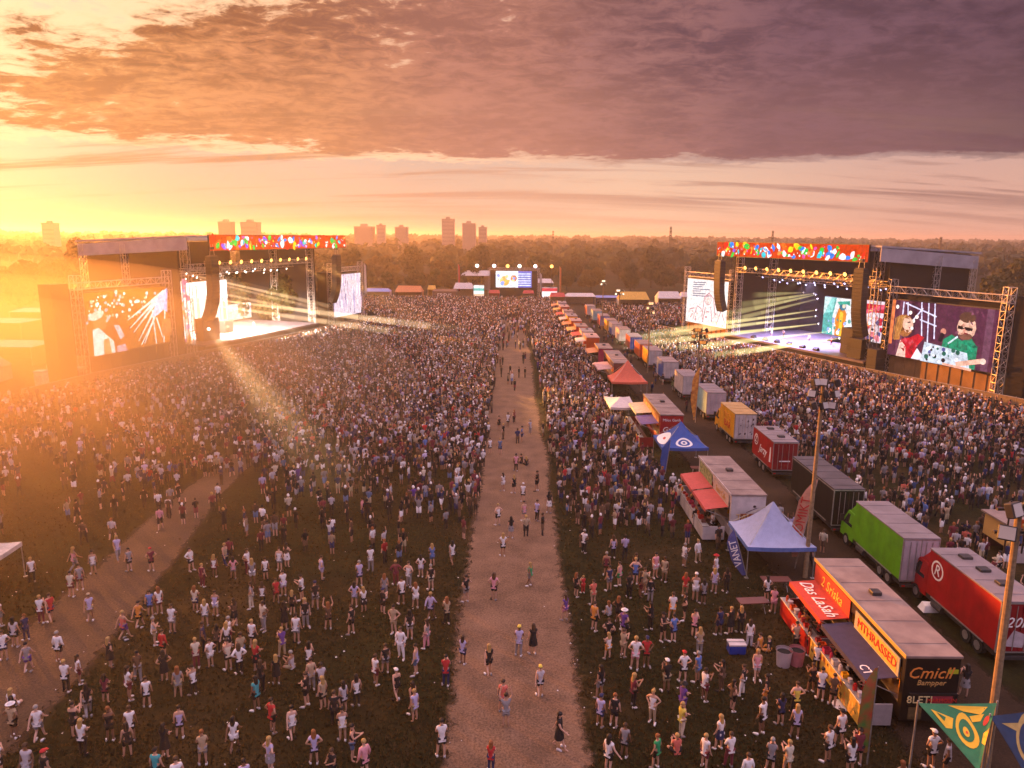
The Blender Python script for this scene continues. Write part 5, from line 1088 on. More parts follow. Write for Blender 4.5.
# ------------------------------------------------------------------ trees
def leaf_mat(name, a, b):
    m = bpy.data.materials.new(name); m.use_nodes = True; t = m.node_tree; bs = t.nodes["Principled BSDF"]; bs.inputs["Roughness"].default_value = .7; bs.inputs["Specular IOR Level"].default_value = .2
    at_ = t.nodes.new("ShaderNodeAttribute"); at_.attribute_name = "tone"; oi = t.nodes.new("ShaderNodeObjectInfo")
    ad = t.nodes.new("ShaderNodeMath"); ad.operation = 'MULTIPLY_ADD'; ad.inputs[1].default_value = .55; t.links.new(oi.outputs["Random"], ad.inputs[0]); sc = t.nodes.new("ShaderNodeMath"); sc.operation = 'MULTIPLY'; sc.inputs[1].default_value = .6; t.links.new(at_.outputs["Fac"], sc.inputs[0]); t.links.new(sc.outputs[0], ad.inputs[2])
    mx = t.nodes.new("ShaderNodeMix"); mx.data_type = 'RGBA'; mx.inputs["A"].default_value = (*a, 1); mx.inputs["B"].default_value = (*b, 1); t.links.new(ad.outputs[0], mx.inputs["Factor"])
    t.links.new(mx.outputs["Result"], bs.inputs["Base Color"])
    tr = t.nodes.new("ShaderNodeBsdfTranslucent"); t.links.new(mx.outputs["Result"], tr.inputs[0]); ms = t.nodes.new("ShaderNodeMixShader"); ms.inputs[0].default_value = .34
    t.links.new(bs.outputs[0], ms.inputs[1]); t.links.new(tr.outputs[0], ms.inputs[2]); t.links.new(ms.outputs[0], t.nodes["Material Output"].inputs[0]); return m
leafm = leaf_mat("leaves", (.014, .024, .008), (.085, .080, .022)); leafm2 = leaf_mat("autumn_leaves", (.030, .028, .009), (.15, .10, .024))
bark = P("bark", (.06, .045, .032), rough=.9, var=.4, scale=4)
def crown_mesh(name, seed, n, rx, rz, mat, leaf=.55, lobes=11):
    g_ = np.random.default_rng(seed)
    L = [((0, 0, 0), .62)]
    for i in range(lobes):
        a = g_.uniform(0, 2*math.pi); e = g_.uniform(-.5, 1.0); r = g_.uniform(.35, .75); L.append(((r*math.cos(a)*math.cos(e*.9), r*math.sin(a)*math.cos(e*.9), .75*math.sin(e)), g_.uniform(.22, .42)))
    w = np.array([l[1]**2 for l in L]); w /= w.sum()
    k = g_.choice(len(L), n, p=w); c = np.array([l[0] for l in L])[k]; r = np.array([l[1] for l in L])[k]
    d = g_.normal(size=(n, 3)); d /= np.linalg.norm(d, axis=1)[:, None]
    rr = r*(g_.uniform(.45, 1.06, n)**.45)
    p = (c+d*rr[:, None])*np.array([rx, rx, rz])
    nrm = d+g_.normal(size=(n, 3))*.55; nrm /= np.linalg.norm(nrm, axis=1)[:, None]
    t = np.cross(nrm, g_.normal(size=(n, 3))); t /= np.linalg.norm(t, axis=1)[:, None]; b = np.cross(nrm, t)
    s = (leaf*g_.uniform(.6, 1.3, n))[:, None]
    V = np.concatenate([p-t*s-b*s*.5, p+t*s*.2-b*s, p+t*s+b*s*.4, p-t*s*.3+b*s*.9], 1).reshape(-1, 3)
    me = bpy.data.meshes.new(name); me.vertices.add(n*4); me.vertices.foreach_set("co", V.ravel()); me.loops.add(n*4); me.loops.foreach_set("vertex_index", np.arange(n*4, dtype=np.int32)); me.polygons.add(n); me.polygons.foreach_set("loop_start", np.arange(n, dtype=np.int32)*4)
    at_ = me.attributes.new("tone", 'FLOAT', 'FACE'); at_.data.foreach_set("value", np.clip(g_.normal(.5, .25, n)+(k % 3-1)*.22, 0, 1).astype(np.float32)); me.materials.append(mat); me.update(calc_edges=True); return me
def trunk_mesh(seed, h, sp):
    r = random.Random(seed); m = MB(); m.tube((0, 0, -.1), (.1, 0, h*.45), .42, .28, bark, 8)
    for i in range(6):
        a = i*1.05+r.random(); m.tube((.1, 0, h*(.3+.03*i)), (sp*.5*math.cos(a), sp*.5*math.sin(a), h*(.55+.06*i)), .17, .05, bark, 5)
    m.tube((.1, 0, h*.45), (0, .1, h*.85), .28, .06, bark, 6); return m
TREES = []
for i in range(6):
    H_, S_ = [(13, 6.5), (15, 7.5), (11, 6.0), (16, 6.2), (12, 7.5), (14, 5.5)][i]
    cm = crown_mesh("crown", 40+i, 2600, S_, H_*.50, [leafm, leafm2][i in (2, 4)], .52); tm = trunk_mesh(i, H_*.8, S_)
    root = thing("broadleaf_tree", "x", "tree"); tr = tm.build("trunk", root); co = bpy.data.objects.new("crown", cm); C.objects.link(co); co.parent = root; co.location = (0, 0, H_*.51); TREES.append((root, H_, S_))
tcount = {}
used_proto = set()
def plant(x, y, k, s, zone, desc=None):
    root, H_, S_ = TREES[k]
    o = root if k not in used_proto else copy_tree(root); used_proto.add(k)
    o.location = (x, y, 0); o.rotation_euler = (0, 0, rnd.uniform(0, 6.28)); o.scale = (s*rnd.uniform(.9, 1.1), s*rnd.uniform(.9, 1.1), s*rnd.uniform(.85, 1.12))
    kind = ["round green", "broad green", "low yellowish", "tall upright green", "spreading yellowish", "narrow green"][k]
    o["_t"] = (zone+"|"+kind); o["group"] = "trees "+zone; TREEL.append((o, x, y, kind, zone)); return o
TREEL = []
tr_ = random.Random(77)
# belt beyond the far end of the field
for row, (Y_, x0, x1, step, s0, s1) in enumerate(((284, -75, -14, 9.5, .55, .95), (298, -80, 120, 11, .8, 1.15), (325, -95, 140, 12.5, .95, 1.3), (365, -110, 165, 15, 1.0, 1.35))):
    x = x0+tr_.uniform(0, 5)
    while x < x1:
        if not (row == 0 and -20 < x < 30) and not (row < 2 and 60 < x < 73):
            plant(x+tr_.uniform(-2, 2), Y_+tr_.uniform(-6, 6), tr_.randrange(6), tr_.uniform(s0, s1)*.88, "beyond the field")
        x += step*tr_.uniform(.75, 1.3)
# right: behind the right stage
for (x, y, k, s) in ((104, 176, 4, .9), (112, 166, 2, 1.0), (119, 181, 1, .95), (127, 170, 4, .85), (112, 196, 0, 1.05), (131, 196, 2, 1.1), (122, 212, 3, 1.0), (142, 208, 1, 1.0), (108, 220, 5, .95), (150, 188, 4, 1.0), (135, 182, 0, .95), (100, 158, 2, .75), (155, 222, 3, 1.05), (128, 236, 1, 1.05), (148, 250, 0, 1.1), (168, 246, 4, 1.1), (111, 250, 4, 1.0), (96, 262, 2, .95), (185, 262, 1, 1.2), (172, 292, 3, 1.2), (148, 290, 5, 1.2), (200, 300, 0, 1.2), (128, 282, 1, 1.1), (104, 150, 4, .7), (116, 150, 0, .8), (108, 140, 2, .7)):
    plant(x, y, k, s, "behind the right stage")
# left: beyond the left stage, leaving two gaps where the low sun reaches the grass
for i in range(40):
    q = -58+i*(2.6 if -58+i*2.6 < 27 else 3.9)+tr_.uniform(-1.0, 1.0); pdist = 176+tr_.uniform(-16, 16)
    if any(abs(q-gq) < gw for gq, gw in ((20.5, 7.2), (9.4, 4.2), (-13, 3.0), (36, 2.5))): continue
    if q < 27: pdist = min(176, max(50, 5.67*q+24))+tr_.uniform(-5, 5)  # trees out of view, sized to cast shade on the near field
    k_ = tr_.choice([0, 1, 3, 4]); hgt_ = TREES[k_][1]*1.02; sc_ = ((pdist-12)*math.tan(SUN_EL)+1.2)/hgt_*tr_.uniform(.95, 1.08) if q < 27 else tr_.uniform(.8, .95)
    x, y = (q-pdist)/math.sqrt(2), (q+pdist)/math.sqrt(2); plant(x, y, k_, sc_, "along the left side")
for (x, y, k, s) in ((-128, 190, 1, 1.1), (-112, 214, 3, 1.15), (-98, 232, 0, 1.1), (-140, 226, 4, 1.1), (-150, 256, 1, 1.2), (-122, 262, 5, 1.1), (-168, 236, 2, 1.2), (-96, 258, 2, 1.0), (-108, 176, 4, .9), (-176, 280, 0, 1.2), (-134, 290, 3, 1.2), (-104, 300, 1, 1.2)):
    plant(x, y, k, s, "beyond the left stage")
# labels for the trees: kind, zone, neighbours
ords = ["first", "second", "third", "fourth", "fifth", "sixth", "seventh", "eighth", "ninth", "tenth", "eleventh", "twelfth", "thirteenth", "fourteenth", "fifteenth", "sixteenth", "seventeenth", "eighteenth", "nineteenth", "twentieth"]
def ordn(i): return ords[i] if i < 20 else "%dth" % (i+1)
for zone in sorted(set(t[4] for t in TREEL)):
    for kind in sorted(set(t[3] for t in TREEL if t[4] == zone)):
        ts = sorted([t for t in TREEL if t[4] == zone and t[3] == kind], key=lambda t: math.atan2(t[1], t[2]))
        for i, tq in enumerate(ts):
            tq[0]["label"] = ("%s tree %s" % (kind, zone)) if len(ts) == 1 else "%s tree %s, %s such from the left" % (kind, zone, ordn(i))
for o in C.objects:
    if "_t" in o: del o["_t"]
# far wood: one mass of crowns out to the horizon
def far_wood():
    g_ = np.random.default_rng(5); P_ = []
    def blobs(n, y0, y1, h0, h1, spread):
        y = g_.uniform(y0, y1, n); x = g_.uniform(-1, 1, n)*(y*.95+60); return np.stack([x, y, g_.uniform(h0, h1, n)], 1)
    B = np.concatenate([blobs(420, 395, 600, 9, 16, 1), blobs(900, 600, 1100, 10, 19, 1), blobs(1100, 1100, 2200, 10, 22, 1)])
    k = 42; n = len(B)*k; c = np.repeat(B, k, 0); d = g_.normal(size=(n, 3)); d /= np.linalg.norm(d, axis=1)[:, None]; d[:, 2] = np.abs(d[:, 2])
    rad = np.repeat(g_.uniform(6, 11, len(B)), k)*(1+(c[:, 1] > 1000)*.6); p = np.stack([c[:, 0]+d[:, 0]*rad, c[:, 1]+d[:, 1]*rad, c[:, 2]*.45+d[:, 2]*c[:, 2]*.55], 1)
    nr = d+g_.normal(size=(n, 3))*.5; nr /= np.linalg.norm(nr, axis=1)[:, None]; t = np.cross(nr, g_.normal(size=(n, 3))); t /= np.linalg.norm(t, axis=1)[:, None]; b = np.cross(nr, t); s = (g_.uniform(1.4, 3.0, n)*(1+(c[:, 1] > 1000)))[:, None]
    V = np.concatenate([p-t*s-b*s*.5, p+t*s*.2-b*s, p+t*s+b*s*.4, p-t*s*.3+b*s*.9], 1).reshape(-1, 3)
    me = bpy.data.meshes.new("far_wood"); me.vertices.add(n*4); me.vertices.foreach_set("co", V.ravel()); me.loops.add(n*4); me.loops.foreach_set("vertex_index", np.arange(n*4, dtype=np.int32)); me.polygons.add(n); me.polygons.foreach_set("loop_start", np.arange(n, dtype=np.int32)*4)
    at_ = me.attributes.new("tone", 'FLOAT', 'FACE'); at_.data.foreach_set("value", np.clip(np.repeat(g_.random(len(B)), k), 0, 1).astype(np.float32)); me.materials.append(leafm); me.update(calc_edges=True)
    o = bpy.data.objects.new("far_wood", me); C.objects.link(o); tag(o, "far hazy wood running to the horizon", None, None, "stuff")
far_wood()
# ------------------------------------------------------------------ people
ARMS = {  # elbow, wrist for the right side (x>0) and left side
    'down': (((.235, -.03, 1.15), (.25, .06, .92)), ((-.235, -.03, 1.15), (-.25, .06, .92))),
    'phone': (((.215, .10, 1.17), (.09, .34, 1.27)), ((-.215, .08, 1.16), (-.10, .32, 1.22))),
    'crossed': (((.235, .07, 1.17), (-.02, .20, 1.20)), ((-.235, .07, 1.16), (.03, .22, 1.14))),
    'oneup': (((.29, .06, 1.60), (.22, .12, 1.87)), ((-.235, -.03, 1.15), (-.25, .06, .92))),
    'bothup': (((.30, .06, 1.60), (.24, .10, 1.88)), ((-.30, .04, 1.59), (-.22, .12, 1.86))),
    'hips': (((.37, -.09, 1.20), (.19, .05, 1.03)), ((-.36, -.09, 1.20), (-.19, .05, 1.03))),
    'swing': (((.235, .10, 1.17), (.23, .30, 1.02)), ((-.235, -.14, 1.16), (-.25, -.24, .93))),
    'out': (((.30, -.02, 1.20), (.46, .06, .98)), ((-.235, -.03, 1.15), (-.25, .06, .92)))}
LEGS = {'stand': (((.105, .015, .49), (.115, -.02, .085)), ((-.10, .02, .49), (-.12, .0, .085))),
        'weight': (((.10, .01, .49), (.10, -.03, .085)), ((-.15, .07, .49), (-.19, .08, .085))),
        'walk': (((.09, .16, .51), (.09, .30, .10)), ((-.09, .02, .48), (-.09, -.30, .16))),
        'sit': (((.33, .22, .18), (.06, .34, .07)), ((-.33, .22, .18), (-.06, .26, .07)))}
def skel(arms, legs):
    """skeleton: name -> (pos, radius); list of edges"""
    dz = -.80 if legs == 'sit' else 0.0
    up = lambda p: Vector((p[0], p[1]-(.04 if legs == 'sit' else 0), p[2]+dz))
    J = {'pelvis': (up((0, 0, .95)), .125), 'waist': (up((0, .0, 1.10)), .115), 'chest': (up((0, .0, 1.30)), .135), 'nb': (up((0, -.005, 1.45)), .07), 'neck': (up((0, .005, 1.53)), .055), 'head': (up((0, .02, 1.61)), .082), 'brow': (up((0, .015, 1.68)), .092), 'crown': (up((0, .005, 1.735)), .06), 'nose': (up((0, .125, 1.645)), .018), 'jaw': (up((0, .075, 1.575)), .045)}
    E_ = [('pelvis', 'waist'), ('waist', 'chest'), ('chest', 'nb'), ('nb', 'neck'), ('neck', 'head'), ('head', 'brow'), ('brow', 'crown'), ('head', 'nose'), ('head', 'jaw')]
    for s, sd in ((1, 'R'), (-1, 'L')):
        el, wr = ARMS[arms][0 if s > 0 else 1]; el, wr = up(el), up(wr)
        J['sh'+sd] = (up((s*.165, 0, 1.405)), .066); J['ua'+sd] = ((up((s*.165, 0, 1.405))+el)/2, .052); J['el'+sd] = (el, .043); J['wr'+sd] = (wr, .030)
        d = (wr-el).normalized(); side = d.cross(Vector((0, 0, 1))); side = side.normalized() if side.length > .1 else Vector((0, 1, 0)); nn = d.cross(side)
        J['pa'+sd] = (wr+d*.075, .036)
        E_ += [('chest', 'sh'+sd), ('sh'+sd, 'ua'+sd), ('ua'+sd, 'el'+sd), ('el'+sd, 'wr'+sd), ('wr'+sd, 'pa'+sd)]
        for i, (o, l) in enumerate(((-.030, .075), (-.010, .09), (.010, .085), (.028, .065))):
            a, b = 'f%d%s' % (i, sd), 'g%d%s' % (i, sd); p = wr+d*.105+side*o
            J[a] = (p+d*l*.5-nn*.008, .0105); J[b] = (p+d*l-nn*.03, .009); E_ += [('pa'+sd, a), (a, b)]
        J['t0'+sd] = (wr+d*.06+side*-.055-nn*.01, .012); J['t1'+sd] = (wr+d*.10+side*-.07-nn*.02, .010); E_ += [('pa'+sd, 't0'+sd), ('t0'+sd, 't1'+sd)]
        kn, an = LEGS[legs][0 if s > 0 else 1]; kn, an = Vector(kn), Vector(an)
        hip = up((s*.09, 0, .89)); J['hip'+sd] = (hip, .098); J['th'+sd] = (hip*.5+kn*.5, .082); J['kn'+sd] = (kn, .058); J['ca'+sd] = (kn*.65+an*.35+Vector((0, -.02, 0)), .056); J['an'+sd] = (an, .038)
        f = Vector((s*.02, .13, -.05)) if legs != 'sit' else Vector((s*.02, .12, -.02)); J['to'+sd] = (an+f, .032)
        E_ += [('pelvis', 'hip'+sd), ('hip'+sd, 'th'+sd), ('th'+sd, 'kn'+sd), ('kn'+sd, 'ca'+sd), ('ca'+sd, 'an'+sd), ('an'+sd, 'to'+sd)]
    return J, E_
def skin(name, J, E_, root, sub=1, keep=None):
    names = [n for n in J if keep is None or n in keep]; ix = {n: i for i, n in enumerate(names)}
    me = bpy.data.meshes.new(name); me.from_pydata([tuple(J[n][0]) for n in names], [(ix[a], ix[b]) for a, b in E_ if a in ix and b in ix], [])
    o = bpy.data.objects.new(name, me); C.objects.link(o); md = o.modifiers.new("s", 'SKIN'); md.use_smooth_shade = True
    for i, n in enumerate(names):
        v = me.skin_vertices[0].data[i]; r = J[n][1]; v.radius = r if isinstance(r, tuple) else (r, r); v.use_root = (n == root)
    if sub: md2 = o.modifiers.new("u", 'SUBSURF'); md2.levels = sub; md2.render_levels = sub
    bpy.context.view_layer.update(); dg = bpy.context.evaluated_depsgraph_get(); res = bpy.data.meshes.new_from_object(o.evaluated_get(dg)); res.name = name
    bpy.data.objects.remove(o); bpy.data.meshes.remove(me); res.polygons.foreach_set("use_smooth", [True]*len(res.polygons)); res.materials.clear(); res.materials.append(white); return res
PM = {}
def pmesh(kind, arms, legs):
    """mesh of a body or of a garment for one pose"""
    key = (kind, arms if kind in ('body', 'tee', 'tank', 'dress', 'hoodie') else '', legs if kind in ('body', 'shorts', 'trousers', 'skirt', 'dress', 'shoe') or legs == 'sit' else '')
    if key in PM: return PM[key]
    J, E_ = skel(arms, legs); J = dict(J)
    grow = lambda n, r, p=None: J.__setitem__(n, (J[n][0] if p is None else p, r))
    if kind == 'body': me = skin("person", J, E_, 'pelvis')
    elif kind in ('tee', 'hoodie', 'tank', 'dress'):
        keep = ['pelvis', 'waist', 'chest', 'nb']; grow('pelvis', .15); grow('waist', .142); grow('chest', .158); grow('nb', .085, J['nb'][0]+Vector((0, 0, -.01)))
        J['hem'] = (J['pelvis'][0]+Vector((0, 0, -.06)), .152); E2 = list(E_)+[('hem', 'pelvis')]; keep.append('hem')
        for sd in 'RL':
            grow('sh'+sd, .082 if kind != 'tank' else .072); keep.append('sh'+sd)
            if kind in ('tee', 'dress'): grow('ua'+sd, .072); keep.append('ua'+sd)
            if kind == 'hoodie': grow('ua'+sd, .07); grow('el'+sd, .062); grow('wr'+sd, .046); keep += ['ua'+sd, 'el'+sd, 'wr'+sd]
        me = skin(kind, J, E2, 'pelvis', 1, keep)
        if kind == 'dress' and legs != 'sit':
            bm_ = bmesh.new(); bm_.from_mesh(me); prev = None
            for z, rx in ((1.12, .15), (.95, .185), (.72, .225), (.55, .255)):
                ring = [bm_.verts.new((rx*math.cos(2*math.pi*i/12), rx*.85*math.sin(2*math.pi*i/12), z)) for i in range(12)]
                if prev:
                    for i in range(12): bm_.faces.new((prev[i], ring[i], ring[(i+1) % 12], prev[(i+1) % 12]))
                prev = ring
            for f in bm_.faces: f.smooth = True
            bm_.to_mesh(me); bm_.free()
    elif kind in ('shorts', 'trousers'):
        keep = ['pelvis']; grow('pelvis', .138, J['pelvis'][0]+Vector((0, 0, .02)))
        for sd in 'RL':
            grow('hip'+sd, .115); grow('th'+sd, .105); keep += ['hip'+sd, 'th'+sd]
            if kind == 'trousers': grow('kn'+sd, .078); grow('ca'+sd, .07); grow('an'+sd, .058); keep += ['kn'+sd, 'ca'+sd, 'an'+sd]
            else: J['kn'+sd] = (J['th'+sd][0]*.45+J['kn'+sd][0]*.55, .095); keep.append('kn'+sd)
        me = skin(kind, J, E_, 'pelvis', 1, keep)
    elif kind == 'skirt':
        m = MB(); n = 12; dz = -.8 if legs == 'sit' else 0; vs = []
        for z, rx in ((1.06, .142), (.92, .18), (.72, .21), (.60, .225)): vs += [(rx*math.cos(2*math.pi*i/n), rx*.88*math.sin(2*math.pi*i/n), max(.05, z+dz)) for i in range(n)]
        m.add(vs, [(r*n+i, r*n+n+i, r*n+n+(i+1) % n, r*n+(i+1) % n) for r in range(3) for i in range(n)], white); o = m.build("skirt", None, True); me = o.data; bpy.data.objects.remove(o)
    elif kind in ('shoeR', 'shoeL'):
        sd = kind[-1]; a, b = J['an'+sd][0], J['to'+sd][0]; d = Vector((b.x-a.x, b.y-a.y, 0)).normalized(); S = Vector((d.y, -d.x, 0)); m = MB(); vs = []; zb = min(a.z-.085, b.z-.03)
        for t, w, h in ((-.07, .035, .07), (-.04, .045, .10), (.05, .045, .085), (.13, .05, .06), (.18, .03, .035)):
            c = Vector((a.x, a.y, max(0, zb)))+d*t; vs += [c-S*w, c+S*w, c+S*w*.85+Vector((0, 0, h)), c-S*w*.85+Vector((0, 0, h))]
        m.add(vs, [(r*4+k, r*4+(k+1) % 4, r*4+4+(k+1) % 4, r*4+4+k) for r in range(4) for k in range(4)]+[(0, 3, 2, 1), (16, 17, 18, 19)], white); o = m.build("shoe", None, True); me = o.data; bpy.data.objects.remove(o)
    else:
        h = J['brow'][0]; m = MB()
        c = (h.x, h.y-.018, h.z+.004)
        if kind == 'short_hair': m.ball(c, .102, .118, .105, white, 12, 5, -.25)
        elif kind == 'long_hair':
            m.ball(c, .106, .122, .108, white, 12, 5, -.2); vs = []
            for z, w, y in ((.02, .10, -.06), (-.10, .115, -.095), (-.22, .12, -.115), (-.33, .09, -.12)): vs += [(c[0]-w, c[1]+y*.5, c[2]+z), (c[0]-w*.6, c[1]+y, c[2]+z), (c[0]+w*.6, c[1]+y, c[2]+z), (c[0]+w, c[1]+y*.5, c[2]+z), (c[0]+w*.5, c[1]+y+.06, c[2]+z), (c[0]-w*.5, c[1]+y+.06, c[2]+z)]
            m.add(vs, [(r*6+k, r*6+6+k, r*6+6+(k+1) % 6, r*6+(k+1) % 6) for r in range(3) for k in range(6)]+[(18, 19, 20, 21, 22, 23)], white)
        elif kind == 'bun_hair': m.ball(c, .103, .118, .105, white, 12, 5, -.2); m.ball((c[0], c[1]-.09, c[2]+.07), .045, .045, .045, white, 8, 6)
        elif kind == 'cap':
            m.ball(c, .108, .124, .112, white, 12, 5, .12); vs = [(c[0]-.085, c[1]+.09, c[2]+.02), (c[0]-.07, c[1]+.20, c[2]+.005), (c[0]+.07, c[1]+.20, c[2]+.005), (c[0]+.085, c[1]+.09, c[2]+.02)]; m.slab(vs, (0, 0, .014), white)
        elif kind == 'hat': m.ball(c, .11, .125, .125, white, 12, 5, .1); m.tube((c[0], c[1], c[2]+.01), (c[0], c[1], c[2]+.025), .20, .19, white, 14)
        o = m.build(kind, None, True); me = o.data; bpy.data.objects.remove(o)
    me.name = kind.rstrip('RL') if kind.startswith('shoe') else kind
    PM[key] = me; return me
SHIRT = dict(white=(.74, .70, .70), black=(.016, .015, .017), grey=(.26, .24, .25), red=(.48, .03, .035), coral=(.62, .15, .11), navy=(.025, .03, .09), blue=(.10, .18, .46), lavender=(.46, .40, .60), purple=(.13, .055, .27), teal=(.05, .33, .36), green=(.03, .30, .11), yellow=(.70, .55, .09), orange=(.66, .26, .05), pink=(.68, .30, .34), tan=(.42, .31, .20), maroon=(.17, .03, .045), brown=(.11, .065, .04), cream=(.62, .54, .42), khaki=(.34, .27, .17), denim=(.10, .15, .27), silver=(.48, .44, .47))
HAIRC = dict(dark=(.018, .013, .011), brown=(.06, .033, .018), blond=(.42, .26, .09), ginger=(.26, .09, .03), grey=(.3, .28, .26))
SKINC = [(.52, .30, .21), (.44, .25, .17), (.34, .18, .11), (.20, .10, .06), (.58, .35, .26)]
def clothm(c): return P("cloth_"+c, SHIRT[c], rough=.85, var=.16, scale=9)
hairm = {k: P("hair_"+k, v, rough=.6, var=.3, scale=20) for k, v in HAIRC.items()}; skinm = [P("skin_%d" % i, c, rough=.55, var=.08, scale=8) for i, c in enumerate(SKINC)]
def inst(name, me, mat, parent=None):
    o = bpy.data.objects.new(name, me); C.objects.link(o)
    if parent: o.parent = parent
    o.material_slots[0].link = 'OBJECT'; o.material_slots[0].material = mat; return o
PEOPLE = []
def person(x, y, z, yaw, top, topc, bot, botc, arms, legs, hair, hairc, sk, h, shoes=True, extra=None):
    b = inst("person", pmesh('body', arms, legs), skinm[sk]); b.location = (x, y, z); b.rotation_euler = (0, 0, yaw); b.scale = (h/1.78*extra if extra else h/1.78, h/1.78*(extra or 1), h/1.78)
    inst({'tee': 'shirt', 'tank': 'vest_top', 'hoodie': 'jacket', 'dress': 'dress'}[top], pmesh(top, arms, legs), clothm(topc), b)
    if bot and not (top == 'dress' and legs != 'sit'): inst(bot, pmesh(bot, arms, legs), clothm(botc), b)
    if hair in ('cap', 'hat'): inst('hair', pmesh('short_hair', arms, legs), hairm['brown'], b); inst(hair, pmesh(hair, arms, legs), clothm(hairc), b)
    else: inst('hair', pmesh(hair, arms, legs), hairm[hairc], b)
    if shoes and legs != 'sit':
        for k in ('shoeR', 'shoeL'): inst('shoe', pmesh(k, arms, legs), clothm(rnd.choice(['white', 'white', 'black', 'grey', 'silver'])), b)
    b["category"] = "person"; PEOPLE.append(dict(o=b, x=x, y=y, top=top, topc=topc, bot=bot, botc=botc, arms=arms, legs=legs, hair=hair, hairc=hairc)); return b

# people read off the photograph: feet px, shirt, bottom, [pose letter], [hair letter]
LIST = """33,582 white black;72,597 cream maroon;81,590 grey maroon;94,574 white grey;42,623 white maroon;52,622 red navy w;91,621 lavender khaki w;16,647 silver black - L;27,640 navy navy;5,660 white navy;60,662 white black;29,672 grey purple w;125,640 coral purple w;111,668 black dress - B;80,684 white maroon;1,626 white grey;
67,692 white black c;89,717 black grey w L;13,706 white white s;15,738 tan black h;40,741 white grey w;76,738 black black p;84,755 white black - B;111,741 black black p;132,741 white black;129,757 black black;30,783 silver grey;48,789 black black;0,778 white black;
139,681 brown grey;165,681 black dress h;194,695 white black;130,700 white maroon c L;148,707 white black;181,738 lavender black;166,758 black dress - L;204,765 tan grey;235,752 white white w L;158,785 teal black;179,797 white navy;246,797 lavender grey;
130,571 grey black;152,571 maroon black;191,571 white black;203,587 maroon maroon;215,577 white maroon;234,579 pink grey;160,614 white maroon;151,616 blue navy;140,628 orange black w;173,633 white grey c;196,612 cream navy;206,626 white grey;216,616 lavender white;235,626 brown black - L;155,645 white tan;164,658 red black;197,668 cream maroon;204,652 navy black;218,652 brown black c L;230,645 white maroon;211,667 white white;229,670 cream black p;240,674 white black;
248,574 white maroon;266,580 white black;280,571 white grey;252,608 grey cream;263,606 white black;277,603 red maroon;284,596 white lavender;302,600 white black p;316,609 black grey p;322,580 lavender lavender;293,615 black black;306,627 black grey - B;285,630 black dress;264,630 cream grey h;329,629 brown black u;352,634 black black;355,607 lavender grey;360,586 lavender navy p;253,648 white black;283,656 purple tan;297,643 white grey;310,672 white black - L;257,672 red black - B;
277,684 black dress;257,710 teal black;307,706 black black;322,696 silver black;312,690 tan grey;357,706 white black - L;273,733 red black;293,739 white grey w;343,741 white tan;271,773 lavender grey - B;315,764 lavender black;333,783 black black;365,778 pink black;
371,571 white grey;385,598 grey grey;396,585 maroon maroon h;409,587 white grey;402,604 white black;416,608 white white c;431,590 black cream;421,577 white lavender;431,620 lavender navy w;447,624 tan black;466,602 black grey;394,634 tan tan h;410,639 black silver - L;401,658 white white;427,648 grey pink;463,664 lavender navy;386,673 black grey;
376,685 white maroon;397,700 black black w H;416,675 lavender denim;446,686 red navy p;413,714 black black w L;442,757 white black;
489,675 black black w B;503,713 coral denim;491,772 red navy;519,656 lavender grey - Y;533,654 black dress;540,696 silver black w Y;559,749 black dress w L;494,600 pink black;530,586 green grey w;565,620 purple pink;503,556 white black h;511,538 black grey - L;498,525 white black h;524,521 pink grey;537,521 lavender black;549,513 black white - L;503,491 white white;514,493 black black;537,491 black black;523,502 white black;516,471 pink black;500,455 denim navy;490,454 white black;522,442 blue navy;530,434 silver grey;508,427 white black;514,423 maroon black;499,430 black black;521,463 black black s;526,465 black black s;
584,553 white black;613,558 lavender black;606,576 maroon black;609,591 navy grey;619,586 pink green;635,584 blue navy;644,594 tan tan;655,578 pink white;664,582 tan tan;576,597 black black;583,593 red red k;593,605 coral tan;629,598 black black;640,597 black maroon;650,602 black grey;608,614 silver grey s;618,623 black black;594,631 orange black;650,630 black black p;662,641 black black;672,621 white orange;673,642 blue navy;684,620 black black;609,633 black black s;623,629 white black s;608,659 white orange;623,657 tan tan p;635,670 white pink;646,666 red black;
600,698 black grey - L;633,707 maroon black - B;652,722 white tan;666,692 black khaki p H;683,682 white black;600,727 lavender navy;614,727 black black;624,757 grey black;608,772 white black o L;656,768 green black;676,752 coral black s;681,736 yellow cream;
697,682 blue grey;704,701 white maroon;721,691 brown brown;742,695 black white;732,711 brown black;756,680 pink silver w;765,706 black orange - L;761,734 white black;780,725 navy black;795,714 yellow black;795,738 lavender black;682,715 purple purple;719,749 white navy - B;704,769 white maroon;729,767 white maroon;770,773 grey black p;787,775 cream tan p;746,790 white black;
684,567 white grey;697,562 white tan;715,579 white lavender;714,593 lavender grey;726,592 black black - L;685,597 red tan;695,601 white white;703,604 grey black;694,637 pink black;699,655 tan grey;719,635 navy navy;730,634 black dress;740,633 black black;749,647 white silver;759,648 orange brown s;768,651 black orange s;766,601 white black;773,613 pink pink;
820,700 white navy;839,746 white black;827,762 white black;849,775 white black - L;857,765 maroon black;900,780 tan black s;930,768 white black;945,775 silver black;808,655 maroon black;816,672 white black p;803,640 orange black;811,692 black black;806,626 red black;795,650 tan black p;832,706 brown black;799,612 white navy"""
poselist = []
for ent in LIST.replace("\n", "").split(";"):
    p_ = ent.split(); px, py = map(float, p_[0].split(",")); poselist.append((px, py, p_[1], p_[2], p_[3] if len(p_) > 3 else '-', p_[4] if len(p_) > 4 else ''))
r6 = random.Random(606); count_ind = 0; placed = []
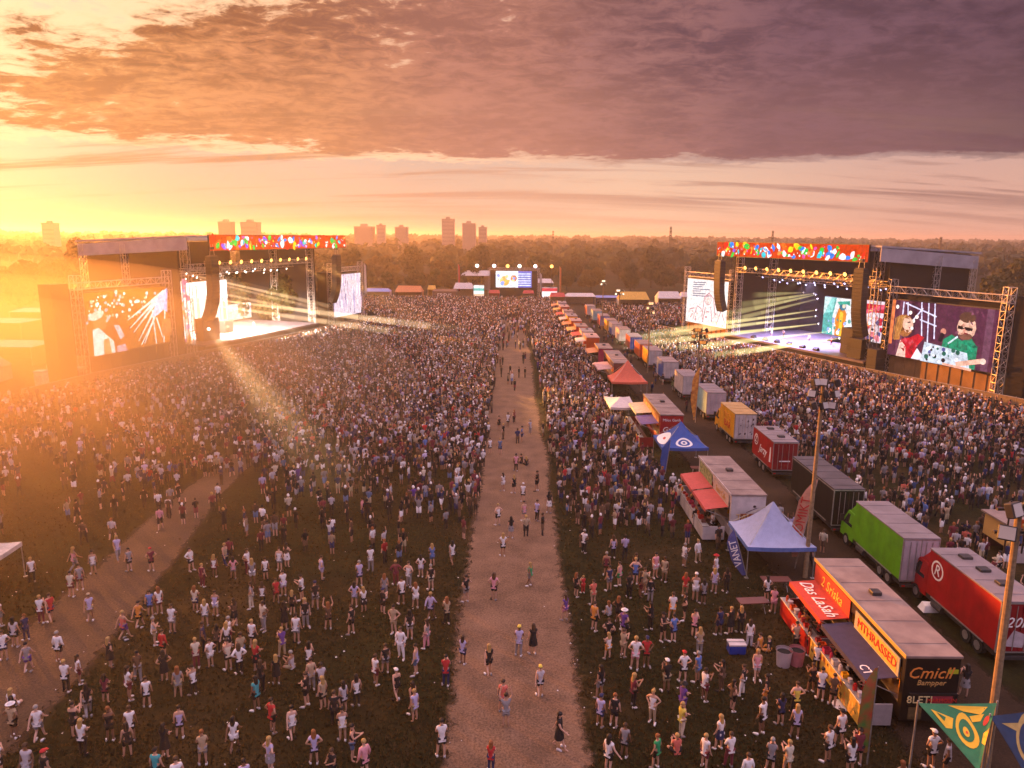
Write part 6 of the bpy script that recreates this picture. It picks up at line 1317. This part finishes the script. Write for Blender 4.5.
SHC = ['white']*22+['black']*26+['grey']*9+['brown']*6+['maroon']*6+['navy']*6+['tan']*5+['lavender']*5+['silver']*4+['cream']*3+['red']*3+['coral']*2+['pink']*2+['blue']*2+['khaki']*3+['denim']*3+['purple', 'teal', 'green', 'yellow', 'orange']
BOT = ['black']*7+['navy', 'grey', 'khaki', 'denim', 'maroon', 'white', 'tan', 'grey', 'navy']
def facing(x, y):
    tx, ty = (-52, 150) if x < 1.5 else ((56, 140) if r6.random() < .6 else (-50, 160))
    if r6.random() < .2: return r6.uniform(-math.pi, math.pi)
    return math.atan2(ty-y, tx-x)-math.pi/2+r6.gauss(0, .45)
def make(x, y, top, bot, pose, hl, z=0.0, yaw=None, shoes=True):
    fem = r6.random() < .42; h = r6.gauss(1.74, .06)+( -.05 if fem else .03)
    legs = {'w': 'walk', 's': 'sit'}.get(pose, r6.choice(['stand', 'stand', 'weight'])); arms = {'c': 'crossed', 'p': 'phone', 'u': 'bothup', 'h': 'hips', 'w': 'swing', 'o': 'out'}.get(pose, r6.choice(['down', 'down', 'down', 'crossed', 'phone', 'hips']))
    hair, hc = {'L': ('long_hair', 'dark'), 'B': ('long_hair', 'blond'), 'H': ('cap', 'white'), 'Y': ('cap', 'yellow')}.get(hl, (None, None)); isd = bot == 'dress'
    if hair is None:
        hair, hc = (r6.choice(['long_hair', 'long_hair', 'bun_hair']), r6.choice(['dark', 'brown', 'blond', 'brown', 'ginger'])) if (fem or isd) else (('short_hair', r6.choice(['dark', 'dark', 'brown', 'brown', 'blond', 'grey'])) if r6.random() < .85 else (r6.choice(['cap', 'cap', 'hat']), r6.choice(['white', 'black', 'red', 'tan', 'navy'])))
    topk = 'dress' if isd else ('tank' if r6.random() < .15 else ('hoodie' if r6.random() < .08 else 'tee')); botk = None if isd else ('skirt' if hl in 'LB' and hl and r6.random() < .3 else ('trousers' if r6.random() < .3 else 'shorts'))
    if pose == 'k': h = 1.2
    return person(x, y, z, facing(x, y) if yaw is None else yaw, topk, top, botk, bot if not isd else top, arms, legs, hair, hc, r6.choice([0, 0, 1, 1, 2, 3, 4]), h, shoes)
for px, py, a, b, po, hl in sorted(poselist, key=lambda e: -e[1]):
    q = at(px, py); make(q.x, q.y, a, b, po, hl, shoes=py > 470); placed.append((q.x, q.y))
# performers on the decks
make(*RF(-22, 3), 'black', 'black', 'u', '', 1.9, math.atan2(nR.y, nR.x)-math.pi/2); make(*RF(-17, 5), 'white', 'black', 'h', '', 1.9, math.atan2(nR.y, nR.x)-math.pi/2); make(*RF(-27, 4), 'white', 'white', 'u', 'B', 1.9, math.atan2(nR.y, nR.x)-math.pi/2); make(*RF(-12, 6), 'red', 'black', 'p', '', 1.9, math.atan2(nR.y, nR.x)-math.pi/2)
make(*LF(14, 3), 'black', 'black', 'u', '', 1.9, math.atan2(nL.y, nL.x)-math.pi/2); make(*LF(24, 4), 'white', 'black', 'h', '', 1.9, math.atan2(nL.y, nL.x)-math.pi/2)
PERF = [p['o'] for p in PEOPLE[-6:]]
# staff behind the counters
for y, c in ((31.2, 'red'), (32.8, 'white'), (34.2, 'orange'), (36.4, 'red'), (38.2, 'red')): make(16.9, y, c, 'black', 'p', 'H' if c == 'white' else '', .26, math.pi/2+r6.uniform(-.4, .4), False)
for y, c in ((51.6, 'white'), (53.5, 'black'), (55.6, 'white'), (57.4, 'red')): make(15.1, y, c, 'black', 'p', '', .26, math.pi/2+r6.uniform(-.4, .4), False)
STAFF = [p['o'] for p in PEOPLE[-9:]]

# ---- random crowd by density (people per square metre), thinning as in the photograph
def seg_side(F, s, v): return F(s, v)
def inL(x, y):   # distance in front of the left stage line
    dx, dy = x+58.3, y-132.5; return dx*.955-dy*.297
def inR(x, y):
    dx, dy = x-59.3, y-125.3; return -(dx*.933+dy*.36)
def density(x, y):
    if y > 252 or y < 27: return 0
    pxx, pyy = proj(x, y)
    if pxx < -230 or pxx > 1260 or pyy > 830: return 0
    if x < -3.1:      # left field
        if inL(x, y) < 7.0 and 95 < y < 198: return 0
        if y > 198 and x < -58: return 0
        t = (y-28)/1.0
        near = .045 if y < 43 else (.045+(y-43)*.014 if y < 62 else .31+(y-62)*.018)
        lat = max(.30, min(1.5, 1.5-(-x-3)/32)) if y < 95 else max(.5, min(1.5, 1.5-(-x-8)/60))
        d = near*lat*(1+.9*max(0, min(1, (y-44)/22)))
        if pyy > 480 and pxx < 260 and abs((pxx-30)*.95+(pyy-690)*.95) < 45 : d *= .25
        return min(d*1.12, 1.7)
    if x < 3.9: return .012 if y < 100 else (.03 if y < 140 else (.10 if y < 170 else (.4 if y < 200 else 1.1)))
    if x < 13.2 if y > 62 else x < 14.6:
        if y < 45: return .02
        if y < 50: return .12
        if y < 58: return .36+(y-50)*.06
        return min(1.55, .75+(y-58)*.03)
    if x < 18.8: return 0
    if x < 22.6: return .035 if y < 230 else 0
    if x < 27.2: return 0
    if inR(x, y) < 7.0 and 85 < y < 182: return 0
    if y < 36: return 0
    if y > 186: return 1.3 if x < 56 and y < 222 else (.9 if x < 56 and y < 236 else 0)
    if y < 62: return .16+(y-38)*.016+max(0, (34-x))*.02
    return min(1.5, .6+(y-62)*.035)
near_cell = {}
def free(x, y, d):
    k = (int(x//1.2), int(y//1.2))
    for i in (-1, 0, 1):
        for j in (-1, 0, 1):
            for a, b in near_cell.get((k[0]+i, k[1]+j), ()):
                if (a-x)**2+(b-y)**2 < d*d: return False
    near_cell.setdefault(k, []).append((x, y)); return True
for a, b in placed: free(a, b, .01)
cl = [(r6.uniform(-60, 80), r6.uniform(30, 140)) for _ in range(220)]
cand = []
nsamp = 0
gx = np.random.default_rng(9)
cell = .62
for yi in range(int(27/cell), int(252/cell)):
    y = yi*cell; lim = (y*1.05+16); sx = cell
    n = int(2*lim/sx)
    for xi in range(n):
        x = -lim+xi*sx
        d = density(x, y)
        if d <= 0: continue
        # clumping: groups of friends in the loose zones
        if d < .6: d *= (.35+1.3*abs(math.sin(x*.31+math.sin(y*.23)*2)*math.cos(y*.37-math.sin(x*.17)*1.5)))*1.35
        if r6.random() < d*cell*cell:
            xx, yy = x+r6.uniform(0, cell), y+r6.uniform(0, cell)
            if free(xx, yy, .36 if d > .8 else .45): cand.append((xx, yy))
def depth(q): return q[1]*cP+CAM_H*sP
def inview(q): px, py = proj(*q); return -5 < px < 1029 and py < 790
cand.sort(key=depth)
ind = [q for q in cand if inview(q)][:max(0, 300-len(PEOPLE))]
iset = set(ind)
for q in ind:
    po = r6.choice(['-']*8+['w', 'w', 's', 'u', 'c', 'p']); make(q[0], q[1], r6.choice(SHC), r6.choice(BOT), po, r6.choice(['', '', '', 'L', 'B']), shoes=False)
rest = [q for q in cand if q not in iset]
print("PEOPLE individual", len(PEOPLE), "crowd", len(rest), "last ind y", ind[-1] if ind else None)

# ---- the mass of the crowd: one object, each figure with head, torso, arms, legs
def fig_template(lod, arm, leg):
    V = []; F = []; K = []     # K: 0 skin 1 shirt 2 bottom 3 hair
    def ringtube(pts, n, key, cap=True):
        o = len(V)
        for (c, rx, ry) in pts:
            for i in range(n): t = 2*math.pi*(i+.5)/n; V.append((c[0]+rx*math.cos(t), c[1]+ry*math.sin(t), c[2])); K.append(key)
        for r in range(len(pts)-1):
            for i in range(n): F.append((o+r*n+i, o+r*n+(i+1) % n, o+r*n+n+(i+1) % n, o+r*n+n+i))
        if n == 4: F.append((o+(len(pts)-1)*n, o+(len(pts)-1)*n+1, o+(len(pts)-1)*n+2, o+(len(pts)-1)*n+3))
        else:
            k = o+(len(pts)-1)*n; F.append((k, k+1, k+2, k+3)); F.append((k, k+3, k+4, k+5))
    n = 6 if lod < 2 else 4
    if lod < 2:
        for s in (-1, 1):
            st = (.22*s if leg else .0)
            ringtube([((s*.11, st, .0), .05, .09), ((s*.10, st*.9, .1), .045, .05), ((s*.10, st*.5, .5), .06, .065)], n, 4); ringtube([((s*.10, st*.5, .46), .085, .09), ((s*.085, 0, .95), .105, .12)], n, 2)
        ringtube([((0, 0, .88), .165, .125), ((0, 0, 1.1), .15, .115), ((0, 0, 1.34), .20, .125), ((0, 0, 1.47), .11, .08)], n, 1)
        ringtube([((0, .01, 1.44), .05, .05), ((0, .02, 1.56), .065, .075), ((0, .015, 1.66), .085, .10)], n, 0); ringtube([((0, -.02, 1.60), .095, .105), ((0, 0, 1.70), .095, .11), ((0, 0, 1.77), .05, .06)], n, 3)
        for s in (-1, 1):
            up = arm == 2 or (arm == 1 and s > 0)
            if up: ringtube([((s*.19, 0, 1.36), .06, .06), ((s*.27, .05, 1.58), .05, .05)], n, 1); ringtube([((s*.27, .05, 1.58), .042, .042), ((s*.22, .1, 1.92), .038, .038)], n, 0)
            elif arm == 3: ringtube([((s*.21, .06, 1.12), .05, .055), ((s*.20, .0, 1.40), .06, .06)], n, 1); ringtube([((s*.08, .28, 1.22), .04, .04), ((s*.20, .1, 1.16), .045, .045)], n, 0)
            else: ringtube([((s*.25, .05, .82), .035, .045), ((s*.235, -.01, 1.18), .042, .045)], n, 0); ringtube([((s*.235, -.01, 1.16), .055, .06), ((s*.195, 0, 1.42), .06, .06)], n, 1)
    elif lod == 2:
        ringtube([((0, 0, .0), .13, .09), ((0, 0, .5), .15, .10)], 4, 4); ringtube([((0, 0, .48), .19, .13), ((0, 0, .92), .2, .15)], 4, 2); ringtube([((0, 0, .9), .22, .15), ((0, 0, 1.32), .28, .17), ((0, 0, 1.48), .14, .1)], 4, 1); ringtube([((0, .02, 1.47), .07, .08), ((0, .03, 1.62), .10, .12)], 4, 0); ringtube([((0, -.01, 1.6), .12, .14), ((0, 0, 1.78), .08, .09)], 4, 3)
        if arm in (1, 2):
            for s in ((-1, 1) if arm == 2 else (1,)): ringtube([((s*.24, .02, 1.36), .05, .05), ((s*.22, .08, 1.95), .045, .045)], 4, 0)
    else:
        ringtube([((0, 0, .3), .18, .14), ((0, 0, .92), .22, .16)], 4, 2); ringtube([((0, 0, .9), .24, .17), ((0, 0, 1.34), .30, .19), ((0, 0, 1.5), .13, .1)], 4, 1); ringtube([((0, .0, 1.48), .11, .12), ((0, .0, 1.76), .10, .11)], 4, 3)
        if arm == 1: ringtube([((.24, .02, 1.36), .06, .06), ((.22, .08, 1.95), .05, .05)], 4, 0)
    return np.array(V), F, np.array(K)
def build_crowd(rest):
    g_ = np.random.default_rng(12); groups = {}
    for q in rest:
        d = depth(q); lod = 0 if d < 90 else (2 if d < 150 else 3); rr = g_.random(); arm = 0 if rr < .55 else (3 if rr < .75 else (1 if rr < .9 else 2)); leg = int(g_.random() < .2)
        if lod == 3: arm = 1 if rr > .85 else 0
        if lod >= 2: leg = 0
        groups.setdefault((lod, arm, leg), []).append(q)
    AV = []; AC = []; FS = []; LS = []; off = 0
    CR = ['white']*9+['silver']*5+['black']*34+['grey']*8+['brown']*12+['maroon']*9+['navy']*8+['tan']*4+['lavender']*4+['cream']*2+['red']*2+['coral', 'pink', 'blue', 'khaki', 'denim', 'purple']
    pal = np.array([SHIRT[c] for c in CR]+[SHIRT['teal']]*0); bpal = np.array([SHIRT[c] for c in ['black']*10+['navy']*3+['brown']*3+['maroon', 'grey', 'denim', 'khaki', 'white']]); sk = np.array(SKINC); hp = np.array([HAIRC['dark'], HAIRC['dark'], HAIRC['brown'], HAIRC['brown'], HAIRC['dark'], HAIRC['brown'], HAIRC['blond'], HAIRC['ginger'], SHIRT['white']])
    for key, qs in groups.items():
        V, F, K = fig_template(*key); n = len(qs); q = np.array(qs); yaw = np.array([facing(a, b) for a, b in qs]); h = g_.normal(.985, .045, n); w = h*g_.normal(1.0, .08, n)
        c, s = np.cos(yaw), np.sin(yaw); x = V[None, :, 0]*w[:, None]; y = V[None, :, 1]*w[:, None]
        P_ = np.stack([q[:, 0:1]+x*c[:, None]-y*s[:, None], q[:, 1:2]+x*s[:, None]+y*c[:, None], V[None, :, 2]*h[:, None]], 2)
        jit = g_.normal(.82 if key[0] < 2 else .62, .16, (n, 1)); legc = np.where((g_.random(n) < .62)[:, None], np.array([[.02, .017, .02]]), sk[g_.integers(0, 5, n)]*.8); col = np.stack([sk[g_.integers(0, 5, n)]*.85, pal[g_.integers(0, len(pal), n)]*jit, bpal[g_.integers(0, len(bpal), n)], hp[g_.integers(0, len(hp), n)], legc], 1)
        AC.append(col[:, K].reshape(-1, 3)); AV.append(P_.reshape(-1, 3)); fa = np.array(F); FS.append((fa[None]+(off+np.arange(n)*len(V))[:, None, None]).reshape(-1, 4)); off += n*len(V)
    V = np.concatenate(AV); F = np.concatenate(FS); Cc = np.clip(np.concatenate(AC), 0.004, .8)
    me = bpy.data.meshes.new("crowd"); me.vertices.add(len(V)); me.vertices.foreach_set("co", V.ravel().astype(np.float32)); me.loops.add(F.size); me.loops.foreach_set("vertex_index", F.ravel().astype(np.int32)); me.polygons.add(len(F)); me.polygons.foreach_set("loop_start", (np.arange(len(F))*4).astype(np.int32)); me.polygons.foreach_set("use_smooth", np.ones(len(F), bool))
    ca = me.color_attributes.new("cloth", 'FLOAT_COLOR', 'POINT'); ca.data.foreach_set("color", np.concatenate([Cc, np.ones((len(Cc), 1))], 1).ravel().astype(np.float32)); me.update(calc_edges=True)
    m = bpy.data.materials.new("crowd_cloth"); m.use_nodes = True; t = m.node_tree; a_ = t.nodes.new("ShaderNodeAttribute"); a_.attribute_name = "cloth"; bs = t.nodes["Principled BSDF"]; bs.inputs["Roughness"].default_value = .8; bs.inputs["Specular IOR Level"].default_value = .2; t.links.new(a_.outputs["Color"], bs.inputs["Base Color"]); me.materials.append(m)
    o = bpy.data.objects.new("crowd", me); C.objects.link(o); tag(o, "dense festival crowd filling the field before both stages", "crowd", None, "stuff"); print("crowd verts", len(V))
build_crowd(rest)

# ---- labels that single each person out
def zone(x, y):
    px, py = proj(x, y)
    if -3.1 < x < 3.8: return "on the gravel path"
    if x < -3.1:
        if px < 130: return "on the grass near the left edge"
        if px < 300: return "on the left-hand grass"
        return "on the grass left of the path"
    if x < 8.5: return "on the grass right of the path"
    if x < 15.9: return "before the food trailers"
    if x < 22.8: return "in the lane behind the food trailers"
    return "in the field beyond the trucks"
def describe(p):
    w = {'black': 'black', 'white': 'white'}.get(p['topc'], p['topc']); t = {'tee': 't-shirt', 'tank': 'vest', 'hoodie': 'jacket', 'dress': 'dress'}[p['top']]
    s = "person in %s %s" % (w, t)
    if p['bot'] and p['top'] != 'dress': s += " and %s %s" % (p['botc'], p['bot'])
    return s
def hairw(p): return {'short_hair': "short %s hair", 'long_hair': "long %s hair", 'bun_hair': "%s hair in a bun", 'cap': "%s cap", 'hat': "%s hat"}[p['hair']] % p['hairc']
def posew(p):
    if p['legs'] == 'sit': return "sitting"
    if p['legs'] == 'walk': return "walking"
    return {'down': "standing", 'phone': "holding hands forward", 'crossed': "arms crossed", 'oneup': "one arm up", 'bothup': "arms raised", 'hips': "hands on hips", 'swing': "standing", 'out': "one arm out"}[p['arms']]
staffset = set(STAFF); perfset = set(PERF)
def place(p): return ("behind a serving counter" if p['o'] in staffset else ("on the left stage" if p['x'] < 0 else "on the right stage") if p['o'] in perfset else zone(p['x'], p['y']))
tiers = [lambda p: "%s, %s %s" % (describe(p), posew(p), place(p)), lambda p: "%s, %s, %s" % (describe(p), hairw(p), place(p)), lambda p: "%s, %s, %s, %s" % (describe(p), hairw(p), posew(p), place(p).replace("on the grass near the left edge", "near left edge").replace("on the left-hand grass", "on left-hand grass").replace("on the grass ", "").replace("in the lane behind the food trailers", "in the lane").replace("in the field beyond the trucks", "beyond the trucks"))]
todo = list(PEOPLE); takenl = set()
for tf in tiers:
    cnt = {}
    for p in todo: cnt.setdefault(tf(p), []).append(p)
    nxt = []
    for l, ps in cnt.items():
        if len(ps) == 1 and l not in takenl and len(l.split()) <= 16: ps[0]['o']["label"] = l; takenl.add(l)
        else: nxt += ps
    todo = nxt
cnt = {}
for p in todo: cnt.setdefault("%s, %s" % (describe(p), place(p)), []).append(p)
for l, ps in cnt.items():
    ps.sort(key=lambda p: p['y'])
    for i, p in enumerate(ps):
        k = ("%s, %s nearest of those left" % (l, ordn(i))) if len(ps) > 1 else l
        nb = min((q for q in PEOPLE if q is not p), key=lambda q: (q['x']-p['x'])**2+(q['y']-p['y'])**2); side = "left" if nb['x'] > p['x'] else "right"
        k = "%s, %s of %s %s" % (describe(p).replace("person in ", "person in ")+" "+place(p), side, nb['topc'], {'tee': 'shirt', 'tank': 'vest', 'hoodie': 'jacket', 'dress': 'dress'}[nb['top']])
        w = k.split()
        if k in takenl: k = "%s, %s, %s of %s top" % (describe(p), hairw(p), side, nb['topc'])
        if k in takenl: k = "%s %s, %s nearest such person" % (describe(p), place(p), ordn(i))
        if len(k.split()) > 16 or k in takenl:
            k = "%s %s, %s of %s top" % (describe(p).replace(" and ", ", ") if 0 else "person in %s %s" % (p['topc'], 'top' if p['top'] != 'dress' else 'dress'), place(p), side, nb['topc'])
            if k in takenl or len(k.split()) > 16: k = "person in %s top with %s, %s of %s top, %s" % (p['topc'], hairw(p), side, nb['topc'], ordn(i))
        p['o']["label"] = k; takenl.add(k)
for p in PEOPLE: p['o']["group"] = "people %s" % place(p)
# ------------------------------------------------------------------ small loose stuff on the ground
def litter():
    g_ = np.random.default_rng(21); m = MB(); r = random.Random(21); lw = P("litter_paper", (.68, .64, .62), var=.1); lb = P("litter_card", (.38, .26, .16), var=.2)
    for i in range(300):
        y = 27+abs(r.gauss(0, 22)); x = r.uniform(-.75*y-4, 17)
        if -2.5 < x < 3.2 and r.random() < .7: continue
        s = r.uniform(.02, .065); a = r.uniform(0, 6.28); c, q = math.cos(a)*s, math.sin(a)*s; z = .01
        m.add([(x-c, y-q, z), (x+q, y-c, z+s*.5), (x+c, y+q, z), (x-q, y+c, z+s*.9)], [(0, 1, 2, 3)], lw if r.random() < .7 else lb)
    o = m.build("litter"); tag(o, "scattered paper cups and litter on the grass", None, None, "stuff")
litter()
def tufts():
    g_ = np.random.default_rng(31); n = 110000; y = 25+(g_.random(n)**1.5)*80; x = g_.uniform(-1, 1, n)*(y*.74+6)
    keep = ~((x > -2.9+.3*np.sin(y*3)) & (x < 3.6+.3*np.sin(y*2.3))) & (x < 17+g_.normal(0, 1, n))
    for a_, b_ in zip(tl[:-1], tl[1:]):
        ab = np.array([b_.x-a_.x, b_.y-a_.y]); tt = np.clip(((x-a_.x)*ab[0]+(y-a_.y)*ab[1])/(ab@ab), 0, 1); keep &= (np.hypot(x-a_.x-tt*ab[0], y-a_.y-tt*ab[1]) > 3.0+g_.normal(0, .8, n))
    x, y = x[keep], y[keep]; n = len(x)
    a = g_.uniform(0, 6.28, n); w = g_.uniform(.03, .09, n); h = g_.uniform(.05, .17, n); lx, ly = g_.normal(0, .04, n), g_.normal(0, .04, n)
    V = np.stack([np.stack([x-w*np.cos(a), y-w*np.sin(a), 0*x], 1), np.stack([x+w*np.cos(a), y+w*np.sin(a), 0*x], 1), np.stack([x+lx, y+ly, h], 1)], 1).reshape(-1, 3)
    me = bpy.data.meshes.new("grass_tufts"); me.vertices.add(n*3); me.vertices.foreach_set("co", V.ravel().astype(np.float32)); me.loops.add(n*3); me.loops.foreach_set("vertex_index", np.arange(n*3, dtype=np.int32)); me.polygons.add(n); me.polygons.foreach_set("loop_start", np.arange(n, dtype=np.int32)*3)
    at_ = me.attributes.new("tone", 'FLOAT', 'FACE'); at_.data.foreach_set("value", g_.random(n).astype(np.float32)); me.materials.append(leaf_mat("dry_grass", (.016, .013, .004), (.08, .05, .018))); me.update(calc_edges=True)
    o = bpy.data.objects.new("grass", me); C.objects.link(o); tag(o, "sparse dry grass tufts over the trampled field", None, None, "stuff")
tufts()

# ------------------------------------------------------------------ render settings
for m in bpy.data.materials:
    if hasattr(m, "volume_intersection_method"): pass
cy_ = scene.cycles
cy_.use_denoising = True
try: cy_.denoiser = 'OPENIMAGEDENOISE'; cy_.denoising_input_passes = 'RGB_ALBEDO_NORMAL'
except Exception: pass
cy_.max_bounces = 4; cy_.diffuse_bounces = 2; cy_.glossy_bounces = 2; cy_.transmission_bounces = 2; cy_.volume_bounces = 0; cy_.transparent_max_bounces = 12
cy_.sample_clamp_indirect = 4; cy_.sample_clamp_direct = 0
vs_ = scene.view_settings; vs_.view_transform = 'Standard'; vs_.look = 'None'; vs_.exposure = 1.5; vs_.gamma = 1.0; vs_.use_curve_mapping = False
scene.render.film_transparent = False
